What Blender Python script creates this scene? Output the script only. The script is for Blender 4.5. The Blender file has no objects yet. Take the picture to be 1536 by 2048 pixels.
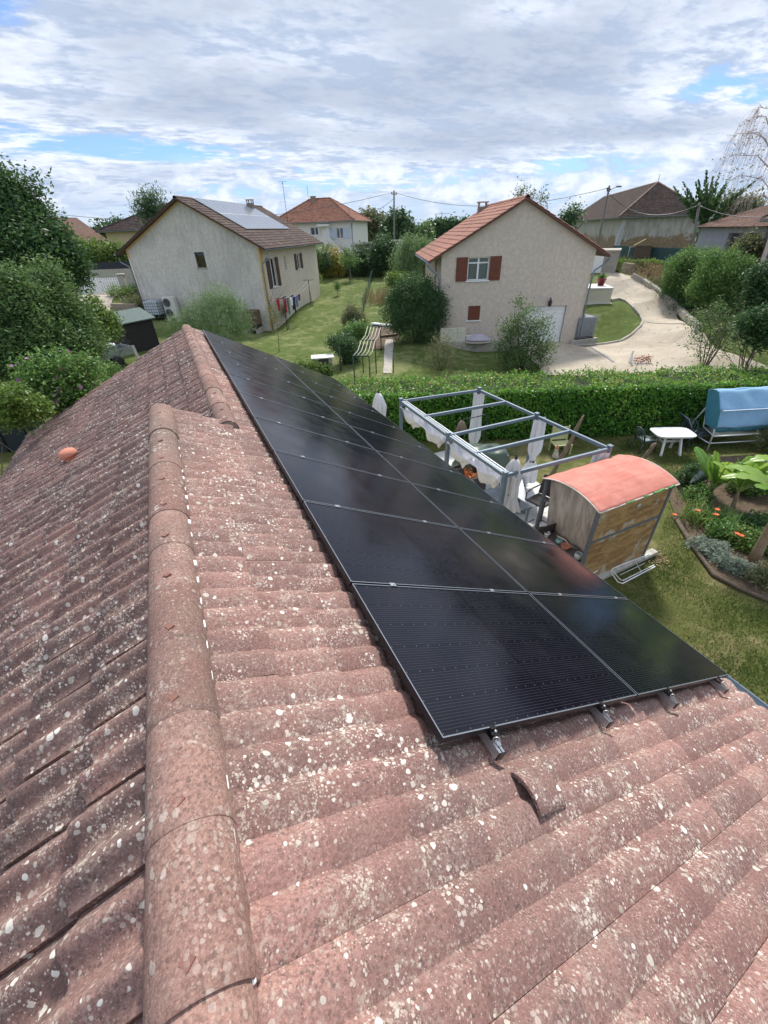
import bpy, bmesh, math, random
import numpy as np
from mathutils import Vector, Matrix
R=math.radians
rng=np.random.default_rng(7); random.seed(7)
sc=bpy.context.scene
col=sc.collection
# ---------------------------------------------------------------- camera
FPX=821.0; YAW,PITCH,ROLL=R(24.22),R(34.38),R(-2.15); CAM=np.array([-.559,-.7225,1.7775]); S=R(27.6)
_f0=np.array([math.sin(YAW),math.cos(YAW),0]);_r=np.array([math.cos(YAW),-math.sin(YAW),0]);_up=np.array([0,0,1.])
FW=_f0*math.cos(PITCH)-_up*math.sin(PITCH);_u=_up*math.cos(PITCH)+_f0*math.sin(PITCH)
RT=_r*math.cos(ROLL)+_u*math.sin(ROLL);UP=_u*math.cos(ROLL)-_r*math.sin(ROLL)
cd=bpy.data.cameras.new('camera'); cam=bpy.data.objects.new('camera',cd); col.objects.link(cam)
cam.matrix_world=Matrix(((RT[0],UP[0],-FW[0],CAM[0]),(RT[1],UP[1],-FW[1],CAM[1]),(RT[2],UP[2],-FW[2],CAM[2]),(0,0,0,1)))
cd.sensor_fit='VERTICAL'; cd.sensor_height=24; cd.sensor_width=18; cd.lens=24*FPX/2048; cd.clip_start=.05; cd.clip_end=30000
sc.camera=cam
# ---------------------------------------------------------------- sky, sun, exposure
SUN_EL,SUN_AZ=R(50),R(36)        # azimuth from +Y towards +X
w=bpy.data.worlds.new('World'); sc.world=w; w.use_nodes=True
nt=w.node_tree; nt.nodes.clear(); N=nt.nodes; Lk=nt.links
def nd(t,**k):
    n=N.new(t)
    for a,b in k.items():
        if a.startswith('i_'): n.inputs[int(a[2:])].default_value=b
        else: setattr(n,a,b)
    return n
def mth(op,a,b=None,c=None,clamp=False):
    n=N.new('ShaderNodeMath'); n.operation=op; n.use_clamp=clamp
    for i,v in enumerate((a,b,c)):
        if v is None: continue
        if isinstance(v,(int,float)): n.inputs[i].default_value=v
        else: Lk.new(v,n.inputs[i])
    return n.outputs[0]
def mixc(f,a,b):
    n=N.new('ShaderNodeMix'); n.data_type='RGBA'
    for i,v in ((0,f),(6,a),(7,b)):
        if isinstance(v,(int,float)): n.inputs[i].default_value=v
        elif isinstance(v,tuple): n.inputs[i].default_value=v+(1,)
        else: Lk.new(v,n.inputs[i])
    return n.outputs[2]
def smooth(x,a,b,lo=0.,hi=1.):
    n=N.new('ShaderNodeMapRange'); n.interpolation_type='SMOOTHSTEP'
    Lk.new(x,n.inputs[0]); 
    for i,v in enumerate((a,b,lo,hi)): n.inputs[i+1].default_value=v
    return n.outputs[0]
def noise(vec,scale,detail=6,rough=.55,dist=0.,lac=2.):
    n=N.new('ShaderNodeTexNoise'); n.inputs['Scale'].default_value=scale; n.inputs['Detail'].default_value=detail
    n.inputs['Roughness'].default_value=rough; n.inputs['Distortion'].default_value=dist; n.inputs['Lacunarity'].default_value=lac
    Lk.new(vec,n.inputs['Vector']); return n.outputs[0]
def vscale(vec,sx,sy,sz,loc=(0,0,0)):
    n=N.new('ShaderNodeMapping'); n.inputs['Scale'].default_value=(sx,sy,sz); n.inputs['Location'].default_value=loc
    Lk.new(vec,n.inputs[0]); return n.outputs[0]
sky=nd('ShaderNodeTexSky'); sky.sky_type='NISHITA'; sky.sun_disc=False; sky.sun_elevation=SUN_EL; sky.sun_rotation=SUN_AZ
sky.air_density=1.0; sky.dust_density=.6; sky.ozone_density=1.6
tc=nd('ShaderNodeTexCoord'); D=tc.outputs['Generated']
sp=nd('ShaderNodeSeparateXYZ'); Lk.new(D,sp.inputs[0]); dx,dy,dz=sp.outputs
den=mth('ADD',mth('MAXIMUM',dz,0.0),.09)
cb=nd('ShaderNodeCombineXYZ'); Lk.new(mth('DIVIDE',dx,den),cb.inputs[0]); Lk.new(mth('DIVIDE',dy,den),cb.inputs[1]); cb.inputs[2].default_value=1.7
PLN=cb.outputs[0]                                   # a level cloud sheet overhead
n1=noise(vscale(PLN,.55,.8,1,(3.1,1.7,0)),1.0,3,.5,.3)
n2=noise(vscale(PLN,1.5,2.2,1,(.7,5.2,0)),1.6,8,.62,.25)
n3=noise(vscale(PLN,1,1.7,1,(9,2,0)),5.5,6,.6,.2)
dens=mth('ADD',mth('ADD',mth('MULTIPLY',n1,.5),mth('MULTIPLY',n2,.38)),mth('MULTIPLY',n3,.16))
def blob(az,el,ra,re,amt):                          # where the sheet thins or thickens
    d=Vector((math.sin(R(az))*math.cos(R(el)),math.cos(R(az))*math.cos(R(el)),math.sin(R(el))))
    rt=Vector((math.cos(R(az)),-math.sin(R(az)),0)); up=rt.cross(d)
    def dot(v):
        n=N.new('ShaderNodeVectorMath'); n.operation='DOT_PRODUCT'; Lk.new(D,n.inputs[0]); n.inputs[1].default_value=v; return n.outputs['Value']
    a=mth('DIVIDE',dot(rt),math.tan(R(ra))); b=mth('DIVIDE',dot(up),math.tan(R(re)))
    rr=mth('ADD',mth('MULTIPLY',a,a),mth('MULTIPLY',b,b))
    g=mth('POWER',2.718,mth('MULTIPLY',rr,-1.0))
    g=mth('MULTIPLY',g,mth('GREATER_THAN',dot(d),0.0))
    return mth('MULTIPLY',g,amt)
for a in [(-2,7.0,9,.75,-.17),(8,6.4,8,.5,-.09),(53,9.1,3.0,.55,-.05),(59,8.2,2.6,.5,-.06),(-6,15.5,3,2.2,-.12),(40,15.5,9,1.0,-.05),
          (19,11.3,11,1.6,.10),(38,12.6,7,1.8,.10),(6,10.0,10,1.6,.07),(30,14.5,14,1.2,-.03),(30,7.5,28,1.6,.07),(45,15,14,2.5,.05),(26,4.6,16,1.0,-.15),(47,5,9,1.2,-.10),(0,3.6,9,1.4,-.03)]:
    dens=mth('ADD',dens,blob(*a))
# cumulus heaps standing above the horizon: noise in heading and height
cb2=nd('ShaderNodeCombineXYZ'); Lk.new(mth('MULTIPLY',mth('ARCTAN2',dx,dy),9.0),cb2.inputs[0]); Lk.new(mth('MULTIPLY',dz,16.0),cb2.inputs[1])
c1=noise(cb2.outputs[0],1.7,9,.58,.2)
c1b=noise(cb2.outputs[0],.55,2,.5)
hband=mth('MULTIPLY',smooth(dz,.0,.03),smooth(dz,.075,.125,1,0))
cum=mth('MULTIPLY',smooth(mth('ADD',mth('MULTIPLY',c1,.7),mth('MULTIPLY',c1b,.45)),.53,.60),hband)
cover=smooth(dens,.38,.475)
n4=noise(vscale(PLN,1,1.5,1,(2,7,0)),13,5,.6,.25)
lit=smooth(mth('ADD',mth('ADD',mth('MULTIPLY',n2,.62),mth('MULTIPLY',n3,.38)),mth('MULTIPLY',n4,.13)),.47,.66)
thick=smooth(dens,.50,.66)
SK=sky.outputs[0]
# sheet clouds: sunlit white thinning to shaded blue-grey where thick
ccol=mixc(lit,(3.6,4.35,5.75),(7.3,7.75,8.6))
ccol=mixc(mth('MULTIPLY',thick,.7),ccol,(2.7,3.25,4.4))
hazec=mixc(smooth(dz,-.02,.09,1,0),ccol,(4.2,5.1,6.7))
cumc=mixc(smooth(c1,.42,.66),(3.6,4.5,6.3),(8.0,8.3,8.7))
blue=nd('ShaderNodeMix',data_type='RGBA',blend_type='MULTIPLY',i_0=1.0); Lk.new(SK,blue.inputs[6]); blue.inputs[7].default_value=(.46,.72,1.12,1)
base=mixc(smooth(dz,.0,.12,.45,0),blue.outputs[2],(3.4,4.9,7.6))
veil=mixc(mth('MULTIPLY',n1,.30),base,(5.4,6.2,7.7))
s1=mixc(mth('MULTIPLY',cover,smooth(dz,.02,.07,.45,1.0)),veil,hazec)
s2=mixc(mth('MULTIPLY',cum,.85),s1,cumc)
bg=nd('ShaderNodeBackground'); bg.inputs[1].default_value=.1; Lk.new(s2,bg.inputs[0])
wo=nd('ShaderNodeOutputWorld'); Lk.new(bg.outputs[0],wo.inputs[0])
w.cycles.sampling_method='MANUAL'; w.cycles.sample_map_resolution=1024
sd=bpy.data.lights.new('sun','SUN'); sd.energy=3.5; sd.angle=R(8); sd.color=(1,.95,.87); so=bpy.data.objects.new('sun',sd); col.objects.link(so)
sdir=Vector((math.sin(SUN_AZ)*math.cos(SUN_EL),math.cos(SUN_AZ)*math.cos(SUN_EL),math.sin(SUN_EL)))
so.rotation_euler=sdir.to_track_quat('Z','Y').to_euler(); so.location=(0,0,60)
sc.view_settings.view_transform='Standard'; sc.view_settings.look='None'; sc.view_settings.exposure=.5; sc.view_settings.gamma=1
# ---------------------------------------------------------------- pixel of the photograph -> point (survey helper)
def ray(x,y): return FW+RT*((x-768)/FPX)-UP*((y-1024)/FPX)
def at(x,y,z): d=ray(x,y); return CAM+d*((z-CAM[2])/d[2])
def atR(x,y,dist): d=ray(x,y); return CAM+d*(dist/math.hypot(d[0],d[1]))
def pix(P):
    d=np.array(P)-CAM; z=d@FW; return 768+FPX*(d@RT)/z,1024-FPX*(d@UP)/z
def vat(x,y,px,py):   # height at which the vertical line over (x,y) crosses image row py
    lo,hi=-30.,60.
    for _ in range(50):
        m=(lo+hi)/2
        if pix((x,y,m))[1]>py: lo=m
        else: hi=m
    return lo
# ---------------------------------------------------------------- materials
MATS={}
class MT:
    def __init__(s,name):
        s.m=bpy.data.materials.new(name); s.m.use_nodes=True
        global N,Lk
        s.nt=s.m.node_tree; s.nt.nodes.clear(); N=s.nt.nodes; Lk=s.nt.links
        s.o=N.new('ShaderNodeOutputMaterial'); s.b=N.new('ShaderNodeBsdfPrincipled'); Lk.new(s.b.outputs[0],s.o.inputs[0])
        t=N.new('ShaderNodeTexCoord'); s.obj=t.outputs['Object']; s.uv=t.outputs['UV']
    def col(s,c):
        if isinstance(c,tuple): s.b.inputs['Base Color'].default_value=c+(1,)
        else: Lk.new(c,s.b.inputs['Base Color'])
    def rough(s,r):
        if isinstance(r,(int,float)): s.b.inputs['Roughness'].default_value=r
        else: Lk.new(r,s.b.inputs['Roughness'])
    def bump(s,h,st=.3,dist=.01):
        n=N.new('ShaderNodeBump'); n.inputs['Strength'].default_value=st; n.inputs['Distance'].default_value=dist
        Lk.new(h,n.inputs['Height']); Lk.new(n.outputs[0],s.b.inputs['Normal'])
def tone(c,k): return tuple(min(1,v*k) for v in c)
def M(name,c,rough=.75,var=.22,sc_=6.,bump=.15,metal=0.,spec=.5,dirt=None,bd=.004):
    if name in MATS: return MATS[name]
    t=MT(name); a=noise(t.obj,sc_,5,.6); b=noise(t.obj,sc_*7,4,.6)
    f=mth('ADD',mth('MULTIPLY',a,.6),mth('MULTIPLY',b,.4))
    cc=mixc(smooth(f,.3,.7),tone(c,1-var),tone(c,1+var))
    if dirt: cc=mixc(smooth(noise(t.obj,sc_*.6,7,.65,.5),.5,.72,0,dirt[1]),cc,dirt[0])
    t.col(cc); t.rough(rough); t.b.inputs['Metallic'].default_value=metal; t.b.inputs['Specular IOR Level'].default_value=spec
    if bump: t.bump(b,bump,bd)
    MATS[name]=t.m; return t.m
def attr(name):
    a=N.new('ShaderNodeAttribute'); a.attribute_name=name; return a.outputs['Fac']
def leafm(name,dark,mid,light,trans=.35,rough=.55,dry=None):
    if name in MATS: return MATS[name]
    t=MT(name); r=attr('rnd')
    n=N.new('ShaderNodeValToRGB'); Lk.new(r,n.inputs[0]); e=n.color_ramp.elements
    e[0].position=0; e[0].color=dark+(1,); e[1].position=1; e[1].color=light+(1,)
    k=e.new(.5); k.color=mid+(1,)
    if dry: k2=e.new(.93); k2.color=light+(1,); e[-1].color=dry+(1,); e[-1].position=.97
    c=n.outputs[0]; t.col(c); t.rough(rough); t.b.inputs['Specular IOR Level'].default_value=.35
    tr=N.new('ShaderNodeBsdfTranslucent'); 
    hs=N.new('ShaderNodeHueSaturation'); hs.inputs['Value'].default_value=1.5; hs.inputs['Hue'].default_value=.485; Lk.new(c,hs.inputs['Color']); Lk.new(hs.outputs[0],tr.inputs[0])
    mx=N.new('ShaderNodeMixShader'); mx.inputs[0].default_value=trans; Lk.new(t.b.outputs[0],mx.inputs[1]); Lk.new(tr.outputs[0],mx.inputs[2]); Lk.new(mx.outputs[0],t.o.inputs[0])
    MATS[name]=t.m; return t.m
def tilemat(name,base,warm,grey,spots=1.,dark=.5,scale=1.,ripple=False):
    """clay roof tile with lichen spots, darker growth and a sandy grain"""
    t=MT(name); o=t.obj
    big=noise(o,.9*scale,4,.6,.4); med=noise(o,9*scale,5,.62); fine=noise(o,75*scale,5,.75); tv=attr('rnd')
    c=mixc(smooth(mth('ADD',mth('MULTIPLY',med,.55),mth('MULTIPLY',tv,.45)),.28,.72),tone(base,.9),tone(warm,1.08))
    c=mixc(smooth(mth('ADD',big,mth('MULTIPLY',med,.5)),.62,.98,0,.75),c,grey)
    c=mixc(smooth(fine,.40,.62,.0,.62),c,tone(base,.48))
    c=mixc(smooth(noise(o,130*scale,3,.7),.55,.68,.0,.45),c,tone(warm,1.75))
    def spot(sc0,lo,hi,thr,seed,warp=.35):
        warp*=.42; hi=min(hi,.43)
        wv=N.new('ShaderNodeVectorMath'); wv.operation='ADD'
        nz=N.new('ShaderNodeTexNoise'); nz.inputs['Scale'].default_value=sc0*1.1; nz.inputs['Detail'].default_value=1.5; Lk.new(o,nz.inputs['Vector'])
        ms=N.new('ShaderNodeVectorMath'); ms.operation='SCALE'; ms.inputs['Scale'].default_value=warp/sc0; Lk.new(nz.outputs[1],ms.inputs[0])
        Lk.new(o,wv.inputs[0]); Lk.new(ms.outputs[0],wv.inputs[1])
        v=N.new('ShaderNodeTexVoronoi'); v.inputs['Scale'].default_value=sc0; Lk.new(vscale(wv.outputs[0],1,1,1,(seed,seed*2,seed*3)),v.inputs['Vector'])
        sp=N.new('ShaderNodeSeparateColor'); Lk.new(v.outputs['Color'],sp.inputs[0])
        rad=smooth(sp.outputs[0],thr,1.0,lo,hi); rad=mth('MULTIPLY',rad,mth('GREATER_THAN',sp.outputs[0],thr))
        cl=smooth(noise(o,sc0*.10,4,.65,.4),.40,.60,.30,1.25)
        return smooth(mth('SUBTRACT',mth('MULTIPLY',rad,cl),v.outputs['Distance']),0,.07), sp.outputs[1]
    # dark crust
    d,_=spot(70*scale,.25,.6,.45,3.3,1.2); c=mixc(mth('MULTIPLY',d,dark),c,tone(grey,.45))
    clus=smooth(noise(o,3.4*scale,6,.68,.6),.40,.60,0,1)
    def cm(x): return mth('MULTIPLY',x,mth('ADD',mth('MULTIPLY',clus,.75),.35),clamp=True)
    cr=mth('MULTIPLY',smooth(noise(o,48*scale,6,.78),.50,.58),smooth(noise(vscale(o,1,1,1,(4,4,4)),7*scale,4,.6),.44,.60)); c=mixc(mth('MULTIPLY',mth('MULTIPLY',cr,mth('ADD',mth('MULTIPLY',clus,.85),.15)),.85*min(1,spots)),c,(.47,.40,.33))
    a,ra=spot(27*scale,.06,.40,.50,1.1,1.3); c=mixc(mth('MULTIPLY',a,.88*min(1,spots)),c,mixc(ra,(.40,.35,.29),(.80,.77,.70)))
    b,rb=spot(52*scale,.12,.42,.22,7.7,1.2); c=mixc(mth('MULTIPLY',cm(b),.95*min(1,spots)),c,mixc(rb,(.40,.33,.28),(.78,.73,.66)))
    e,re_=spot(98*scale,.16,.43,.15,12.7,1.0); c=mixc(mth('MULTIPLY',cm(e),.8*min(1,spots)),c,(.56,.48,.41))
    t.col(c); t.rough(.9); t.b.inputs['Specular IOR Level'].default_value=.25
    h=mth('ADD',mth('MULTIPLY',fine,.6),mth('ADD',mth('MULTIPLY',a,.35),mth('MULTIPLY',med,.5))); t.bump(h,.55,.006)
    MATS[name]=t.m; return t.m
# ---------------------------------------------------------------- objects and meshes
def tag(o,label=None,cat=None,group=None,kind=None):
    if label: o['label']=label
    if cat: o['category']=cat
    if group: o['group']=group
    if kind: o['kind']=kind
    return o
def empty(name,loc,label,cat,rz=0,group=None):
    o=bpy.data.objects.new(name,None); col.objects.link(o); o.location=tuple(float(v) for v in loc); o.rotation_euler=(0,0,rz); o.empty_display_size=.2
    return tag(o,label,cat,group)
class MB:
    """collects shapes into one mesh; coordinates are the parent's local ones"""
    def __init__(s): s.v=[]; s.f=[]; s.sm=[]
    def add(s,vs,fs,smooth=False):
        n=len(s.v); s.v+= [tuple(map(float,p)) for p in vs]; s.f+=[tuple(i+n for i in f) for f in fs]; s.sm+=[smooth]*len(fs); return s
    def box(s,x0,x1,y0,y1,z0,z1,bev=0.,T=None):
        if bev>0 and min(x1-x0,y1-y0,z1-z0)>2.2*bev:
            b=bev; P=[]
            def prof(x0,x1,y0,y1,b): return [(x0+b,y0),(x1-b,y0),(x1,y0+b),(x1,y1-b),(x1-b,y1),(x0+b,y1),(x0,y1-b),(x0,y0+b)]
            rings=[[(x,y,z0) for x,y in prof(x0+b,x1-b,y0+b,y1-b,b*.4)],[(x,y,z0+b) for x,y in prof(x0,x1,y0,y1,b)],[(x,y,z1-b) for x,y in prof(x0,x1,y0,y1,b)],[(x,y,z1) for x,y in prof(x0+b,x1-b,y0+b,y1-b,b*.4)]]
            V=[p for r in rings for p in r]; F=[tuple(range(7,-1,-1)),tuple(range(24,32))]
            for k in range(3):
                for i in range(8): j=(i+1)%8; F.append((k*8+i,k*8+j,k*8+8+j,k*8+8+i))
        else:
            V=[(x0,y0,z0),(x1,y0,z0),(x1,y1,z0),(x0,y1,z0),(x0,y0,z1),(x1,y0,z1),(x1,y1,z1),(x0,y1,z1)]
            F=[(3,2,1,0),(4,5,6,7),(0,1,5,4),(1,2,6,5),(2,3,7,6),(3,0,4,7)]
        if T is not None: V=[tuple(T@Vector(p)) for p in V]
        return s.add(V,F)
    def bar(s,a,b,wd,hd=None,up=(0,0,1),bev=0.):
        """box beam from a to b"""
        a=Vector([float(v) for v in a]);b=Vector([float(v) for v in b]); hd=hd or wd; d=b-a; L=d.length; d.normalize(); u=Vector(up)
        x=d.cross(u)
        if x.length<1e-4: x=d.cross(Vector((1,0,0)))
        x.normalize(); z=x.cross(d)
        T=Matrix(((x[0],d[0],z[0],a[0]),(x[1],d[1],z[1],a[1]),(x[2],d[2],z[2],a[2]),(0,0,0,1)))
        return s.box(-wd/2,wd/2,0,L,-hd/2,hd/2,bev,T)
    def tube(s,pts,r,n=8,cap=True,smooth=True):
        pts=[Vector([float(v) for v in p]) for p in pts]; m=len(pts); rs=r if isinstance(r,(list,tuple)) else [r]*m
        base=len(s.v); V=[];F=[]; pu=None
        for i,p in enumerate(pts):
            d=(pts[min(i+1,m-1)]-pts[max(i-1,0)]).normalized()
            if pu is None: pu=Vector((0,0,1)) if abs(d.z)<.9 else Vector((1,0,0))
            x=d.cross(pu).normalized(); pu=x.cross(d)
            for k in range(n):
                a=2*math.pi*k/n; V.append(p+(x*math.cos(a)+pu*math.sin(a))*rs[i])
        for i in range(m-1):
            for k in range(n): j=(k+1)%n; F.append((i*n+k,i*n+j,i*n+n+j,i*n+n+k))
        if cap: F.append(tuple(range(n-1,-1,-1))); F.append(tuple(range((m-1)*n,m*n)))
        return s.add(V,F,smooth)
    def lathe(s,prof,c=(0,0,0),n=16,smooth=True,axis=None):
        V=[];F=[]
        for r,z in prof:
            for k in range(n): a=2*math.pi*k/n; V.append((c[0]+r*math.cos(a),c[1]+r*math.sin(a),c[2]+z))
        for i in range(len(prof)-1):
            for k in range(n): j=(k+1)%n; F.append((i*n+k,i*n+j,i*n+n+j,i*n+n+k))
        if prof[0][0]>1e-6: F.append(tuple(range(n-1,-1,-1)))
        if prof[-1][0]>1e-6: F.append(tuple(range((len(prof)-1)*n,len(prof)*n)))
        return s.add(V,F,smooth)
    def prism(s,poly,a,b,axis='z'):
        """poly extruded between a and b"""
        n=len(poly)
        f={'z':lambda p,t:(p[0],p[1],t),'y':lambda p,t:(p[0],t,p[1]),'x':lambda p,t:(t,p[0],p[1])}[axis]
        V=[f(p,a) for p in poly]+[f(p,b) for p in poly]
        F=[tuple(range(n-1,-1,-1)),tuple(range(n,2*n))]+[(i,(i+1)%n,n+(i+1)%n,n+i) for i in range(n)]
        return s.add(V,F)
    def grid(s,fn,nu,nv,smooth=True,thick=0.):
        V=[fn(i/nu,j/nv) for i in range(nu+1) for j in range(nv+1)]; st=nv+1
        F=[(i*st+j,(i+1)*st+j,(i+1)*st+j+1,i*st+j+1) for i in range(nu) for j in range(nv)]
        if thick:
            A=np.array([tuple(p) for p in V],float).reshape(nu+1,nv+1,3)
            du=np.gradient(A,axis=0); dv=np.gradient(A,axis=1); nn=np.cross(du,dv); nn/=np.maximum(np.linalg.norm(nn,axis=2,keepdims=True),1e-9)
            B=(A-nn*thick).reshape(-1,3); o=len(V); V=V+[tuple(p) for p in B]
            F=F+[tuple(i+o for i in f[::-1]) for f in F]
            E=[j for j in range(nv+1)]+[i*st+nv for i in range(1,nu+1)]+[nu*st+j for j in range(nv-1,-1,-1)]+[i*st for i in range(nu-1,0,-1)]
            for k in range(len(E)): a,b=E[k],E[(k+1)%len(E)]; F.append((b,a,a+o,b+o))
        return s.add(V,F,smooth)
    def build(s,name,mat,parent=None,label=None,loc=None,rz=0.):
        me=bpy.data.meshes.new(name); me.from_pydata(s.v,[],s.f); me.polygons.foreach_set('use_smooth',s.sm)
        if mat: me.materials.append(mat)
        bm=bmesh.new(); bm.from_mesh(me); bmesh.ops.recalc_face_normals(bm,faces=bm.faces); bm.to_mesh(me); bm.free()
        me.update(); o=bpy.data.objects.new(name,me); col.objects.link(o)
        if parent: o.parent=parent
        if label: o['label']=label
        if loc is not None: o.location=tuple(float(v) for v in loc)
        o.rotation_euler=(0,0,rz); return o
def npmesh(name,V,F,mat,rnd=None,parent=None,smooth=False,uv=None):
    """V (n,3), F (m,4) quads, rnd per vertex"""
    me=bpy.data.meshes.new(name); n=len(V); m=len(F); k=F.shape[1]
    me.vertices.add(n); me.vertices.foreach_set('co',np.ascontiguousarray(V,np.float32).ravel())
    me.loops.add(m*k); me.loops.foreach_set('vertex_index',np.ascontiguousarray(F,np.int32).ravel())
    me.polygons.add(m); me.polygons.foreach_set('loop_start',np.arange(0,m*k,k,dtype=np.int32)); 
    try: me.polygons.foreach_set('loop_total',np.full(m,k,np.int32))
    except Exception: pass
    if smooth: me.polygons.foreach_set('use_smooth',np.ones(m,bool))
    if rnd is not None: a=me.attributes.new('rnd','FLOAT','POINT'); a.data.foreach_set('value',np.ascontiguousarray(rnd,np.float32))
    if uv is not None: u=me.uv_layers.new(name='UVMap'); u.data.foreach_set('uv',np.ascontiguousarray(uv[F.ravel()],np.float32).ravel())
    me.update(calc_edges=True); me.validate()
    if mat: me.materials.append(mat)
    o=bpy.data.objects.new(name,me); col.objects.link(o)
    if parent: o.parent=parent
    return o
def copy_tree(o,parent=None):
    c=o.copy(); col.objects.link(c); c.parent=parent
    for ch in list(o.children): copy_tree(ch,c)
    return c
# ---------------------------------------------------------------- foliage
def leafmesh(P,size,asp=.5,up=.3,rnd=None,droop=0.,dirs=None,fold=.25):
    """one folded leaf (two triangles-pairs = 2 quads sharing a midrib) per point"""
    n=len(P); size=np.broadcast_to(size,(n,)).astype(float)*(.7+.6*rng.random(n))
    if dirs is None: d=rng.normal(size=(n,3)); d[:,2]=d[:,2]*.6+up-droop
    else: d=dirs+rng.normal(size=(n,3))*.25
    d/=np.linalg.norm(d,axis=1,keepdims=True)
    nn=rng.normal(size=(n,3))*.8; nn[:,2]+=1.0
    x=np.cross(d,nn); x/=np.maximum(np.linalg.norm(x,axis=1,keepdims=True),1e-6); z=np.cross(x,d)
    L=size[:,None]; W=L*asp*.5
    base=P; tip=P+d*L; mid=P+d*L*.45
    a=mid+x*W+z*W*fold; b=mid-x*W+z*W*fold; 
    V=np.stack([base,a,tip,b],1).reshape(-1,3)
    F=np.arange(n*4).reshape(n,4)
    r=(rng.random(n) if rnd is None else rnd)
    return V,F,np.repeat(r,4)
def crown_points(blobs,n,shell=.55,rough=.25):
    """points in the outer shell of several ellipsoids; blobs = [(cx,cy,cz,rx,ry,rz)]"""
    B=np.array(blobs,float); wgt=(B[:,3]*B[:,4]*B[:,5])**.67; wgt/=wgt.sum(); k=rng.choice(len(B),n,p=wgt)
    d=rng.normal(size=(n,3)); d/=np.linalg.norm(d,axis=1,keepdims=True)
    rr=shell+(1-shell)*rng.random(n)**.6; rr*=1+rough*(rng.random(n)-.5); far_=rng.random(n)<.13; rr=np.where(far_,rr*rng.uniform(1.05,1.28,n),rr)
    P=B[k,:3]+d*B[k,3:]*rr[:,None]; r0=float(np.mean(B[:,3])); q=3.1/max(r0,.15); f=np.sin(P[:,0]*q+1.3*np.sin(P[:,2]*q*.7))*np.sin(P[:,1]*q*1.1+2)*np.sin(P[:,2]*q*.9+P[:,0]*q*.4)
    return P[(f>-.28)|(rng.random(n)<.15)] if n>150 else P
def clump(P,nsub,spread):
    Q=np.repeat(P,nsub,axis=0)+rng.normal(size=(len(P)*nsub,3))*spread
    return Q,np.repeat(rng.random(len(P)),nsub)
def branchy(mb,base,top,r0,nb,spread,seed=0,lv=2):
    rd=random.Random(seed); base=Vector(base); top=Vector(top)
    def rec(a,b,r,l):
        mid=(a+b)/2+Vector((rd.uniform(-1,1),rd.uniform(-1,1),0))*(b-a).length*.06
        mb.tube([a,mid,b],[r,r*.8,r*.55],6)
        if l==0: return
        for k in range(nb):
            t=rd.uniform(.45,1); p=a+(b-a)*t; L=(b-a).length*rd.uniform(.4,.7)
            an=rd.uniform(0,6.28); d=Vector((math.cos(an)*spread,math.sin(an)*spread,rd.uniform(.4,1.0))).normalized()
            rec(p,p+d*L,r*.45,l-1)
    rec(base,top,r0,lv)
def tree(name,label,cat,base,h,blobs,leaf,bark,nclump,nsub,spread,size,asp=.45,trunk_r=.12,trunk_top=.55,droop=0.,group=None,seed=1,lv=2,nb=4,part='crown',shell=.5,up=.3,stems=1):
    """blobs are relative to the base; trunk and crown are children"""
    b=Vector([float(v) for v in base]); root=empty(name,b,label,cat,group=group)
    mb=MB(); rd=random.Random(seed)
    for k in range(stems):
        off=Vector((rd.uniform(-1,1),rd.uniform(-1,1),0))*(.0 if stems==1 else .1*h)
        branchy(mb,(off.x*.2,off.y*.2,-.15),(off.x*2.0+rd.uniform(-.05,.05)*h,off.y*2.0+rd.uniform(-.05,.05)*h,h*trunk_top),trunk_r,nb,.8,seed+k,lv)
    mb.build('trunk' if trunk_r>.045 else 'stem',bark,root)
    P=crown_points(blobs,nclump,shell); Q,rr=clump(P,nsub,spread)
    r=np.clip(rr*.72+rng.random(len(Q))*.28,0,1)
    V,F,rv=leafmesh(Q,size,asp,up,r,droop)
    npmesh(part,V,F,leaf,rv,root); return root
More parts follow.
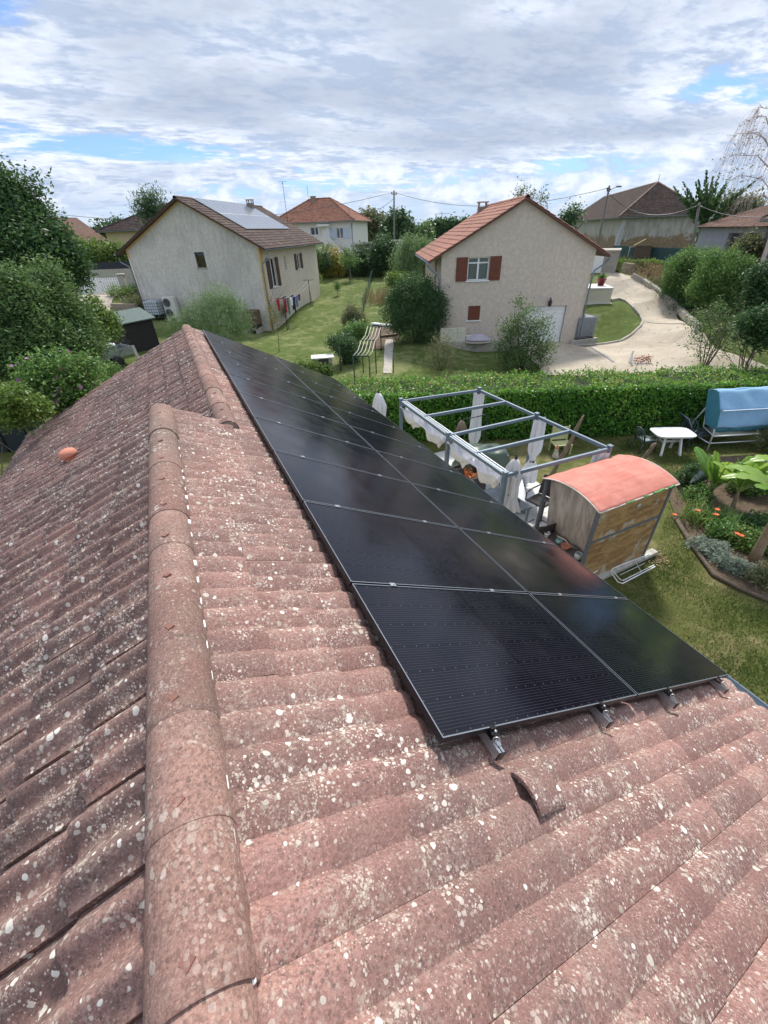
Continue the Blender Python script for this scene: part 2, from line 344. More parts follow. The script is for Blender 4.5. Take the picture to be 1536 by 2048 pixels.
# ---------------------------------------------------------------- tiled roofs
def roofprof(t,amp,kind=0): # t in 0..1 over one roll
    if kind==0: return amp*np.power(np.clip(np.sin(np.pi*t),0,1),.72)
    if kind==1: # flat-topped roll, long gentle near side and a short steep far side
        return amp*np.where(t<.66,1-(1-t/.66)**1.75,np.clip(.5+.5*np.cos(np.pi*(t-.66)/.34),0,1)**.9)
    return amp*(.5-.5*np.cos(2*np.pi*t**.88))**1.15
def tiles(name,O,eu,ev,u0,u1,v0,v1,expo,pitch,rolls,mat,parent,amp=.032,lift=.02,nr=9,jit=.002,keep=None,lap=.004,thick=.022,seed=3,lod=False,pk=0):
    """individual roof tiles: eu down the slope, ev along the ridge; each tile is a patch with a front lip and a side lap"""
    rg=np.random.default_rng(seed); O=np.array(O,float);eu=np.array(eu,float);ev=np.array(ev,float); nn=np.cross(eu,ev); nn*=np.sign(nn[2])
    nu=int(math.ceil((u1-u0)/expo-1e-6)); nv=int(math.ceil((v1-v0)/pitch-1e-6)); nc=nr*rolls+1
    tt=np.linspace(0,1,nc); tq=(tt*rolls)%1.0; prof=roofprof(tq,amp,pk); prof[-1]=0; prof=prof+lap*tt
    if not lod: tt=np.append(tt,1.0); prof=np.append(prof,-.02); nc+=1
    us=np.array([-.012/expo,.25,.75,.955,1.0,1.0]) if not lod else np.array([0,.97,1.0])
    dw=np.array([0,0,0,0,-.005,-thick]) if not lod else np.array([0,0,-thick])
    V=[];Rn=[]
    for i in range(nu):
        for j in range(nv):
            uc=u1-(nu-i-.5)*expo; vc=v0+(j+.5)*pitch
            if uc+expo/2<u0+.02: continue
            if keep is not None and not keep(uc,vc): continue
            ju,jw,jr=rg.normal(0,jit*1.6),rg.normal(0,jit),rg.normal(0,jit*2.2)
            ub=uc-expo/2
            U=np.maximum(ub+us*expo,u0)+ju; 
            W=np.clip(us,0,1)*lift+dw+jw
            G=np.empty((len(us),nc,3)); vv=v0+j*pitch+tt*(pitch-.0015)
            h=prof[None,:]+W[:,None]+(jr*np.clip(us,0,1))[:,None]
            if not lod: h[-1]=np.minimum(h[-1],h[-2]-.006)
            G=O+U[:,None,None]*eu+vv[None,:,None]*ev+h[:,:,None]*nn
            V.append(G.reshape(-1,3)); Rn.append(np.full(len(us)*nc,rg.random()))
    k=len(us); base=np.array([[a*nc+b,(a+1)*nc+b,(a+1)*nc+b+1,a*nc+b+1] for a in range(k-1) for b in range(nc-1)])
    F=np.concatenate([base+q*k*nc for q in range(len(V))])
    V=np.concatenate(V); 
    return npmesh(name,V,F,mat,np.concatenate(Rn),parent,smooth=False)
def shade_auto(o,ang=40):
    me=o.data; me.polygons.foreach_set('use_smooth',np.ones(len(me.polygons),bool))
    bm=bmesh.new(); bm.from_mesh(me)
    for e in bm.edges:
        if len(e.link_faces)==2 and e.calc_face_angle(0)>R(ang): e.smooth=False
    bm.to_mesh(me); bm.free()
def cap_run(a,b,r,L,mat,parent,seed=5,clip=None,flare=.012,tabs=None):
    """half-round ridge tiles laid end over end from a (far) to b (near)"""
    a=Vector(a);b=Vector(b); d=(b-a); n=max(1,round(d.length/L)); step=d/n; rd=random.Random(seed); out=[]
    x=d.normalized().cross(Vector((0,0,1))).normalized()*-1; z=Vector((0,0,1)); dl=step.length
    for i in range(n):
        p=a+step*i; j=rd.uniform(-.004,.004); 
        m=MB(); K=14; ax=d.normalized()
        secs=[(-.03,r-.008),(0,r-.0005),(dl*.5,r+.002),(dl*.88,r+.002),(dl*.9,r+.002),(dl*.992,r+.0025),(dl,r+.001),(dl,r-.012)]
        V=[];F=[]
        for s_,rr in secs:
            rr+=j
            for k in range(K+1):
                an=math.pi*k/K; an2=an
                q=p+ax*s_+x*math.cos(an2)*rr+z*(math.sin(an2)*rr*.98)
                if k in(0,K): q=q-z*.05
                V.append(q)
        for si in range(len(secs)-1):
            for k in range(K): F.append((si*(K+1)+k,si*(K+1)+k+1,(si+1)*(K+1)+k+1,(si+1)*(K+1)+k))
        m.add(V,F,True); o=m.build('ridge_tile',mat,parent); shade_auto(o,50); out.append(o)
        at_=o.data.attributes.new('rnd','FLOAT','POINT'); at_.data.foreach_set('value',np.full(len(o.data.vertices),rd.random(),np.float32))
        if clip is not None:
            c=p+ax*(dl*.80)+z*(r*1.0); mm=MB(); T=Matrix.Translation(c)@Matrix.Rotation(rd.uniform(.5,.9),4,'Z')
            mm.box(-.013,.013,-.014,.014,-.003,.0025,0,T); mm.box(-.014,.014,-.015,-.012,-.004,.006,0,T); mm.build('nail_clip',clip,o)
    # mortar plug closing the far end
    return out
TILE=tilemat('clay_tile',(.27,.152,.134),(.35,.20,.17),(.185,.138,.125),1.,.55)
TILEL=tilemat('clay_tile_painted_shade',(.215,.13,.115),(.30,.175,.15),(.135,.105,.098),1.,.5)  # darker copy of the clay, left slope's shade put into the colour
RIDGE=tilemat('ridge_clay',(.26,.148,.125),(.345,.205,.168),(.175,.14,.12),.42,.45)
WHITE=M('white_paint',(.75,.75,.74),.5,.06,5,.05)
RENDER0=M('cream_render',(.62,.56,.46),.9,.1,5,.4)
DARKMETAL=M('dark_metal',(.05,.052,.06),.45,.15,8,.05,.6)
ZINC=M('zinc',(.24,.28,.32),.45,.15,4,.05,.7)
ALU=M('aluminium',(.62,.63,.65),.32,.08,8,.03,.9)
house=empty('house',(1.3,3.4,-4.65),'foreground house under lichen-spotted pink clay tiles that fills the lower photo','house')
HO=Vector((1.3,3.4,-4.65))
HP=bpy.data.objects.new('tmp',None)
class _HP: pass
def reparent(o,root=house,off=HO):
    """geometry was written in world coordinates: keep it there under the root"""
    o.parent=root; o.location=Vector(o.location)-off; return o
cS,sS=math.cos(S),math.sin(S)
EU=np.array([cS,0,-sS]); EV=np.array([0,1.,0]); NR=np.array([sS,0,cS])
VN0,VSPLIT,VFAR=-3.98,3.92,10.74
V0=-.10-.30*13     # valley phase
UE=3.70
rt=tiles('roof',NR*-.146,EU,EV,-1.02,UE,V0,3.80+.05,.305,.30,2,TILE,None,amp=.027,lift=.028,thick=.026,pk=1,nr=12,lap=.006); shade_auto(rt); reparent(rt); rt['label']='pink sunlit roof slope beside the solar panels'
rt2=tiles('roof',NR*-.142,EU,EV,-.37,UE,-.10+.30*13,10.72,.305,.30,2,TILE,None,seed=4,amp=.027,lift=.028,thick=.026,pk=1,nr=12,lap=.006); shade_auto(rt2); reparent(rt2); rt2['label']='far part of the pink slope under the panels'
SL=R(25.7); cL,sL=math.cos(SL),math.sin(SL); EUL=np.array([-cL,0,-sL]); NL=np.array([-sL,0,cL])
XN,ZN=-.92,.345; XF,ZF=-.33,.037
ln=tiles('roof',np.array([XN,0,ZN])-NL*.024,EUL,-EV,0.02,5.0,-3.86,4.0,.33,.30,2,TILEL,None,amp=.056,lift=.030,lap=.019,jit=.002,pk=2,nr=11,seed=9,thick=.024); shade_auto(ln); reparent(ln); ln['label']='lichen-spotted slope left of the ridge, shade painted into its clay'
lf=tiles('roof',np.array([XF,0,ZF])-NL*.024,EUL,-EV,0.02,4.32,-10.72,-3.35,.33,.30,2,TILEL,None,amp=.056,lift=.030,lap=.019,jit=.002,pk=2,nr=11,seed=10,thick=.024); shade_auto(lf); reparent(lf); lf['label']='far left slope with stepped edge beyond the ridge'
UND=M('roof_underlay',(.10,.07,.06),.95,.1,5,0)
def wq(name,quads,mat,label=None):
    m=MB()
    for q in quads: m.add(q,[tuple(range(len(q)))])
    o=m.build(name,mat); reparent(o); 
    if label:o['label']=label
    return o
def P_R(u,v,w): return tuple(EU*u+EV*v+NR*w)
# solid decks below the tiles
m=MB()
for (x0,z0,y0,y1) in ((XN,ZN,-4.0,3.84),(XF,ZF,3.84,10.72)):
    xe=UE*cS-.06; ze=-UE*sS-.18-.0; le=4.9 if x0==XN else 4.25
    xl=x0-cL*le; zl=z0-sL*le-.07
    zt=z0-.07; 
    m.prism([(x0,zt),(xl,zl),(xl,zl-.12),(x0,zt-.16),(xe,ze-.12),(xe,ze)],y0,y1,'y')
reparent(m.build('roof_deck',UND))
# gable verge at the step between the two ridges, far gable and walls
m=MB()
m.prism([(XN-.0,ZN-.06),(XN-4.3,ZN-.06-4.3*math.tan(SL)),(XN-4.3,ZN-.9-4.3*math.tan(SL)),(XN,ZN-.9)],3.70,3.80,'y')
m.box(-4.0,3.25,3.3,10.45,-4.65,-2.12); m.box(-4.9,3.25,-3.8,3.9,-4.65,-2.3)
m.prism([(XF,ZF-.24),(-4.0,-2.0),(3.25,-2.0)],10.35,10.45,'y')
reparent(m.build('wall',RENDER0))
for o in cap_run((XN,3.90,.300),(XN,-4.0,.300),.118,.352,RIDGE,None,clip=M('rust_clip',(.22,.10,.075),.8,.2,30,.1)): reparent(o)
for o in cap_run((XF,10.80,-.012),(XF,3.93,-.012),.118,.352,RIDGE,None,seed=8,clip=MATS['rust_clip']): reparent(o)
# closing disc at the near ridge's far end and mortar below
m=MB(); m.prism([(XF+.113*math.cos(a),-.012+.110*math.sin(a)) for a in [math.pi*k/10 for k in range(11)]],3.935,3.96,'y'); m.prism([(XN+.11*math.cos(a),.30+.108*math.sin(a)) for a in [math.pi*k/10 for k in range(11)]],3.86,3.885,'y')
reparent(m.build('ridge_end_mortar',M('mortar',(.34,.29,.24),.95,.2,20,.3)))
# white closure tabs under the right edge of the ridge
for k in range(24):
    v=-.545+.15*k+random.uniform(-.02,.02)
    if random.random()<.12: continue
    u=-.80/cS+.0; m=MB(); h=random.uniform(.018,.03)
    c=Vector(P_R(-.865+random.uniform(-.003,.003),v,-.108)); T=Matrix.Translation(c)@Matrix.Rotation(S,4,'Y')
    m.box(-.012,.012,-.024,.024,0,h,.003,T); reparent(m.build('closure_tab',M('white_closure',(.80,.79,.80),.5,.04,9,0)))
# terracotta vent cowl on the left slope
def PL_(u,v,w,X=XN,Z=ZN): return Vector((X,0,Z))+Vector(EUL)*u+Vector((0,1,0))*v+Vector(NL)*w
vc=None
FL=np.array([XF,0,ZF])
vp=Vector((-2.56,6.60,-1.03)); m=MB(); T=Matrix.Translation(vp)@Matrix.Rotation(-R(12),4,'Y')
def lath(prof,T,n=20):
    m=MB(); m.lathe(prof,n=n); m.v=[tuple(T@Vector(p)) for p in m.v]; return m
TERRA=M('terracotta',(.55,.22,.15),.8,.1,12,.1)
o=lath([(.085,-.06),(.085,.085),(.07,.09)],T).build('vent',TERRA); reparent(o)
o2=lath([(.13,.10),(.135,.112),(.115,.165),(.075,.19),(.0,.195)],T).build('cowl',TERRA); o2.parent=o; o2.location=(0,0,0)
o['label']='orange terracotta roof vent'
# half-round ventilation tile lying on the sunlit slope
m=MB(); K=12
def vt(i,j):
    a=math.pi*(.06+.88*j); r_=.074+.005*i; p=Vector(P_R(.36+.18*i,-.255+.0*i,-.118))
    return p+Vector((0,1,0))*math.cos(a)*r_*1.12+Vector(NR)*math.sin(a)*r_*.50
m.grid(vt,4,K,True,thick=.016); o=m.build('vent_tile',TILE); shade_auto(o,40); reparent(o); o['label']='loose looking half-round vent tile on the slope'
a_=o.data.attributes.new('rnd','FLOAT','POINT')
# gutters: half-round zinc profile along both eaves
def gutter(x,z,y0,y1,r=.085,out=1):
    m=MB(); m.grid(lambda i,j:(x+out*(-math.cos(math.pi*j))*r,y0+(y1-y0)*i,z-math.sin(math.pi*j)*r),1,12,True,thick=-.004)
    m.tube([(x+out*r,y0,z+.004),(x+out*r,y1,z+.004)],.009,8); return m
GUT=M('grey_blue_gutter',(.30,.36,.42),.45,.12,3,.05,.35)
o=gutter(UE*cS-.02+.075,-UE*sS-.215,-4.0,10.72).build('gutter',GUT); reparent(o)
m=MB(); m.box(UE*cS-.045,UE*cS-.025,-3.98,10.7,-UE*sS-.38,-UE*sS-.19); reparent(m.build('fascia',MATS['white_paint'] if 0 else WHITE))
xl=XF-cL*4.32; zl=ZF-sL*4.32
o=gutter(xl-.05,zl-.09,3.9,10.72,.08,-1).build('gutter',M('pale_gutter',(.62,.66,.68),.45,.1,3,.05,.2)); reparent(o)
# ---------------------------------------------------------------- solar panels
PW,PH,PT=1.755,1.038,.035; PG=.018
def panelmat():
    t=MT('solar_cells'); sp=N.new('ShaderNodeSeparateXYZ'); Lk.new(t.uv,sp.inputs[0]); u,v=sp.outputs[0],sp.outputs[1]   # metres: u down the slope (long side)
    def line(x,per,wd,off=0.): 
        f=mth('FRACT',mth('DIVIDE',mth('ADD',x,off),per)); f=mth('ABSOLUTE',mth('SUBTRACT',f,.5)); return mth('GREATER_THAN',f,.5-wd/per/2)
    bus=line(v,.0166,.0011); cellv=line(v,.166,.0022); cellu=line(u,.0838,.0016,.0)
    mid=mth('LESS_THAN',mth('ABSOLUTE',mth('SUBTRACT',u,PW/2-.012)),.006)
    pads=mth('MULTIPLY',line(v,.166,.007),line(u,.0838,.005))
    nz=noise(t.uv,3.0,5,.6); fn=noise(t.uv,60,3,.7)
    c=mixc(smooth(nz,.3,.7),(.003,.003,.008),(.005,.005,.011))
    c=mixc(mth('MULTIPLY',bus,.7),c,(.085,.085,.10)); c=mixc(mth('MULTIPLY',cellv,.8),c,(.004,.004,.005)); c=mixc(mth('MULTIPLY',cellu,.55),c,(.003,.003,.004)); c=mixc(mid,c,(.003,.003,.003))
    c=mixc(mth('MULTIPLY',pads,.6),c,(.16,.16,.18))
    dust=smooth(mth('MULTIPLY',fn,nz),.30,.48,0,.03); c=mixc(dust,c,(.4,.38,.36))
    t.col(c); t.rough(smooth(nz,.3,.7,.11,.19)); t.b.inputs['IOR'].default_value=1.40; t.b.inputs['Specular IOR Level'].default_value=.42
    t.bump(noise(t.uv,900,2,.5),.03,.0005); return t.m
CELL=panelmat(); FRAME=M('black_anodised',(.022,.024,.03),.38,.15,6,.02,.5)
RIMM=M('frame_edge',(.30,.33,.37),.35,.1,6,.02,.6)
MP=Matrix(((cS,0,sS,0),(0,1,0,0),(-sS,0,cS,0),(0,0,0,1)))   # panel local: x down slope, y along ridge, z normal
def panel_proto():
    r=bpy.data.objects.new('solar_panel',None); col.objects.link(r); r.empty_display_size=.2
    f=.011; m=MB()
    for a in ((0,PW,0,f),(0,PW,PH-f,PH),(0,f,f,PH-f),(PW-f,PW,f,PH-f)): m.box(a[0],a[1],a[2],a[3],-PT,0)
    m.box(.0,.03,0+f,PH-f,-PT,-PT+.002); m.build('frame',FRAME,r)
    m=MB(); e=.0055
    for a in ((0,PW,0,e),(0,PW,PH-e,PH),(0,e,e,PH-e),(PW-e,PW,e,PH-e)): m.box(a[0],a[1],a[2],a[3],.0,.0012)
    m.build('frame_edge',RIMM,r)
    x0,x1,y0,y1=f-.002,PW-f+.002,f-.002,PH-f+.002
    V=np.array([(x0,y0,-.0025),(x1,y0,-.0025),(x1,y1,-.0025),(x0,y1,-.0025),(x0,y0,-.008),(x1,y0,-.008),(x1,y1,-.008),(x0,y1,-.008)])
    F=np.array([(0,1,2,3),(7,6,5,4)]); o=npmesh('cell_sheet',V,F,CELL,None,r,uv=V[:,:2]-np.array([.017,.019])); return r
ORD=['nearest','second','third','fourth','fifth','sixth','seventh','eighth','ninth','farthest']
pp=panel_proto()
for row in range(10):
    for c_ in range(2):
        o=pp if (row,c_)==(0,0) else copy_tree(pp)
        base=MP@Vector((c_*(PW+PG),row*(PH+PG),0)); o.matrix_world=Matrix.Translation(base)@MP@Matrix.Rotation(R(random.uniform(-.06,.06)),4,'X')
        tag(o,f"{ORD[row]} black solar panel from the camera in the {'upper row along the ridge side' if c_==0 else 'lower row along the gutter'}",'solar panel','black solar panels on the near roof')
# mounting rails with end clamps and mid clamps
BLK=M('black_clamp',(.02,.02,.022),.4,.1,9,.02,.4)
RU=[.315,1.295,2.235,3.27]; RN=['nearest the ridge','second from the ridge','second from the gutter','nearest the gutter']
ML=MP.copy()
for ru,rn in zip(RU,RN):
    r=empty('mounting_rail',MP@Vector((ru,-.10,-.06)),f'silver aluminium mounting rail with black end cap, {rn}','mounting rail',group='rails sticking out under the solar panels'); r.rotation_euler=MP.to_euler()
    m=MB(); L=10.62
    for a in ((-.019,-.004,-.022,.022),(.004,.019,-.022,.022),(-.004,.004,-.022,.004)): m.box(a[0],a[1],0,L,a[2],a[3])
    m.build('rail',ALU,r); m=MB(); m.box(-.0205,.0205,-.006,0,-.024,.024); m.build('end_cap',BLK,r)
    # z-shaped end clamp gripping the panel frame
    m=MB(); m.box(-.019,.019,.062,.098,.023,.03); m.box(-.019,.019,.062,.067,.03,.058); m.box(-.019,.019,.090,.1075,.0585,.063); m.box(-.019,.019,.067,.0965,.045,.050)
    m.build('end_clamp',BLK,r); m=MB(); m.lathe([(.0065,.05),(.0065,.066),(.004,.067)],(0,.078,0),10); m.lathe([(.003,.02),(.003,.05)],(0,.078,0),8); m.build('bolt',ALU,r)
    m=MB(); m.box(-.012,.012,.028,.052,.022,.034); m.tube([(.01,.05,.03),(.002,.045,.055),(-.012,.05,.06),(-.02,.06,.045),(-.018,.05,.02)],.0028,6); m.build('earth_clip',ALU,r)
    for q in range(1,10):
        y=.10+q*(PH+PG)-PG/2; m=MB(); m.box(-.022,.022,y-.016,y+.016,.0625,.0655); m.lathe([(.006,.0655),(.006,.072),(.004,.073)],(0.004,y,0),8); m.box(-.002,.002,y-.003,y+.003,.02,.0625)
        m.build('mid_clamp',ALU,r)
bpy.data.objects.remove(HP)
# ---------------------------------------------------------------- terrain
G0=-4.65
CT=[]
def ctl(px,py,z): p=at(px,py,z); CT.append((p[0],p[1],z))
for x,y in [(3,-6),(12,-6),(25,-6),(3,4),(10,4),(18,4),(3,12),(9,12),(14,14),(6,20),(20,21),(23.5,17),(22.3,19.1),(16.5,20.5),(13,19),(9,30),(6.5,35.6),(22,11),(28,0),(14,9),(24,18.2)]: CT.append((x,y,G0))
for x,y,z in [(20.3,19.7,-4.42),(13.5,23.2,-4.05),(11,25,-4.2),(14.5,24.5,-4.0),(17,29,-3.8),(26.5,30,-2.6),(-6,-4,-4.5),(-6,6,-4.4),(-6,14,-4.2),(-12,4,-4.3),(-3.9,29,-3.5),(-2.5,41,-3.55),(-1,37,-3.8),(-5,42,-3.1),(-8,30,-3.3),(-6,46,-2.2),(-14,40,-2.4),(-15,25,-3.2),(2,38.2,-4.15),(1,28,-4.4),(0,20,-4.5)]: CT.append((x,y,z))
ctl(600,600,-4.0); ctl(633,571,-3.2); ctl(700,553,-2.9); ctl(640,553,-2.8); ctl(745,550,-2.9); ctl(690,620,-4.1); ctl(800,560,-3.0); ctl(245,586,-2.3); ctl(163,590,-2.2)
ctl(1285,650,-3.85); ctl(1250,602,-3.05); ctl(1240,685,-4.4); ctl(1215,606,-3.0); ctl(1300,580,-2.55); ctl(1380,650,-3.6); ctl(1430,720,-4.45); ctl(1450,690,-3.7); ctl(1440,640,-2.9); ctl(1200,546,-1.6); ctl(1240,553,-1.8); ctl(1330,640,-3.9); ctl(1300,700,-4.45)
for x,y,z in [(48,33,-1.2),(56,45,-1.2),(40,24,-1.7),(34,16,-3.0),(30,9,-4.0),(60,30,-1.2),(45,12,-2.2),(60,60,-1.4),(40,42,-1.6),(30,60,-2.4),(20,70,-2.6),(0,80,-2.0),(-30,50,-2),(30,90,-2.4),(90,60,-1.5),(-40,10,-3.5),(60,0,-2.5)]: CT.append((x,y,z))
CT=np.array(CT)
def Traw(x,y):
    x=np.asarray(x,float);y=np.asarray(y,float)
    d2=(x[...,None]-CT[:,0])**2+(y[...,None]-CT[:,1])**2
    wt=1/(d2+1.2)**1.9; return (wt*CT[:,2]).sum(-1)/wt.sum(-1)
def T(x,y): return float(Traw(x,y))
def GT(px,py,dz=0.):
    """point of the ground seen at a pixel"""
    d=ray(px,py); t=1.; 
    for k in range(3000):
        p=CAM+d*t
        if p[2]<T(p[0],p[1])+dz: break
        t+=.12 if t<60 else .5
    lo,hi=t-.5,t
    for k in range(24):
        m=(lo+hi)/2; p=CAM+d*m
        if p[2]<T(p[0],p[1])+dz: hi=m
        else: lo=m
    return CAM+d*hi
def lawnmat(name,g1,g2,straw,amt=.55,scale=1.,tuft=True):
    t=MT(name); o=t.obj
    a=noise(o,.35*scale,5,.6,.5); b=noise(o,2.3*scale,5,.65,.3); f=noise(vscale(o,1,1,1),28*scale,5,.75); ff=noise(o,110*scale,3,.7)
    c=mixc(smooth(b,.35,.65),g1,g2)
    c=mixc(mth('MULTIPLY',smooth(mth('ADD',mth('MULTIPLY',a,.6),mth('MULTIPLY',b,.45)),.50,.64),amt),c,straw)
    c=mixc(smooth(f,.5,.72,0,.55),c,tone(straw,.95)); c=mixc(smooth(ff,.35,.6,.5,0),c,tone(g1,.42))
    sp=N.new('ShaderNodeSeparateXYZ'); Lk.new(o,sp.inputs[0]); far_=smooth(mth('ADD',sp.outputs[1],mth('MULTIPLY',sp.outputs[0],.45)),14,18); g_=N.new('ShaderNodeMix'); g_.data_type='RGBA'; g_.blend_type='MULTIPLY'; Lk.new(far_,g_.inputs[0]); Lk.new(c,g_.inputs[6]); g_.inputs[7].default_value=(.80,1.0,.86,1); c=g_.outputs[2]
    t.col(c); t.rough(.95); t.b.inputs['Specular IOR Level'].default_value=.1; t.bump(mth('ADD',f,mth('MULTIPLY',ff,.6)),.8,.03); MATS[name]=t.m; return t.m
LAWN=lawnmat('lawn',(.105,.125,.035),(.155,.165,.055),(.31,.26,.135),.85)
xs=np.concatenate([np.linspace(-320,-45,14),np.arange(-40,75,.8),np.linspace(80,420,14)]); ys=np.concatenate([np.linspace(-60,-12,5),np.arange(-10,100,.8),np.linspace(106,560,14)])
X,Y=np.meshgrid(xs,ys,indexing='ij'); ZT=np.zeros_like(X)
for i in range(len(xs)): ZT[i]=Traw(X[i],Y[i])
rr=np.hypot(X-10,Y-30); ZT=ZT-np.clip(rr-110,0,400)*.012
V=np.stack([X,Y,ZT],-1).reshape(-1,3); ny=len(ys)
I=np.arange(len(xs)-1)[:,None]*ny+np.arange(ny-1)[None,:]; I=I.ravel()
F=np.stack([I,I+ny,I+ny+1,I+1],1)
gnd=npmesh('ground',V,F,LAWN,smooth=True); tag(gnd,kind='structure')
def Tg(x,y):
    i=min(max(int(np.searchsorted(xs,x)-1),0),len(xs)-2); j=min(max(int(np.searchsorted(ys,y)-1),0),len(ys)-2)
    a=(x-xs[i])/(xs[i+1]-xs[i]); b=(y-ys[j])/(ys[j+1]-ys[j])
    return float((ZT[i,j]*(1-a)+ZT[i+1,j]*a)*(1-b)+(ZT[i,j+1]*(1-a)+ZT[i+1,j+1]*a)*b)
# far plain out to the horizon
m=MB(); far=MB(); RG=[(560,-11),(1500,-14),(6000,-30),(20000,-60)]
VV=[];FFc=[];K=48
for r_,z_ in [(300,-5.6)]+RG:
    for k in range(K): a=2*math.pi*k/K; VV.append((r_*math.cos(a)+10,r_*math.sin(a)+30,z_))
for q in range(len(RG)):
    for k in range(K): j=(k+1)%K; FFc.append((q*K+k,q*K+j,(q+1)*K+j,(q+1)*K+k))
far.add(VV,FFc); o=far.build('plain',M('plain_fields',(.10,.13,.05),.95,.4,.004,0)); tag(o,kind='structure')
def sheet(name,poly,mat,dz,res=.5,kind='structure',wob=.0):
    """a sheet laid on the terrain inside a polygon (clipped exactly)"""
    bm=bmesh.new(); P=[]
    n=len(poly)
    for i,(x,y) in enumerate(poly):
        x2,y2=poly[(i+1)%n]; L=math.hypot(x2-x,y2-y); k=max(1,int(L/.6))
        for j in range(k):
            t=j/k; P.append((x+(x2-x)*t+random.uniform(-wob,wob)*(j>0),y+(y2-y)*t+random.uniform(-wob,wob)*(j>0)))
    vs=[bm.verts.new((x,y,0)) for x,y in P]; bm.faces.new(vs)
    x0,x1=min(p[0] for p in P),max(p[0] for p in P); y0,y1=min(p[1] for p in P),max(p[1] for p in P)
    for ax,a,b in ((0,x0,x1),(1,y0,y1)):
        g=a+res
        while g<b-.01:
            co=(g,0,0) if ax==0 else (0,g,0); no=(1,0,0) if ax==0 else (0,1,0)
            bmesh.ops.bisect_plane(bm,geom=bm.verts[:]+bm.edges[:]+bm.faces[:],plane_co=co,plane_no=no); g+=res
    bmesh.ops.triangulate(bm,faces=bm.faces[:])
    for v in bm.verts: v.co.z=Tg(v.co.x,v.co.y)+dz
    me=bpy.data.meshes.new(name); bmesh.ops.recalc_face_normals(bm,faces=bm.faces)
    for f in bm.faces:
        if f.normal.z<0: f.normal_flip()
    bm.to_mesh(me); bm.free(); me.materials.append(mat); o=bpy.data.objects.new(name,me); col.objects.link(o)
    if kind: o['kind']=kind
    return o
def gp(*pts): return [tuple(GT(x,y)[:2]) for x,y in pts]
def gravelmat():
    t=MT('gravel'); o=t.obj; a=noise(o,.5,5,.6,.4); b=noise(o,4,5,.65); f=noise(o,60,4,.8); l=noise(o,2.2,7,.7,.8)
    c=mixc(smooth(a,.35,.65),(.45,.385,.30),(.57,.50,.40)); c=mixc(smooth(f,.42,.66,0,.6),c,(.22,.18,.13)); c=mixc(smooth(l,.56,.68,0,.7),c,(.14,.10,.065)); c=mixc(smooth(b,.52,.68,0,.35),c,(.60,.54,.45)); lf=N.new('ShaderNodeTexVoronoi'); lf.inputs['Scale'].default_value=9; Lk.new(o,lf.inputs['Vector']); c=mixc(mth('MULTIPLY',mth('LESS_THAN',lf.outputs['Distance'],.16),smooth(noise(o,.6,4,.6),.50,.66,0,.8)),c,(.13,.075,.04))
    t.col(c); t.rough(.95); t.bump(f,.7,.02); return t.m
GRAVEL=gravelmat()
CONC=M('concrete',(.42,.39,.34),.9,.18,5,.4,dirt=((.16,.14,.11),.6))
STONE=M('kerb_stone',(.40,.37,.32),.9,.2,7,.4,dirt=((.12,.11,.08),.7))
SOIL=M('soil',(.13,.09,.06),.98,.4,9,.9,bd=.03,dirt=((.06,.05,.035),.7))
BARK=M('bark',(.13,.10,.075),.95,.35,14,.8,bd=.02)
drv=gp((1196,541),(1212,541),(1250,552),(1290,572),(1320,596),(1352,625),(1385,655),(1430,700),(1536,736),(1536,752),(1300,760),(1090,752),(1040,700),(1075,683),(1118,678),(1140,690),(1170,697))
isl_edge=gp((1170,693),(1205,691),(1240,685),(1262,672),(1280,655),(1285,645),(1280,634),(1268,620),(1250,604),(1240,601))
drv+=isl_edge[1:]+gp((1222,600),(1200,560))
sheet('driveway',drv,GRAVEL,.07,.4,wob=.05)
# drain channel and the pale line across the drive
# ---------------------------------------------------------------- building kit
def wallface(poly,holes,T,thick,mat,parent,name='wall',label=None):
    """poly/holes in (x,z) of a wall plane; T maps (x, depth, z) to parent space; real openings cut through"""
    bm=bmesh.new(); bm.faces.new([bm.verts.new((x,0,z)) for x,z in poly])
    for (x0,x1,z0,z1) in holes:
        for co,no in (((x0,0,0),(1,0,0)),((x1,0,0),(1,0,0)),((0,0,z0),(0,0,1)),((0,0,z1),(0,0,1))):
            bmesh.ops.bisect_plane(bm,geom=bm.verts[:]+bm.edges[:]+bm.faces[:],plane_co=co,plane_no=no,dist=1e-5)
    dele=[f for f in bm.faces if any(x0<f.calc_center_median().x<x1 and z0<f.calc_center_median().z<z1 for x0,x1,z0,z1 in holes)]
    bmesh.ops.delete(bm,geom=dele,context='FACES')
    fs=bm.faces[:]; r=bmesh.ops.extrude_face_region(bm,geom=fs)
    vv=[v for v in r['geom'] if isinstance(v,bmesh.types.BMVert)]
    for v in vv: v.co.y+=thick
    bmesh.ops.recalc_face_normals(bm,faces=bm.faces)
    for v in bm.verts: v.co=T@v.co
    bmesh.ops.recalc_face_normals(bm,faces=bm.faces)
    me=bpy.data.meshes.new(name); bm.to_mesh(me); bm.free(); me.materials.append(mat); o=bpy.data.objects.new(name,me); col.objects.link(o); o.parent=parent
    if label:o['label']=label
    return o
def faceT(ox,oy,dirx): # wall plane through (ox,oy); dirx unit vector along wall; depth axis goes inwards
    dx_,dy_=dirx; return Matrix(((dx_,-dy_,0,ox),(dy_,dx_,0,oy),(0,0,1,0),(0,0,0,1)))
GLASS=None
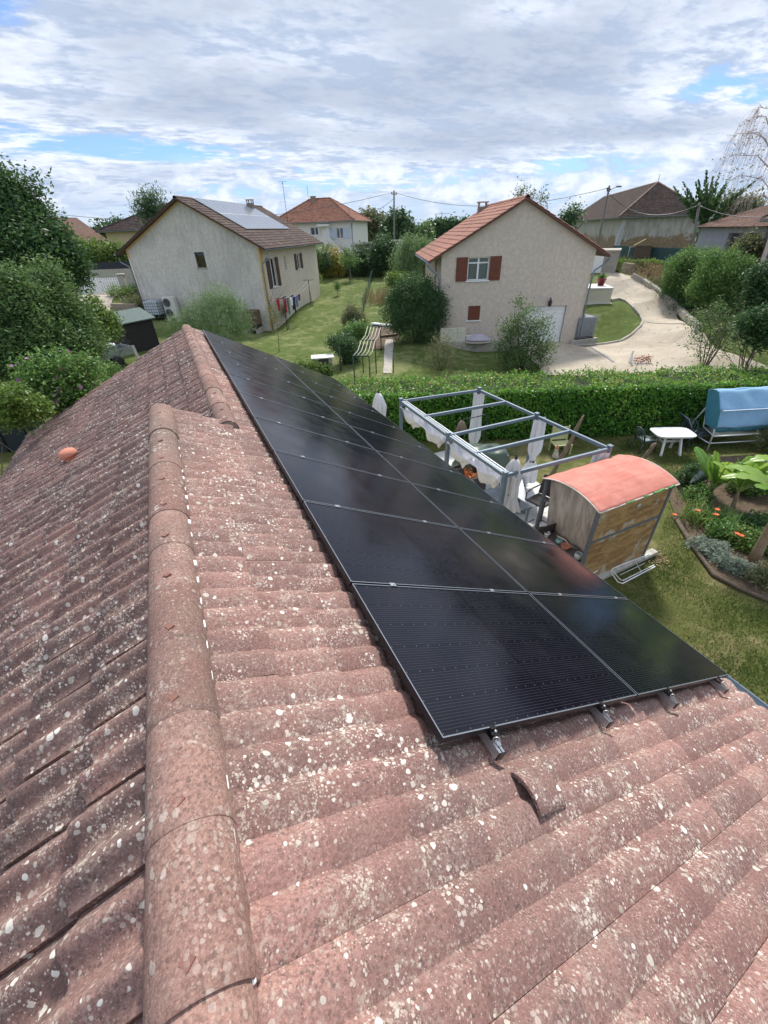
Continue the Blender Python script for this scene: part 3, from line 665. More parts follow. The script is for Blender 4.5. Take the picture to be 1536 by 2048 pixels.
def glassm():
    t=MT('window_glass'); g=N.new('ShaderNodeBsdfGlossy'); g.inputs['Roughness'].default_value=.03; tr=N.new('ShaderNodeBsdfTransparent'); tr.inputs[0].default_value=(.82,.86,.88,1)
    fr=N.new('ShaderNodeFresnel'); fr.inputs[0].default_value=1.6; mx=N.new('ShaderNodeMixShader'); Lk.new(fr.outputs[0],mx.inputs[0]); Lk.new(tr.outputs[0],mx.inputs[1]); Lk.new(g.outputs[0],mx.inputs[2]); Lk.new(mx.outputs[0],t.o.inputs[0]); return t.m
GLASS=glassm()
CURT=M('net_curtain',(.55,.57,.60),.9,.12,14,.3)
BRWN=M('brown_shutter',(.16,.045,.022),.6,.2,5,.2)
DKBR=M('dark_brown_wood',(.075,.035,.025),.65,.25,5,.3)
PVC=M('white_pvc',(.80,.81,.82),.35,.03,5,.0)
def MT_(m,T,parent,name,mat,label=None):
    m.v=[tuple(T@Vector(p)) for p in m.v]; o=m.build(name,mat,parent); 
    if label:o['label']=label
    return o
def window(parent,T,x0,x1,z0,z1,shut=None,shmat=None,curtain=True,sill=True,fr=None,shw=None,mull=True,sillmat=None,box=False):
    """window set .12 inside the opening; T = faceT matrix (y inwards)"""
    fr=fr or PVC; f=.06; d=.12
    m=MB(); m.box(x0,x1,d,d+.06,z1-f,z1); m.box(x0,x1,d,d+.06,z0,z0+f); m.box(x0,x0+f,d,d+.06,z0+f,z1-f); m.box(x1-f,x1,d,d+.06,z0+f,z1-f)
    if mull: c=(x0+x1)/2; m.box(c-.05,c+.05,d-.004,d+.055,z0+f,z1-f)
    if box: m.box(x0+f,x1-f,d+.005,d+.05,z1-.32,z1-.25)
    w_=MT_(m,T,parent,'window',fr)
    m=MB(); m.box(x0+f,x1-f,d+.025,d+.035,z0+f,z1-f); MT_(m,T,w_,'pane',GLASS)
    m=MB()
    if curtain:
        n=24; m.grid(lambda i,j:(x0+f+(x1-x0-2*f)*i,d+.10+.018*math.sin(i*55),z0+f+(z1-z0-2*f)*j),n*2,1); MT_(m,T,w_,'curtain',CURT)
    m=MB(); m.box(x0,x1,.45,.5,z0,z1); MT_(m,T,w_,'dark_room',M('room_dark',(.03,.03,.032),.9,.1,3,0))
    if sill: m=MB(); m.box(x0-.08,x1+.08,-.06,d-.003,z0-.07,z0,.008); MT_(m,T,w_,'sill',sillmat or PVC)
    if shut:
        sw=shw or (x1-x0)/2
        for s_,(a,b) in zip((-1,1),((x0-sw-.02,x0-.02),(x1+.02,x1+sw+.02))):
            if shut in('l','both') and s_<0 or shut in('r','both') and s_>0:
                m=MB(); nb=5
                for k in range(nb): m.box(a+(b-a)*k/nb+.004,a+(b-a)*(k+1)/nb-.004,-.055,-.02,z0-.02,z1+.02)
                for zz in (z0+.15,z1-.19,(z0+z1)/2): m.box(a+.02,b-.02,-.075,-.055,zz-.045,zz+.045)
                o=MT_(m,T,parent,'shutter',shmat or BRWN)
    return w_
def zigpipe(parent,pts,r,mat,name='downpipe'):
    m=MB(); m.tube(pts,r,10); return m.build(name,mat,parent)
def rendermat(name,c,dk,amt,scale=1.,bmp=.6,streak=True):
    t=MT(name); o=t.obj; a=noise(o,.35*scale,5,.6,.3); b=noise(vscale(o,3,3,.55),1.5*scale,7,.7); g=noise(o,26,4,.75); sp_=noise(o,5.5,5,.7,.6)
    cc=mixc(smooth(sp_,.42,.62),tone(c,.9),tone(c,1.07)); cc=mixc(smooth(g,.4,.66,0,.3),cc,tone(c,.72))
    cc=mixc(mth('MULTIPLY',smooth(mth('ADD',mth('MULTIPLY',a,.55),mth('MULTIPLY',b,.5)),.46,.64),amt),cc,dk)
    t.col(cc); t.rough(.95); t.b.inputs['Specular IOR Level'].default_value=.2; t.bump(mth('ADD',g,mth('MULTIPLY',sp_,.8)),bmp,.02); MATS[name]=t.m; return t.m
WALLL=rendermat('weathered_render',(.66,.625,.57),(.40,.385,.36),.6)
WALLLS=rendermat('beige_render',(.70,.62,.53),(.48,.42,.36),.35)
WALLR=rendermat('rough_beige_render',(.655,.57,.485),(.52,.45,.385),.45,1,.9)
SOFFIT=M('soffit_board',(.55,.38,.20),.8,.15,5,.1)
RT_L=tilemat('brown_roof_tile',(.075,.046,.039),(.10,.06,.05),(.058,.045,.04),.3,.3,.35)
RT_R=tilemat('orange_roof_tile',(.36,.165,.12),(.44,.215,.155),(.27,.145,.115),.1,.15,.35)
RT_B=tilemat('old_barn_tile',(.065,.045,.038),(.095,.057,.044),(.045,.036,.033),.25,.4,.3)
RT_O=tilemat('red_roof_tile',(.33,.15,.10),(.42,.20,.13),(.24,.13,.10),.1,.2,.3)
def gable_house(root,x0,x1,L,zg,ze,za,wallm,sidem,holesF,holesR,tile,side='R',oh=.6,ohf=.35,amp=.03,fas=None,tilt=True,expo=.36,pitch=.30,lod=True):
    """gable at y=0 between x0..x1; eaves ze, apex za (wall tops, local z); holesR on the +x side if side has 'R', else -x side"""
    xc=(x0+x1)/2; hw=(x1-x0)/2; sl=math.atan2(za-ze,hw); th=.24
    TF=faceT(x0,0,(1,0))
    wallface([(0,zg),(x1-x0,zg),(x1-x0,ze),(xc-x0,za),(0,ze)],holesF,TF,.28,wallm,root)
    TR=faceT(x1,.28,(0,1)); TLf=faceT(x0,L,(0,-1))
    # side walls: right side runs inwards from the gable
    TRr=Matrix(((0,-1,0,x1),(1,0,0,.28),(0,0,1,0),(0,0,0,1)))
    wallface([(0,zg),(L-.28,zg),(L-.28,ze),(0,ze)],holesR if 'R' in side else [],TRr,.28,sidem,root)
    TLl=Matrix(((0,1,0,x0),(1,0,0,.28),(0,0,1,0),(0,0,0,1)))
    wallface([(0,zg),(L-.28,zg),(L-.28,ze),(0,ze)],holesR if 'L' in side else [],TLl,.28,sidem,root)
    m=MB(); m.prism([(x0+.28,zg),(x1-.28,zg),(x1-.28,ze-.02),(xc,za-.12),(x0+.28,ze-.02)],L-.02,L-.27,'y'); m.build('back_wall',sidem,root)
    # roof deck, soffit, tiles
    run=(hw+oh)/math.cos(sl); rise=math.tan(sl)
    zt=za+.10
    for sg in (1,-1):
        xe=xc+sg*(hw+oh); zeo=zt-rise*(hw+oh)
        m=MB(); m.prism([(xc,zt),(xe,zeo),(xe,zeo-.10),(xc,zt-.10)],-ohf,L+ohf,'y'); m.build('roof_deck',fas or DKBR,root)
        eu=np.array([sg*math.cos(sl),0,-math.sin(sl)]); ev=np.array([0,1.,0])
        o=tiles('roof',np.array([xc,-ohf-.03,zt+.015]),eu,ev,.02,run+.06,0,L+2*ohf+.06,expo,pitch,1,tile,root,amp=amp,lift=.03,nr=6,jit=.002,lod=lod,lap=.004,seed=int(L*10)+sg)
        shade_auto(o,45)
        m=MB(); gx=xe+sg*.085; gz=zeo-.03
        m.grid(lambda i,j:(gx-sg*math.cos(math.pi*j)*.075,-ohf+(L+2*ohf)*i,gz-math.sin(math.pi*j)*.075),1,8,True,thick=.004); m.build('gutter',ZINC,root)
    for o in cap_run((xc,L+ohf,zt+.0),(xc,-ohf-.04,zt+.0),.13,.4,tile,root,seed=3): pass
    return TF,TRr,TLl,zt,sl
# ---------------------------------------------------------------- house on the left
LC=(6.5,35.6); AZL=33.3
hl=empty('house',(LC[0],LC[1],G0),'pale house with grey-streaked gable, brown roof and solar panels, left of the lawn','house',rz=-R(AZL))
wL=10.7; LL=15.2
def loc(root,P):
    root_m=Matrix.Translation(root.location)@Matrix.Rotation(root.rotation_euler[2],4,'Z'); return root_m.inverted()@Vector([float(v) for v in P])
def onplane(px,py,root,axis,val):
    """local point on the root's local plane (axis=val) seen at a pixel"""
    c=loc(root,CAM); q=loc(root,CAM+ray(px,py)); d=q-c; t=(val-c[axis])/d[axis]; return c+d*t
def onslope(px,py,root,p0,n):
    c=loc(root,CAM); d=loc(root,CAM+ray(px,py))-c; n=Vector(n); t=((Vector(p0)-c).dot(n))/d.dot(n); return c+d*t
ze=5.85; za=8.70
w1=onplane(387,503,hl,1,0); w2=onplane(409,535,hl,1,0)
hx0=w1.x+wL; hx1=hx0+.78
hF=[(hx0,hx1,w2.z,w1.z-.05)]
# side windows (local y along the wall)
def sy(px,py): p=onplane(px,py,hl,0,0); return p.y,p.z
a0=sy(534,505);a1=sy(546,548);b0=sy(564,497);b1=sy(571,525);c0=sy(588,497);c1=sy(602,532)
print('L side windows',a0,a1,b0,b1,c0,c1,'gable win',w1,w2)
hR=[(a0[0]-.28,a0[0]-.28+1.35,2.95,4.95),(b0[0]-.28,b0[0]+.2,3.9,4.95),(c0[0]-.28+.25,c0[0]-.28+1.35,3.75,4.95)]
TF,TRr,TLl,ztL,slL=gable_house(hl,-wL,0,LL,-.6,ze,za,WALLL,WALLLS,hF,hR,RT_L,oh=.65,ohf=.45)
window(hl,TF,*hF[0][:2],hF[0][2],hF[0][3],curtain=False,fr=DKBR,mull=False,sillmat=CONC)
window(hl,TRr,*hR[0],shut='both',shmat=DKBR,shw=.62); window(hl,TRr,*hR[1],fr=PVC,mull=False); window(hl,TRr,*hR[2],shut='both',shmat=DKBR,shw=.55)
# ochre corner bands, set proud of the walls
OCH=M('ochre_paint',(.62,.42,.18),.85,.12,4,.2)
m=MB(); m.box(-.16,.012,-.012,-.001,-.5,5.7); m.box(.001,.012,-.012,.40,-.5,5.7); m.box(-wL-.012,-wL+.16,-.012,-.001,1.6,5.7)
rk=.17
for sg,xa in ((1,0),(-1,-wL)):
    a=(xa,-.006,ze-.06);b=(-wL/2,-.006,za-.06); m.bar(a,b,.010,.17,up=(0,0,1))
m.build('corner_band',OCH,hl)
xe=.65
zigpipe(hl,[(xe+.08,-.1,5.35),(xe+.06,-.12,5.0),(.10,-.10,4.72),(.06,-.08,4.4),(.05,-.07,2.0),(.06,-.07,-.1)],.05,ZINC)
zigpipe(hl,[(-wL-xe-.08,-.1,5.35),(-wL-xe,-.12,5.05),(-wL-.10,-.10,4.75),(-wL-.03,-.09,4.4),(-wL-.02,-.09,1.7)],.05,ZINC)
zigpipe(hl,[(-wL+.10,-.05,5.3),(-wL+.12,-.05,1.75)],.045,PVC)
m=MB(); m.box(-4.4,-2.75,-.06,.0-.004,1.85,2.42); m.build('air_vent_box',M('dark_vent',(.05,.05,.05),.8,.2,9,.1),hl); m=MB(); m.box(-4.45,-2.7,-.10,-.004,1.72,1.83,.01); m.build('sill',CONC,hl)
for (yy,xx,hh) in ((11.6,-wL/2+.5,1.0),):
    m=MB(); m.box(xx-.26,xx+.26,yy-.26,yy+.26,ztL-.6,ztL+.16,.0); ch=m.build('chimney',M('chimney_brick',(.25,.20,.17),.9,.2,9,.4),hl)
    m=MB(); m.box(xx-.32,xx+.32,yy-.32,yy+.32,ztL+.38,ztL+.44,.01); 
    for sx in (-1,1):
        for sy2 in (-1,1): m.box(xx+sx*.22-.04,xx+sx*.22+.04,yy+sy2*.22-.04,yy+sy2*.22+.04,ztL+.162,ztL+.378)
    m.build('chimney_cap',CONC,ch)
m=MB(); m.tube([(-2.5,LL-.5,ztL-2),(-2.5,LL-.5,ztL+1.9)],.022,6); m.tube([(-2.9,LL-.5,ztL+1.85),(-2.1,LL-.5,ztL+1.85)],.012,5); m.tube([(-2.5,LL-.9,ztL+1.7),(-2.5,LL-.1,ztL+1.7)],.012,5); m.build('antenna',DARKMETAL,hl)
# solar panels on the neighbour's roof, sky reflection painted into the cell colour
nL=(math.sin(slL),0,math.cos(slL)); p0=(-wL/2,0,ztL+.16)
q=[onslope(a,b,hl,p0,nL) for a,b in ((377,391.5),(503,410),(581.5,458),(490,455))]
print('PV quad',[tuple(round(v,2) for v in p) for p in q])
def pvmat():
    t=MT('cells_painted_sky'); sp=N.new('ShaderNodeSeparateXYZ'); Lk.new(t.obj,sp.inputs[0])
    c=mixc(smooth(noise(t.obj,.7,3,.5),.3,.7),(.13,.155,.20),(.18,.205,.25)); t.col(c); t.rough(.18); t.b.inputs['IOR'].default_value=1.7; return t.m
PV=pvmat(); NROW,NCOL=2,9
ya=q[0].y; yb=(q[1].y); cy_=math.cos(slL)
ua=((q[0].x+wL/2)/cy_+(q[1].x+wL/2)/cy_)/2; ub=((q[2].x+wL/2)/cy_+(q[3].x+wL/2)/cy_)/2; yb=q[2].y; ya=min(q[3].y,q[0].y)+.15
print('pv u',ua,ub,'y',ya,yb)
Wp=(yb-ya)/NCOL; Hp=(ub-ua)/NROW; rm=Matrix.Translation(hl.location)@Matrix.Rotation(-R(AZL),4,'Z')
MQ=Matrix(((cy_,0,math.sin(slL),0),(0,1,0,0),(-math.sin(slL),0,cy_,0),(0,0,0,1)))
pr_=bpy.data.objects.new('solar_panel',None); col.objects.link(pr_)
m=MB(); m.box(0.01,Hp-.012,.014,Wp-.014,-.04,.0); m.build('frame',M('grey_frame',(.35,.37,.39),.4,.1,5,0,.5),pr_)
m=MB(); m.box(.035,Hp-.037,.035,Wp-.037,.001,.004); m.build('cell_sheet',PV,pr_)
for r_ in range(NROW):
    for c_ in range(NCOL):
        o=pr_ if r_==c_==0 else copy_tree(pr_)
        P=Vector((-wL/2,0,ztL+.15))+MQ@Vector((ua+r_*Hp,ya+c_*Wp,0))
        o.matrix_world=rm@Matrix.Translation(P)@MQ
        tag(o,f"solar panel painted pale with sky reflection on left house's roof, {'upper' if r_==0 else 'lower'} row, {ORD[c_] if c_ else 'nearest'} to gable",'solar panel','solar panels on the left house')
# ---------------------------------------------------------------- house on the right
AZR=25.0; wR=8.81; LR=9.9
hr=empty('house',(14.30,22.89,G0),'beige rough-rendered house with orange tiled roof, brown shutters and white garage door','house',rz=-R(AZR))
def gx(px,py): p=onplane(px,py,hr,1,0); return p.x,p.z
W1=gx(937,515);W2=gx(974,560);S1=gx(937,612);S2=gx(957,640);G1=gx(1134,612);G2=gx(1121,678); print('ridge end',onplane(971,415,hr,0,wR/2),'eave end',onplane(855,486,hr,0,-.75),'wall end',onplane(861,505,hr,0,0),'apex',gx(1055,386),'eaves',gx(852,488),gx(1222,494));print('R',W1,W2,S1,S2,G1,G2)
gxr=G1[0]
hF=[(W1[0],W2[0]+.05,W2[1],W1[1]),(S1[0],S2[0]+.05,S2[1],S1[1]),(gxr-2.55,gxr,.22,2.35)]
TF,TRr,TLl,ztR,slR=gable_house(hr,0,wR,LR,-.5,5.2,7.56,WALLR,WALLR,hF,[(2.0,2.9,2.8,5.0)],RT_R,side='L',oh=.75,ohf=.25,amp=.035,expo=.40,pitch=.30,fas=M('red_brown_board',(.14,.06,.045),.7,.2,5,.1))
window(hr,TF,*hF[0],shut='both',shw=.66,box=True)
window(hr,TF,hF[1][0],hF[1][1],hF[1][2],hF[1][3],curtain=False)
m=MB(); a=hF[1]
for k in range(4): m.box(a[0]+(a[1]-a[0])*k/4+.004,a[0]+(a[1]-a[0])*(k+1)/4-.004,.02,.05,a[2]+.01,a[3]-.01)
for zz in (.12,.5,.88): zc=a[2]+(a[3]-a[2])*zz; m.box(a[0]+.03,a[1]-.03,.005,.02,zc-.04,zc+.04)
MT_(m,TF,hr,'shutter',BRWN,'closed brown shutter of the small ground floor window')
# sectional garage door
m=MB()
for k in range(9): z0=.22+k*.235; m.box(gxr-2.53,gxr-.02,.12,.16,z0+.005,z0+.230,.006)
m.box(gxr-2.53,gxr-.02,.165,.18,.22,2.33); MT_(m,TF,hr,'garage_door',PVC)
m=MB(); m.box(gxr-.02,gxr+.0,.002,.12,.22,2.33); m.box(gxr-2.55,gxr,.002,.12,2.331,2.348); MT_(m,TF,hr,'door_frame',M('grey_frame2',(.35,.35,.34),.6,.1,5,0))
# wall lantern
lx,lz=gx(1098,603); m=MB(); m.lathe([(.03,0),(.10,.04),(.13,.28),(.05,.38),(.02,.5),(.0,.52)],(lx,-.22,lz-.25),8,False); m.bar((lx,-.2,lz+.2),(lx,0,lz+.2),.03); m.build('wall_lamp',DARKMETAL,hr)
ex=wR+.75
zigpipe(hr,[(ex+.10,.0,4.70),(ex-.15,-.05,4.45),(wR+.10,-.10,4.15),(wR+.06,-.09,3.8),(wR+.06,-.09,.05)],.05,ZINC)
zigpipe(hr,[(-.85,.0,4.70),(-.55,-.05,4.45),(-.18,-.10,4.2),(-.08,-.09,3.9),(-.07,-.09,.05)],.05,ZINC)
m=MB(); m.box(-.70,-.60,4.0,4.1,.2,4.5); m.build('timber_post',BRWN,hr)
for (yy,xx) in ((9.0,wR/2-.5),):
    m=MB(); m.box(xx-.3,xx+.3,yy-.25,yy+.25,ztR-.5,ztR-.02); ch=m.build('chimney',MATS['chimney_brick'],hr); m=MB(); m.box(xx-.38,xx+.38,yy-.32,yy+.32,ztR+.22,ztR+.28)
    for sx in (-1,1): m.box(xx+sx*.26-.04,xx+sx*.26+.04,yy-.2,yy+.2,ztR-.018,ztR+.218)
    m.build('chimney_cap',CONC,ch)
m=MB(); m.tube([(1.2,10.5,ztR-2.0),(1.2,10.5,ztR-.2)],.02,6); m.tube([(.7,10.5,ztR-.3),(1.8,10.5,ztR-.3)],.012,5)
for k in range(5): m.tube([(.75+k*.24,10.1,ztR-.3),(.75+k*.24,10.9,ztR-.3)],.008,4)
m.build('antenna',DARKMETAL,hr)
# ================================================================= near garden
DECK=M('white_deck_boards',(.60,.60,.58),.7,.1,7,.2)
GREY=M('blue_grey_metal',(.15,.20,.25),.5,.12,6,.05,.2)
CLOTH=M('white_cloth',(.74,.74,.76),.9,.06,5,.2,dirt=((.5,.5,.52),.4))
CLOTHG=M('greyish_cloth',(.60,.58,.57),.9,.08,5,.2,dirt=((.38,.37,.36),.5))
m=MB(); n=19
for k in range(n): y0=4.1+k*.32; m.box(4.0,8.0,y0,y0+.312,G0+.0,G0+.07)
o=m.build('deck',DECK,loc=(0,0,0)); tag(o,'whitewashed board deck under the pergola beside the roof edge','deck')
# ---- pergola
A={'f':(4.93,9.95),'F':(7.52,9.60),'m':(4.80,7.16),'M':(7.53,7.08),'n':(4.74,4.93),'N':(7.55,4.78)}; zp=-2.40
pg=empty('pergola',(6.1,7.3,G0+.07),'grey metal pergola frame with open roof and white canopy folded to one side','pergola')
def rp(o,root): o.parent=root; o.location=Vector(o.location)-Vector(root.location); return o
for k,(x,y) in A.items():
    m=MB(); m.box(x-.045,x+.045,y-.045,y+.045,G0+.07,zp+.03,.006); m.box(x-.055,x+.055,y-.055,y+.055,zp+.031,zp+.055,.004); m.box(x-.09,x+.09,y-.09,y+.09,G0+.07,G0+.08); rp(m.build('post',GREY),pg)
def beam(a,b,z=zp-.0,w=.06,h=.08):
    m=MB(); m.bar((a[0],a[1],z),(b[0],b[1],z),w,h,bev=.004); rp(m.build('beam',GREY),pg)
mid=lambda a,b:((a[0]+b[0])/2,(a[1]+b[1])/2)
for a,b in (('f','F'),('f','m'),('m','n'),('F','M'),('M','N'),('m','M'),('n','N')): beam(A[a],A[b],zp-.045)
beam(mid(A['f'],A['m']),mid(A['F'],A['M']),zp-.045); beam(mid(A['m'],A['n']),mid(A['M'],A['N']),zp-.045)
for dx_ in (.07,.14):
    m=MB(); m.bar((A['f'][0]+dx_,A['f'][1]-.05,zp-.04),(A['n'][0]+dx_,A['n'][1]+.05,zp-.04),.02,.03); rp(m.build('canopy_track',M('pale_rail',(.55,.58,.62),.4,.1,5,0,.4)),pg)
# folded canopy in two bays, each hanging in uneven swags
for (a,b,sd) in (('f','m',1),('m','n',2)):
    rd=random.Random(sd); A_,B_=A[a],A[b]; ph=rd.random()*6
    def fn(i,j):
        y=A_[1]+(B_[1]-A_[1])*(.03+.94*i); x=A_[0]+(B_[0]-A_[0])*i; fold=abs(math.sin(i*math.pi*2.0+.15))**.8
        w=j-.5; sag=-.10-.42*fold*(1-(2*w)**2*.75)-.05*math.sin(i*31+ph)*(1-abs(2*w))
        return (x+.02+w*.30+.05+.03*math.sin(i*23+j*7),y,zp-.06+sag+(.05*math.sin(j*19+i*9)))
    m=MB(); m.grid(fn,70,18,True,thick=.004); rp(m.build('folded_canopy',CLOTH),pg)
def curtain(x,y,ztop,zbot,r,mat,root,seed,tie=.55,lean=(0,0),name='curtain'):
    rd=random.Random(seed); ph=[rd.uniform(0,6.28) for _ in range(4)]
    def fn(i,j):
        a=j*2*math.pi; t=i; w=r*(1.0-.62*math.exp(-((t-tie)/.10)**2))*(.75+.45*t if t>tie else 1.0)
        fl=1+.30*math.sin(5*a+ph[0]+t*1.5)+.16*math.sin(9*a+ph[1]-t*2)+.1*math.sin(2*a+ph[2]+t*5)
        return (x+lean[0]*t+math.cos(a)*w*fl,y+lean[1]*t+math.sin(a)*w*fl*.8,ztop+(zbot-ztop)*t)
    m=MB(); m.grid(fn,22,44,True); o=m.build(name,mat)
    if root is not None: rp(o,root)
    return o
curtain(7.45,9.50,zp-.08,G0+.12,.15,CLOTH,pg,1,.9)
curtain(7.60,6.98,zp-.10,G0+.3,.16,CLOTH,pg,2,.62,(-.10,-.05))
curtain(7.45,4.86,zp-.10,G0+.3,.14,CLOTH,pg,4,.62)
curtain(5.02,4.98,zp-.12,G0+.5,.12,CLOTH,pg,6,.6,(.25,.15))
m=MB()
for (x,y,z) in ((7.53,6.94,-3.72),(7.45,4.86,-3.72)): m.lathe([(.075,-.02),(.08,.0),(.075,.02)],(x,y,z),12)
rp(m.build('curtain_tie',M('black_strap',(.02,.02,.02),.8,.1,8,0)),pg)
# ---- closed parasols
def parasol(x,y,ztop,zlow,r,label,mat,seed,lean=(0,0)):
    p=empty('closed_parasol',(x,y,G0+.05),label,'parasol'); h=ztop-(G0+.05)
    m=MB(); m.tube([(lean[0],lean[1],0),(0,0,h+.04)],.022,8); m.lathe([(.25,0),(.25,.05),(.05,.09),(.03,.3)],(lean[0],lean[1],0),16); m.build('pole',CONC,p)
    m=MB(); m.lathe([(.0,.08),(.025,.07),(.03,.0),(.02,-.03)],(0,0,h+.02),10); m.build('finial',DARKMETAL,p)
    rd=random.Random(seed); ph=rd.random()*6; zl=zlow-(G0+.05)
    def fn(i,j):
        a=j*2*math.pi; t=i
        prof=np.interp(t,[0,.04,.12,.28,.45,.62,.68,.74,.86,1],[.03,.08,.115,.15,.125,.10,.075,.10,.155,.20])*r/.2
        fl=1+.26*math.sin(8*a+ph+t*.8)*min(1,t*4)+.08*math.sin(3*a+t*5)
        return (math.cos(a)*prof*fl+lean[0]*t*.5,math.sin(a)*prof*fl+lean[1]*t*.5,h+(zl-h)*t+.06*math.sin(4*a+ph)*t**4)
    m=MB(); m.grid(fn,30,64,True); m.build('canopy',mat,p)
    m=MB(); m.lathe([(.08*r/.2,-.02),(.088*r/.2,0),(.08*r/.2,.02)],(lean[0]*.34,lean[1]*.34,h+(zl-h)*.68),16); m.build('tie',MATS['black_strap'],p); return p
pa=at(1032,918,-2.20); parasol(pa[0],pa[1],-2.20,-3.42,.22,'closed beige-grey parasol tied with a dark band beside the pergola corner','' or CLOTHG,3,(-.03,-.03))
pa=at(757,786,-2.45); parasol(pa[0],pa[1],-2.45,-4.1,.26,'closed white parasol in front of the hedge left of the pergola',CLOTH,5)
# ---- furniture under the pergola
RATT=M('dark_rattan',(.045,.035,.032),.7,.3,60,.7)
GLS=MT('smoked_glass'); GLS.col((.05,.06,.075)); GLS.rough(.08); GLS=GLS.m
c=at(985,985,-3.92); x,y=5.55,5.75
t_=empty('patio_table',(x,y,G0+.07),'rectangular glass-topped patio table under the near pergola bay','table')
m=MB(); m.box(-.75,.55,-.45,.75,.70,.712,.004); m.build('glass_top',GLS,t_); m=MB()
for a in ((-.75,-.70,-.45,.75),(.50,.55,-.45,.75),(-.70,.50,-.45,-.40),(-.70,.50,.70,.75)): m.box(a[0],a[1],a[2],a[3],.66,.698)
m.build('table_frame',GREY,t_)
for a,b in ((-.7,-.4),(.5,-.4),(-.7,.7),(.5,.7)): m=MB(); m.box(a-.025,a+.025,b-.025,b+.025,0,.66); m.build('leg',GREY,t_)
def patio_chair(x,y,rz,label):
    r=empty('patio_chair',(x,y,G0+.07),label,'chair',rz,'dark rattan chairs under the pergola')
    m=MB(); m.box(-.27,.27,-.26,.27,.38,.44,.02); m.build('seat',RATT,r)
    m=MB(); m.grid(lambda i,j:(-.27+.54*i,.25+.12*j+.03*math.cos((i-.5)*3),.44+.52*j),8,8,True,thick=.02); m.build('backrest',RATT,r)
    for s_ in (-1,1): m=MB(); m.tube([(s_*.28,-.24,0),(s_*.28,-.25,.62),(s_*.29,.0,.66),(s_*.28,.3,.66)],.018,8); m.build('armrest',DARKMETAL,r)
    for a,b in ((-.24,-.22),(.24,-.22),(-.24,.24),(.24,.24)): m=MB(); m.tube([(a,b,.38),(a*1.05,b*1.1,0)],.016,8); m.build('leg',DARKMETAL,r)
    return r
patio_chair(5.72,4.72,R(175),'dark rattan armchair at the near end of the glass table, back to the camera')
patio_chair(6.85,5.75,R(-80),'dark rattan armchair right of the glass table beneath the frame')
patio_chair(5.35,7.0,R(10),'dark rattan armchair between glass table and brown planter box')
# white cushioned lounger
r=empty('sun_lounger',(6.75,6.7,G0+.07),'low garden lounger with a long white cushion under the pergola','lounger',R(-35))
m=MB(); m.box(-.3,.3,-.8,.7,.30,.40,.03); m.build('cushion',CLOTH,r); m=MB(); m.box(-.32,.32,-.82,.72,.24,.298); m.build('frame',GREY,r)
for a,b in ((-.28,-.75),(.28,-.75),(-.28,.65),(.28,.65)): m=MB(); m.box(a-.02,a+.02,b-.02,b+.02,0,.24); m.build('leg',GREY,r)
# birdcage lantern on the table
r=empty('lantern',(5.62,5.42,G0+.07+.713),'black wire birdcage lantern standing on the glass table','lantern')
m=MB()
for k in range(12):
    a=k*math.pi/6; m.tube([(.13*math.cos(a),.13*math.sin(a),0),(.13*math.cos(a),.13*math.sin(a),.22),(.09*math.cos(a),.09*math.sin(a),.33),(0,0,.40)],.006,4)
for z,r_ in ((.0,.13),(.11,.13),(.22,.13),(.31,.10)): m.tube([(r_*math.cos(k*math.pi/8),r_*math.sin(k*math.pi/8),z) for k in range(17)],.006,4)
m.tube([(0,0,.40),(.02,0,.44),(0,0,.47)],.006,4); m.build('wire_cage',DARKMETAL,r); m=MB(); m.lathe([(.12,0),(.12,.015),(.03,.02),(.03,.12),(0,.12)],n=12); m.build('candle_tray',DARKMETAL,r)
# brown fire-table box with orange cushions of bracken
r=empty('planter_box',(5.75,7.75,G0+.07),'dark brown rattan box planter holding dry orange foliage','planter')
m=MB()
for a in ((-.55,.55,-.45,-.40),(-.55,.55,.40,.45),(-.55,-.50,-.40,.40),(.50,.55,-.40,.40)): m.box(a[0],a[1],a[2],a[3],0,.55)
m.build('box',RATT,r); m=MB(); m.box(-.50,.50,-.40,.40,.38,.42); m.build('soil',SOIL,r)
ORL=leafm('orange_dry_leaf',(.30,.08,.02),(.45,.15,.04),(.55,.26,.08))
P=np.stack([rng.uniform(-.38,.38,260),rng.uniform(-.3,.3,260),rng.uniform(.42,.55,260)],1); V,F,rv=leafmesh(P,.12,.5,.2); npmesh('foliage',V,F,ORL,rv,r)
# translucent green cover drawn over garden furniture
GRN=MT('green_plastic_cover'); GRN.col((.10,.15,.11)); GRN.rough(.3); GRN.b.inputs['Transmission Weight'].default_value=.3; GRN=GRN.m
def cover(x,y,w,d,h,rz,label,sd):
    rd=random.Random(sd); ph=[rd.random()*6 for _ in range(6)]
    def fn(i,j):
        u=(i-.5)*2; v=(j-.5)*2; e=max(abs(u),abs(v)); z=h*(1-.18*abs(v)-.1*u) if e<.72 else h*(1-.2)*(1-(e-.72)/.28)**.85+.02
        return (u*w*(1+.03*math.sin(v*9+ph[0])),v*d*(1+.03*math.sin(u*8+ph[1])),max(z,.02)+.03*math.sin(u*7+ph[2])*math.sin(v*5+ph[3]))
    m=MB(); m.grid(fn,24,24,True,thick=.004); o=m.build('cover',GRN,loc=(x,y,G0+.07),rz=rz); tag(o,label,'cover'); return o
cover(6.85,8.2,.85,.55,1.0,R(-15),'green translucent sheet draped over furniture under the far pergola bay',2)
cover(4.95,8.35,.45,.6,1.0,R(5),'dark green sheet draped low beside the far pergola post',7)
m=MB(); p=(6.75,8.35)
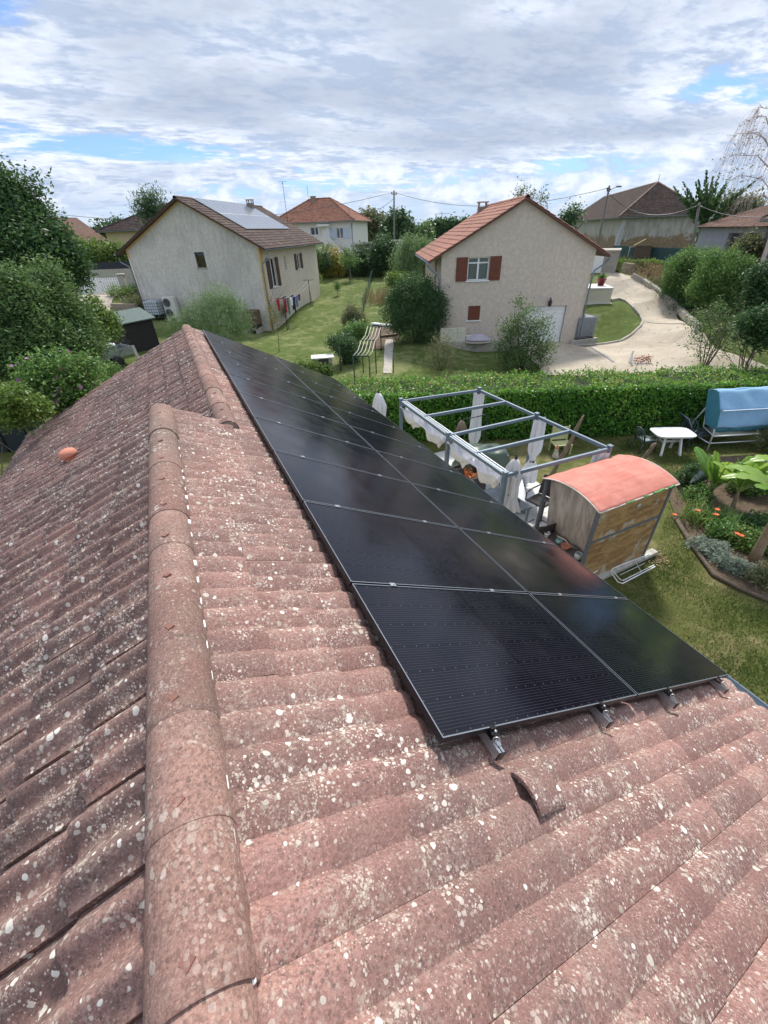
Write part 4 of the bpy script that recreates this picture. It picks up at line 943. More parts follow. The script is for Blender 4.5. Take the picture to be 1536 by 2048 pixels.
# hanging lamp on a bent stand
r=empty('garden_lamp',(7.25,8.75,G0+.07),'brown lampshade hanging from a bent stand inside the pergola','lamp')
m=MB(); m.tube([(0,0,0),(0,0,1.62),(-.12,-.02,1.70),(-.95,-.05,1.72)],.018,8); m.lathe([(.2,0),(.2,.03),(.03,.05)],n=16); m.build('stand',DARKMETAL,r)
m=MB(); m.lathe([(.0,.02),(.05,.0),(.10,-.08),(.19,-.30),(.185,-.30),(.09,-.08)],(-.95,-.05,1.69),20); m.build('lamp_shade',M('brown_fabric',(.20,.15,.11),.8,.2,14,.3),r)
# ---- gypsy style cabin with barrel roof
CW0,CW1,CY0,CY1=5.62,7.66,3.30,4.62; ZE=-2.62
cab=empty('garden_cabin',(CW0,CY0,G0),'small garden cabin with rounded salmon fabric roof and stained wooden board wall','cabin')
def B(m,name,mat,label=None): m.v=[(p[0]-CW0,p[1]-CY0,p[2]-G0) for p in m.v]; o=m.build(name,mat,cab); 
SAL=MT('salmon_fabric'); o_=SAL.obj; cc=mixc(smooth(noise(o_,2.2,6,.65,.4),.35,.7),(.52,.185,.14),(.62,.26,.20)); st=noise(vscale(o_,1,9,1),1.3,4,.5); cc=mixc(smooth(st,.52,.6,0,.3),cc,(.42,.13,.10)); SAL.col(cc); SAL.rough(.9); SAL.bump(noise(o_,5,6,.6,.6),.5,.03); SAL=SAL.m
def arch(t): return .17*(1-(2*t-1)**2)
def rf(i,j): # i along x, j across y
    x=CW0-.07+(CW1-CW0+.17)*i; y=CY0-.07+(CY1-CY0+.14)*j
    sag=-.012*abs(math.sin(i*math.pi*3))-.01*math.sin(j*9+i*4)
    e=.02*math.sin(i*37)*(j<.001)-.015*math.sin(i*29)*(j>.999)
    return (x,y,ZE+arch(j)+.02+sag*(0.2<j<.95)+e*.6)
m=MB(); m.grid(rf,40,28,True,thick=.006); B(m,'fabric_roof',SAL)
m=MB(); m.tube([(CW0-.075,CY0-.07+(CY1-CY0+.14)*k/16,ZE+arch(k/16)+.01) for k in range(17)],.014,6); m.tube([(CW0-.07,CY0-.075,ZE+.01),(CW1+.1,CY0-.075,ZE+.01)],.013,6); m.tube([(CW1+.105,CY0-.07+(CY1-CY0+.14)*k/16,ZE+arch(k/16)+.01) for k in range(17)],.014,6); B(m,'roof_trim',M('pale_trim',(.62,.58,.52),.7,.15,9,.1))
# green piping showing where the fabric has slipped
m=MB()
for k,(a,b) in enumerate(((.30,.40),(.52,.57),(.64,.80),(.84,.93))): m.tube([(CW0-.07+(CW1-CW0+.17)*(a+(b-a)*q/6),CY0-.085-.008*math.sin(q*2.+k),ZE+.028+.012*math.sin(q*1.4+k)) for q in range(7)],.012 if k<2 else .019,6)
B(m,'roof_edging',M('green_canvas',(.10,.34,.10),.7,.2,14,.2))
for (x,y) in ((CW0,CY0),(CW1,CY0),(CW0,CY1),(CW1,CY1)):
    m=MB(); m.box(x-.03,x+.03,y-.03,y+.03,G0,ZE-.012 ); B(m,'post',M('grey_timber',(.12,.13,.15),.7,.2,8,.2))
GT_=MATS['grey_timber']
PLY=MT('stained_plywood'); o_=PLY.obj; g1=noise(vscale(o_,.9,3,3),2.2,7,.7,.8); g2=noise(vscale(o_,1,1,4),6,6,.7,.5); pt=noise(o_,2.1,6,.65,.9)
cc=mixc(smooth(g1,.36,.62),(.22,.12,.045),(.40,.25,.10)); cc=mixc(smooth(pt,.54,.64,0,.75),cc,(.46,.42,.34)); cc=mixc(smooth(g2,.56,.68,0,.5),cc,(.11,.055,.02)); cc=mixc(smooth(noise(vscale(o_,1,1,7),1.1,6,.7,.2),.60,.63,0,.7),cc,(.13,.07,.03)); PLY.col(cc); PLY.rough(.75); PLY.bump(g2,.3,.01); PLY=PLY.m
m=MB(); m.box(CW0+.031,CW1-.031,CY0-.012,CY0+.004,G0+.16,-3.42); m.box(CW0+.031,CW1-.031,CY0-.010,CY0+.004,-3.36,ZE-.02); B(m,'board_wall',PLY)
m=MB(); m.box(CW1-.004,CW1+.012,CY0+.031,CY1-.031,G0+.2,ZE-.02); B(m,'end_board',PLY)
m=MB(); m.box(CW0+.031,CW1-.031,CY0-.022,CY0+.01,-3.418,-3.362); m.bar((CW1-.02,CY0-.03,-3.39),(CW1+.0,CY1,-3.39),.03); B(m,'rail',GT_)
m=MB(); m.lathe([(.0,.02),(.05,.015),(.055,0)],(0,0,0),16); 
m.v=[(p[0],-p[2],p[1]) for p in m.v]; m.v=[(p[0]+CW0+1.15,p[1]+CY0-.012,p[2]-2.86) for p in m.v]; B(m,'round_badge',M('pale_metal',(.45,.47,.48),.4,.1,5,0,.3))
m=MB(); m.prism([(CY1-.03-(CY1-CY0-.06)*k/20,ZE+arch(k/20)-.04) for k in range(21)]+[(CY0+.03,G0+.75),(CY1-.03,G0+.75)],CW0+.30,CW0+.302,'x')
TARP=MT('beige_sheet'); o_=TARP.obj; s1=noise(vscale(o_,4,4,.5),2.2,4,.6,.4); TARP.col(mixc(smooth(s1,.35,.65),(.36,.30,.27),(.56,.49,.46))); TARP.rough(.5); TARP.bump(s1,.9,.06); TARP=TARP.m
def tp(i,j): 
    y=CY0+.04+(CY1-CY0-.08)*i; zt=ZE+arch((y-CY0)/(CY1-CY0))-.03; zb=G0+.72
    return (CW0+.06+.22*j+.02*math.sin(i*21+j*2),y,zt+(zb-zt)*j)
m=MB(); m.grid(tp,40,14,True,thick=.003); B(m,'sheet_wall',TARP)
m=MB(); m.box(CW0-.06,CW0+.62,CY0+.04,CY1-.04,G0+.66,G0+.70,.005); B(m,'shelf',M('brown_shelf',(.13,.10,.09),.7,.25,8,.2))
m=MB(); m.box(CW0+.01,CW0+.04,CY0+.031,CY1-.031,G0+.1,G0+.655); B(m,'front_board',MATS['brown_shelf'])
m=MB(); m.tube([(CW0-.03,CY1+.10,-3.7),(CW0-.25,CY1+.08,-3.72),(CW0-.25,CY0+.9,-3.72)],.015,6); B(m,'handrail',DARKMETAL)
def pot(x,y,z,r,h,mat,label,name='flower_pot',rim=True):
    m=MB(); m.lathe([(r*.65,0),(r*.98,h*.8),(r*1.1,h*.8),(r*1.1,h),(r*.92,h),(r*.85,h*.7),(r*.6,h*.15),(0,h*.12)] if rim else [(r*.55,0),(r*.95,h*.35),(r*1.0,h*.6),(r*.8,h),(r*.7,h),(r*.86,h*.6),(0,h*.2)],n=20); o=m.build(name,mat,loc=(x,y,z)); tag(o,label,'pot'); return o
zs=G0+.702
pot(CW0+.02,CY1-.30,zs,.06,.13,PVC,'small white tin pot, farthest back on the cabin shelf','plant_pot')
pot(CW0+.10,CY1-.58,zs,.075,.11,M('turquoise_glaze',(.25,.42,.40),.3,.2,14,0),'white and turquoise glazed pot in the middle of the cabin shelf','plant_pot',False)
pot(CW0+.06,CY1-.80,zs,.09,.11,TERRA,'terracotta bowl on the cabin shelf beside the turquoise pot','plant_pot')
pot(CW0+.06,CY0+.17,zs,.085,.15,M('grey_glaze',(.45,.48,.48),.3,.1,9,0),'round grey glazed pot nearest the camera on the cabin shelf','plant_pot',False)
# pale beam and white folded frames lying by the cabin
m=MB(); a=GT(1205,1158);b=GT(1305,1108); m.bar((a[0]-.25,a[1]+.02,G0+.10),(b[0],b[1]-.02,G0+.10),.16,.10,bev=.01); o=m.build('timber_beam',M('weathered_white_wood',(.42,.40,.36),.85,.2,7,.4,dirt=((.15,.13,.10),.6))); tag(o,'weathered pale timber beam lying at the foot of the cabin wall','beam')
r=empty('metal_frame',tuple(GT(1265,1138)),'white tubular folding frame lying on the grass in front of the cabin','frame'); T0=Vector(r.location)
def tubeloop(px,z,rad): 
    return [at(x,y,z) for x,y in px]
m=MB(); q=tubeloop([(1299,1108),(1226,1136),(1221,1144),(1236,1164),(1245,1167),(1310,1133)],G0+.16,0); m.tube([Vector(p)-T0 for p in q],.013,8)
q=tubeloop([(1299,1112),(1230,1140),(1228,1145),(1240,1159),(1246,1161),(1308,1130)],G0+.12,0); m.tube([Vector(p)-T0 for p in q],.011,8)
for a,b in (((1270,1122),(1284,1146)),((1233,1142),(1284,1118)),((1240,1150),(1290,1126))): m.tube([Vector(at(*a,G0+.13))-T0,Vector(at(*b,G0+.13))-T0],.006,6)
m.build('frame_tube',PVC,r)
r=empty('metal_frame',tuple(GT(1200,1140)),'small white tubular frame half hidden behind the gutter by the cabin','frame'); T0=Vector(r.location); m=MB()
for dy in (0,6): m.tube([Vector(at(1182,1143+dy,G0+.3))-T0,Vector(at(1214,1124+dy,G0+.3))-T0],.013,6)
m.build('frame_tube',PVC,r)
# ---- driftwood posts
WOOD=M('driftwood',(.22,.16,.11),.9,.35,9,.9,bd=.03)
def post(b,t,r0,r1,label,sd):
    rd=random.Random(sd); m=MB(); b=Vector([float(v) for v in b]);t=Vector([float(v) for v in t]); n=9; pts=[];rs=[]
    for k in range(n+1): q=k/n; pts.append(b+(t-b)*q+Vector((rd.uniform(-.02,.02),rd.uniform(-.02,.02),0))); rs.append((r0+(r1-r0)*q)*rd.uniform(.85,1.2))
    rs[-1]*=.45; m.tube([p-b for p in pts],rs,9); m.tube([pts[6]-b,pts[7]-b+Vector((.10,.03,.05))],[r1*.7,r1*.3],6)
    o=m.build('wooden_post',WOOD,loc=b); tag(o,label,'post'); return o
b=GT(1108,945); b=np.array(at(1100,958,G0)); post(b,at(1168,832,-2.3) if 0 else atR(1168,830,float(np.hypot(b[0]-CAM[0],b[1]-CAM[1]))+.35),.07,.05,'tall leaning driftwood post behind the pergola near the hedge',1)
b=at(1280,925,G0); post(b,atR(1312,886,float(np.hypot(b[0]-CAM[0],b[1]-CAM[1]))+.1),.07,.06,'short leaning driftwood post behind the salmon roof',2)
# ---- white table, green chairs
tb=empty('garden_table',at(1346,902,G0),'white plastic garden table on the lawn before the hedge','table',R(-28))
tc_=at(1346,864,-3.93); tb.location=(tc_[0],tc_[1],G0)
m=MB(); L_,W_=.62,.40; pts=[]
for k in range(24):
    a=2*math.pi*k/24; ca,sa=math.cos(a),math.sin(a); e=.42; pts.append((math.copysign(abs(ca)**e,ca)*L_,math.copysign(abs(sa)**e,sa)*W_))
m.prism(pts,.69,.72); m.prism([(x*.95,y*.93) for x,y in pts],.655,.6895); m.build('tabletop',PVC,tb)
for s_ in (-1,1):
    m=MB(); m.bar((s_*.24,-.1,.66),(s_*.30,-.30,.03),.07,.05); m.bar((s_*.24,.1,.66),(s_*.30,.30,.03),.07,.05); m.bar((s_*.30,-.34,.02),(s_*.30,-.26,.02),.08,.03); m.bar((s_*.30,.26,.02),(s_*.30,.34,.02),.08,.03); m.bar((s_*.26,-.16,.42),(s_*.26,.16,.42),.04,.05); m.build('leg',PVC,tb)
m=MB(); m.bar((-.24,0,.40),(.24,0,.40),.05,.06); m.build('stretcher',PVC,tb)
DG=M('dark_green_plastic',(.03,.06,.055),.5,.15,6,.1); CUS=M('grey_green_cushion',(.28,.33,.32),.9,.15,9,.3)
def gchair(x,y,rz,label):
    r=empty('garden_chair',(x,y,G0),label,'chair',rz,'dark green garden chairs around the white table')
    m=MB(); m.box(-.24,.24,-.22,.24,.38,.42,.015); m.build('seat',DG,r); m=MB(); m.box(-.21,.21,-.2,.2,.421,.46,.015); m.build('cushion',CUS,r)
    m=MB()
    for k in range(7): u=-.2+.4*k/6; m.tube([(u,.23,.42),(u*1.05,.30,.65),(u*.95,.34,.84-.06*(abs(u)/.2)**2)],.014,5)
    m.tube([(-.23,.22,.42),(-.24,.31,.70),(-.15,.35,.84),(0,.355,.87),(.15,.35,.84),(.24,.31,.70),(.23,.22,.42)],.02,6); m.build('backrest',DG,r)
    for s_ in (-1,1): m=MB(); m.tube([(s_*.26,-.24,.0),(s_*.27,-.20,.60),(s_*.28,.0,.64),(s_*.26,.29,.62)],.018,6); m.build('armrest',DG,r)
    for a,b in ((-.22,.22),(.22,.22)): m=MB(); m.tube([(a,b,.38),(a*1.15,b*1.6,0)],.02,6); m.build('leg',DG,r)
    return r
p=GT(1290,903); gchair(p[0],p[1]+.12,R(75),'dark green chair with grey cushion left of the white table')
p=GT(1372,900); gchair(p[0]+.1,p[1]+.3,R(-75),'dark green chair tucked at the right end of the white table')
# recliner frame behind
r=empty('reclining_chair',(GT(1395,893)[0]+.2,GT(1395,893)[1]+.35,G0),'grey tubular recliner standing between the white table and the swing seat','recliner',R(60))
m=MB(); m.tube([(-.28,-.6,.42),(-.28,-.1,.34),(-.28,.2,.38),(-.28,.55,.95),(.28,.55,.95),(.28,.2,.38),(.28,-.1,.34),(.28,-.6,.42)],.016,6); m.build('frame',GREY,r)
m=MB(); m.grid(lambda i,j:(-.26+.52*i,np.interp(j,[0,.4,.6,1],[-.6,-.1,.2,.54]),np.interp(j,[0,.4,.6,1],[.42,.34,.38,.94])),2,12,True,thick=.01); m.build('sling_seat',M('dark_mesh',(.05,.07,.075),.7,.1,30,.3),r)
for s_ in (-1,1): m=MB(); m.tube([(s_*.29,-.35,0),(s_*.29,.1,.5),(s_*.29,.38,.55)],.014,6); m.tube([(s_*.29,.45,0),(s_*.29,-.05,.5)],.014,6); m.tube([(s_*.29,-.35,.02),(s_*.29,.45,.02)],.014,6); m.build('leg',GREY,r)
# ---- swing seat with blue canopy
a=GT(1413,903);b=GT(1521,897); d=(b-a)[:2]; wsw=float(np.hypot(*d)); rz=math.atan2(d[1],d[0])
sw=empty('swing_seat',(a[0],a[1],G0),'garden swing seat with light blue canopy folded over the backrest','swing seat',rz)
SWM=M('white_tube',(.62,.64,.66),.4,.08,6,0,.2)
BLU=M('pale_blue_canvas',(.235,.42,.62),.85,.1,2.5,.3,bd=.02); TEAL=M('teal_canvas',(.045,.20,.27),.85,.15,4,.2)
print('swing w',wsw,vat(a[0],a[1],1412,770))
for x in (0,wsw):
    m=MB(); m.tube([(x,-.0,.03),(x,.05,.7),(x,.35,1.45),(x,.5,1.62)],.024,8); m.tube([(x,1.15,.03),(x,1.0,.7),(x,.65,1.45),(x,.5,1.62)],.024,8); m.tube([(x,0,.30),(x,1.13,.30)],.018,6); m.build('side_frame',SWM,sw)
for y_,z_ in ((.03,.30),(1.12,.30),(.5,1.6)): m=MB(); m.tube([(0,y_,z_),(wsw,y_,z_)],.019,8); m.build('cross_bar',SWM,sw)
m=MB(); m.grid(lambda i,j:(.15+(wsw-.3)*i,.12+.55*j,.50+.10*j-.03*math.sin(math.pi*j)),4,8,True,thick=.02); m.build('seat',MATS['dark_mesh'],sw)
m=MB(); m.tube([(.13,.12,.50),(wsw-.13,.12,.50)],.022,8); m.tube([(.13,.12,.50),(.13,.68,.62),(.13,.85,1.2)],.02,6); m.tube([(wsw-.13,.12,.5),(wsw-.13,.68,.62),(wsw-.13,.85,1.2)],.02,6); m.build('seat_frame',SWM,sw)
def cvs(i,j):
    x=-.02+(wsw+.04)*i; 
    y=np.interp(j,[0,.08,.5,.56,.95,1],[.06,.02,.16,.15,.52,.60]); z=np.interp(j,[0,.08,.5,.56,.95,1],[.80,.86,1.36,1.40,1.86,1.90])
    return (x,y+.012*math.sin(i*17+j*5)-.02*math.sin(math.pi*i),z+.014*math.sin(i*11+j*13))
m=MB(); m.grid(cvs,26,30,True,thick=.02); m.build('canopy',BLU,sw)
m=MB(); m.grid(lambda i,j:(-.03+(wsw+.06)*i,.62+.30*j,1.895-.10*j*j+.01*math.sin(i*14)),20,4,True,thick=.015); m.build('canopy_top',BLU,sw)
for x in (-.035,wsw+.01): m=MB(); m.prism([(.06,.80),(.0,.88),(.14,1.38),(.50,1.88),(.90,1.80),(.7,1.2),(.5,.80)],x,x+.025,'x'); m.build('canopy_side',TEAL,sw)
m=MB()
for k in range(4): x0=.06+(wsw-.12)*k/4; m.grid(lambda i,j:(x0+(wsw-.12)/4*.98*i,.05+.03*j,.82-.14*j-.015*math.sin(math.pi*i)),6,3,True,thick=.008)
m.build('valance',TEAL,sw)
m=MB(); m.box(0.02,wsw-.02,.06,.10,1.385,1.40); m.build('canopy_band',M('pale_band',(.50,.60,.72),.8,.1,5,0),sw)
# ---- small wooden cart chair and gnome
c=GT(1118,905); r=empty('garden_chair',(c[0],c[1],G0),'small pale yellow slatted wooden seat by the hedge beyond the pergola','seat',R(-20))
YW=M('pale_yellow_wood',(.50,.50,.25),.8,.2,9,.3); m=MB()
for k in range(5): m.box(-.3,.3,.2+.0*k,.22,.42+.09*k,.50+.09*k)
m.build('backrest',YW,r); m=MB()
for k in range(4): m.box(-.3,.3,-.22+.10*k,-.13+.10*k,.36,.38)
m.build('seat',YW,r)
for a_,b_ in ((-.27,-.2),(.27,-.2),(-.27,.2),(.27,.2)): m=MB(); m.box(a_-.02,a_+.02,b_-.02,b_+.02,0,.36 if b_<0 else .9); m.build('leg',YW,r)
c=GT(1110,915); r=empty('garden_ornament',(c[0],c[1],G0),'small pale garden figure standing in front of the yellow seat','ornament'); m=MB(); m.lathe([(.09,0),(.11,.06),(.08,.2),(.05,.26),(.065,.31),(.05,.37),(.0,.44)],n=14); m.build('figure',M('pale_stoneware',(.55,.50,.42),.8,.2,14,.3),r)
m=MB(); m.lathe([(.07,.36),(.05,.40),(.0,.50)],n=12); m.build('hat',TERRA,r)
# ================================================================= vegetation near
LAU=leafm('laurel_leaf',(0.048,0.163,0.022),(0.108,0.294,0.040),(0.283,0.511,0.077),.22,.38)
LAUD=leafm('laurel_top_leaf',(0.061,0.166,0.024),(0.148,0.295,0.052),(0.295,0.470,0.086),.22,.42,dry=(0.600,0.418,0.209))
TREEL=leafm('green_leaf',(0.047,0.105,0.034),(0.095,0.180,0.056),(0.180,0.276,0.095),.3,.55)
DARKL=leafm('dark_leaf',(0.025,0.071,0.025),(0.050,0.117,0.035),(0.098,0.186,0.063),.25,.5)
MIDL=leafm('mid_leaf',(0.056,0.144,0.038),(0.115,0.230,0.056),(0.212,0.345,0.095),.3,.5)
LITL=leafm('light_leaf',(0.066,0.132,0.022),(0.121,0.209,0.039),(0.209,0.297,0.066),.3,.5)
OLIVE=leafm('olive_leaf',(0.072,0.102,0.043),(0.145,0.167,0.072),(0.246,0.246,0.116),.25,.6)
DRYL=leafm('dry_leaf',(.16,.12,.06),(.28,.21,.11),(.40,.31,.18),.2,.8)
FEATH=leafm('feathery_leaf',(0.075,0.141,0.059),(0.141,0.233,0.092),(0.250,0.350,0.151),.3,.6)
SILV=leafm('silver_leaf',(.13,.17,.13),(.22,.28,.22),(.36,.41,.34),.15,.7)
HD=math.atan2(-.47,1); hu=np.array([math.cos(HD),math.sin(HD)]); hn=np.array([-math.sin(HD),math.cos(HD)])  # along, and away from the garden
H0=np.array([3.4,12.73]); HL=22.5; HW=1.95; HH=1.84
def hedge(name,label,p0,L,W,H,ang,base,lf,lt,nface,ntop,size,core,group=None,lump=.10,seed=3,ends=True,zf=None,sprig=0):
    u=np.array([math.cos(ang),math.sin(ang)]); n=np.array([-math.sin(ang),math.cos(ang)])
    root=empty(name,(p0[0],p0[1],base),label,'hedge',group=group)
    def lumpf(s,t): return lump*(np.sin(s*1.7+t*2)+.6*np.sin(s*4.1-t*3+1)+.4*np.sin(s*9+t*5))
    gz=(lambda s:0*s) if zf is None else (lambda s: np.array([zf(p0[0]+u[0]*a,p0[1]+u[1]*a)-base for a in np.atleast_1d(s)]))
    m=MB(); K=int(L/.5)
    for i in range(K):
        a,b=L*i/K,L*(i+1)/K; z0=float(np.atleast_1d(gz(np.array([a])))[0])
        P=[u*a+n*.12,u*b+n*.12,u*b+n*(W-.12),u*a+n*(W-.12)]
        V=[(p[0],p[1],z0-.1) for p in P]+[(p[0],p[1],z0+H-.14) for p in P]
        m.add(V,[(3,2,1,0),(4,5,6,7),(0,1,5,4),(1,2,6,5),(2,3,7,6),(3,0,4,7)])
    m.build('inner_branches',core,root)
    s=rng.random(nface)*L; t=rng.random(nface)**.9*H; dpt=rng.random(nface)**2*.16-.02
    side=rng.random(nface)<.22; off=np.where(side,W+.02,0)+np.where(side,-dpt,dpt)+lumpf(s,t)*.5
    if ends: ee=rng.random(nface)<.05; s=np.where(ee,np.where(rng.random(nface)<.5,0,L),s); off=np.where(ee,rng.random(nface)*W,off)
    P=np.stack([u[0]*s+n[0]*off,u[1]*s+n[1]*off,t+gz(s)],1)
    dirs=np.stack([-n[0]*np.where(side,-1,1),-n[1]*np.where(side,-1,1),np.full(nface,.1)],1)*.6+rng.normal(size=(nface,3))*.6
    V,F,rv=leafmesh(P,size,.46,.2,np.clip(.5+lumpf(s,t)*2+rng.normal(size=nface)*.22,0,.9),dirs=dirs); npmesh('leaves',V,F,lf,rv,root)
    s=rng.random(ntop)*L; o2=rng.random(ntop)*W; zz=H-.06-.12*rng.random(ntop)**2*1.2+lumpf(s,o2)*.7
    P=np.stack([u[0]*s+n[0]*o2,u[1]*s+n[1]*o2,zz+gz(s)],1)
    if sprig:
        k=sprig; ss=rng.random(k)*L; oo=rng.random(k)*W; hh=rng.uniform(.08,.32,k); Q=[]
        for q in range(9): Q.append(np.stack([u[0]*ss+n[0]*oo,u[1]*ss+n[1]*oo,H-.08+hh*q/8+gz(ss)],1)+rng.normal(size=(k,3))*.012)
        P=np.concatenate([P]+Q)
    dirs=rng.normal(size=(len(P),3))*.7; dirs[:,2]+=.5
    V,F,rv=leafmesh(P,size*.92,.46,.3,rng.random(len(P)),dirs=dirs); npmesh('top_leaves',V,F,lt,rv,root); return root
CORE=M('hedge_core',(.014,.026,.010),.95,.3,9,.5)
hedge('hedge','long clipped laurel hedge with browned top crossing behind the pergola','' or H0,HL,HW,HH,HD,G0,LAU,LAUD,52000,17000,.105,CORE,sprig=420)
# flower bed
bed=gp((1338,1000),(1350,1038),(1382,1090),(1425,1150),(1480,1178),(1536,1200),(1620,1215),(1690,1120),(1690,960),(1600,905),(1440,915),(1385,930),(1345,965))
sheet('flower_bed_soil',bed,SOIL,.035,.4,wob=.03)
m=MB(); ed=[Vector((*GT(x,y)[:2],G0)) for x,y in ((1350,1040),(1382,1093),(1425,1153),(1480,1182),(1536,1205),(1620,1218))]
m.tube([p+Vector((0,0,.06)) for p in ed],.05,7); o=m.build('log_edging',BARK); tag(o,'dark log edging along the near side of the flower bed','edging')
def clumpplant(name,label,c,n,h,w_,leaf,up=.9,spread=.15,arch=.5,cat='plant',stiff=.0,seg=7,flowers=None,fmat=None,group=None,frnd=None,fsz=.05):
    """strap leaves that rise and arch over"""
    r=empty(name,c,label,cat,group=group); V=[];F=[];Rn=[]
    for k in range(n):
        a=rng.uniform(0,6.283); L=h*rng.uniform(.6,1.15); d=np.array([math.cos(a),math.sin(a)]); b=rng.normal(size=2)*spread*.5; dr=rng.uniform(.35,1.)*arch; rn=rng.random(); o=len(V)
        for q in range(seg+1):
            t=q/seg; x=b+d*L*(dr*t**1.3); z=L*(t*(1-.15*dr)-.62*dr*t**2.6); ww=w_*(1-abs(2*t-.7)**2.2*.45)*(1-t**4)
            px_=np.array([-d[1],d[0]])*ww/2; V.append((x[0]-px_[0],x[1]-px_[1],z)); V.append((x[0]+px_[0],x[1]+px_[1],z)); Rn+= [rn,rn]
        for q in range(seg): F.append((o+2*q,o+2*q+1,o+2*q+3,o+2*q+2))
    npmesh('leaves',np.array(V),np.array(F),leaf,np.array(Rn),r,smooth=True)
    for (fx,fy,fz) in (flowers or []):
        m=MB(); m.tube([(0,0,.05),(fx*.6,fy*.6,fz*.6),(fx,fy,fz)],.006,5)
        m.build('flower_stem',MATS['mid_leaf'] if 'mid_leaf' in MATS else None,r)
        V=[];F=[]
        for k in range(6):
            a=k*math.pi/3; o=len(V); c_,s_=math.cos(a),math.sin(a)
            V+=[(fx,fy,fz),(fx+c_*fsz*.6-s_*fsz*.3,fy+s_*fsz*.6+c_*fsz*.3,fz+fsz*.5),(fx+c_*fsz*1.15,fy+s_*fsz*1.15,fz+fsz*.35),(fx+c_*fsz*.6+s_*fsz*.3,fy+s_*fsz*.6-c_*fsz*.3,fz+fsz*.5)]; F.append((o,o+1,o+2,o+3))
        npmesh('flower',np.array(V),np.array(F),fmat,None,r)
    return r
ORF=M('orange_petal',(.75,.11,.02),.6,.15,20,0); PINKF=M('pink_petal',(.42,.20,.36),.6,.15,20,0)
c=GT(1400,1045); clumpplant('daylily','arching daylily clump with orange flowers at the left of the bed',c,170,.75,.028,LITL,arch=.8,spread=.5,flowers=[tuple(Vector(at(1349,1030,-4.1))-Vector(c)),tuple(Vector(at(1396,1022,-4.1))-Vector(c))],fmat=ORF,fsz=.055)
c=GT(1455,1052); clumpplant('daylily','daylily clump with red-orange flowers beneath the banana leaves',c,150,.7,.028,MIDL,arch=.8,spread=.5,flowers=[tuple(Vector(at(1432,1030,-4.0))-Vector(c)),tuple(Vector(at(1434,1020,-4.0))-Vector(c)),tuple(Vector(at(1473,1068,-4.25))-Vector(c)),tuple(Vector(at(1482,1072,-4.25))-Vector(c))],fmat=ORF,fsz=.06)
def bush(name,label,c,blobs,leaf,n,ns,sp_,size,asp=.45,cat='shrub',stem=.03,group=None,shell=.45,droop=0.,top=.6,stems=4,seed=1,up=.3,part='foliage'):
    return tree(name,label,cat,c,max(b[2]+b[5] for b in blobs),blobs,leaf,BARK,n,ns,sp_,size,asp,stem,top,droop,group,seed,1,3,part,shell,up,stems)
bs=[]
for k,(x,y) in enumerate(((1395,1095),(1415,1108),(1440,1128),(1462,1140),(1485,1148),(1430,1105))):
    p=GT(x,y); q=p-GT(1430,1115); bs.append((q[0],q[1],.10,.26,.26,.20))
bush('silver_plant','low silvery grey cushion plant along the near edge of the bed',GT(1430,1115),bs,SILV,1700,6,.02,.06,.3,'plant',.008,shell=.3,top=.4)
# bananas
BAN=leafm('banana_leaf',(0.075,0.195,0.030),(0.150,0.300,0.045),(0.300,0.450,0.090),.35,.32)
def banana(base,h,label,seed,lean,nl,tr=.075,spec=None):
    rd=random.Random(seed); r=empty('banana_plant',base,label,'banana plant',group='banana plants in the flower bed')
    m=MB(); pts=[(lean[0]*t,lean[1]*t,h*t-.05) for t in (0,.25,.5,.75,1)]; m.tube(pts,[tr*1.25,tr,tr*.9,tr*.75,tr*.55],12); m.build('trunk',M('banana_stem',(.26,.19,.12),.8,.3,6,.5),r)
    for k in range(nl):
        a=k*2.4+rd.uniform(-.3,.3)+seed; L=rd.uniform(1.15,1.75); W=rd.uniform(.30,.42); el=rd.uniform(.95,1.75); dr=rd.uniform(.2,.95)
        if spec and k<len(spec): a,L,W,el,dr=spec[k]
        d=Vector((math.cos(a),math.sin(a),0)); n=Vector((-d.y,d.x,0)); top=Vector((lean[0],lean[1],h-.08)); pts=[]
        for q in range(19): t=q/18; pts.append(top+d*(L*t*math.cos(min(1.4,el*.78)))+Vector((0,0,L*(math.sin(el)*t-dr*t*t*.75))))
        V=[];F=[];nv=8
        for q in range(19):
            t=q/18; u=max(0,(t-.2)/.8); ww=W*.5*(math.sin(math.pi*min(1,u*.93+.035))**.5) if t>.2 else .012
            tg=(pts[min(q+1,18)]-pts[max(q-1,0)]).normalized(); upv=n.cross(tg); upv=upv if upv.z>0 else -upv
            for j in range(nv+1):
                s_=(j/nv-.5)*2; rip=.014*math.sin(q*2.1+j)*abs(s_); tear=.93 if (q*7+j+seed)%5==0 else 1
                V.append(pts[q]+n*ww*s_*tear+upv*(abs(s_)*ww*.38-s_*s_*ww*.35+rip))
        for q in range(18):
            for j in range(nv): F.append((q*(nv+1)+j,(q+1)*(nv+1)+j,(q+1)*(nv+1)+j+1,q*(nv+1)+j+1))
        rn=rd.uniform(.25,.95); npmesh('leaf',np.array([tuple(v) for v in V]),np.array(F),BAN,np.full(len(V),rn)+rng.normal(size=len(V))*.05,r,smooth=True)
        m=MB(); m.tube([p-Vector((0,0,.004)) for p in pts],[.022*(1-.8*q/18)+.003 for q in range(19)],6); m.build('midrib',M('pale_green_rib',(.24,.33,.10),.5,.1,5,0),r)
banana(GT(1505,1125),1.5,'tall banana plant with thick brown trunk at the right edge of the bed',2,(.22,.16),16,.10)
banana(GT(1465,1015),.55,'banana plant with upright broad leaves in the middle of the bed',5,(.0,.05),15,.055)
banana(GT(1418,995),.35,'small banana plant with arching leaves at the left of the bed',9,(-.02,.0),12,.04)
banana(GT(1545,1010),1.0,'banana plant cut by the right edge of the photo',12,(.0,.0),9,.06)
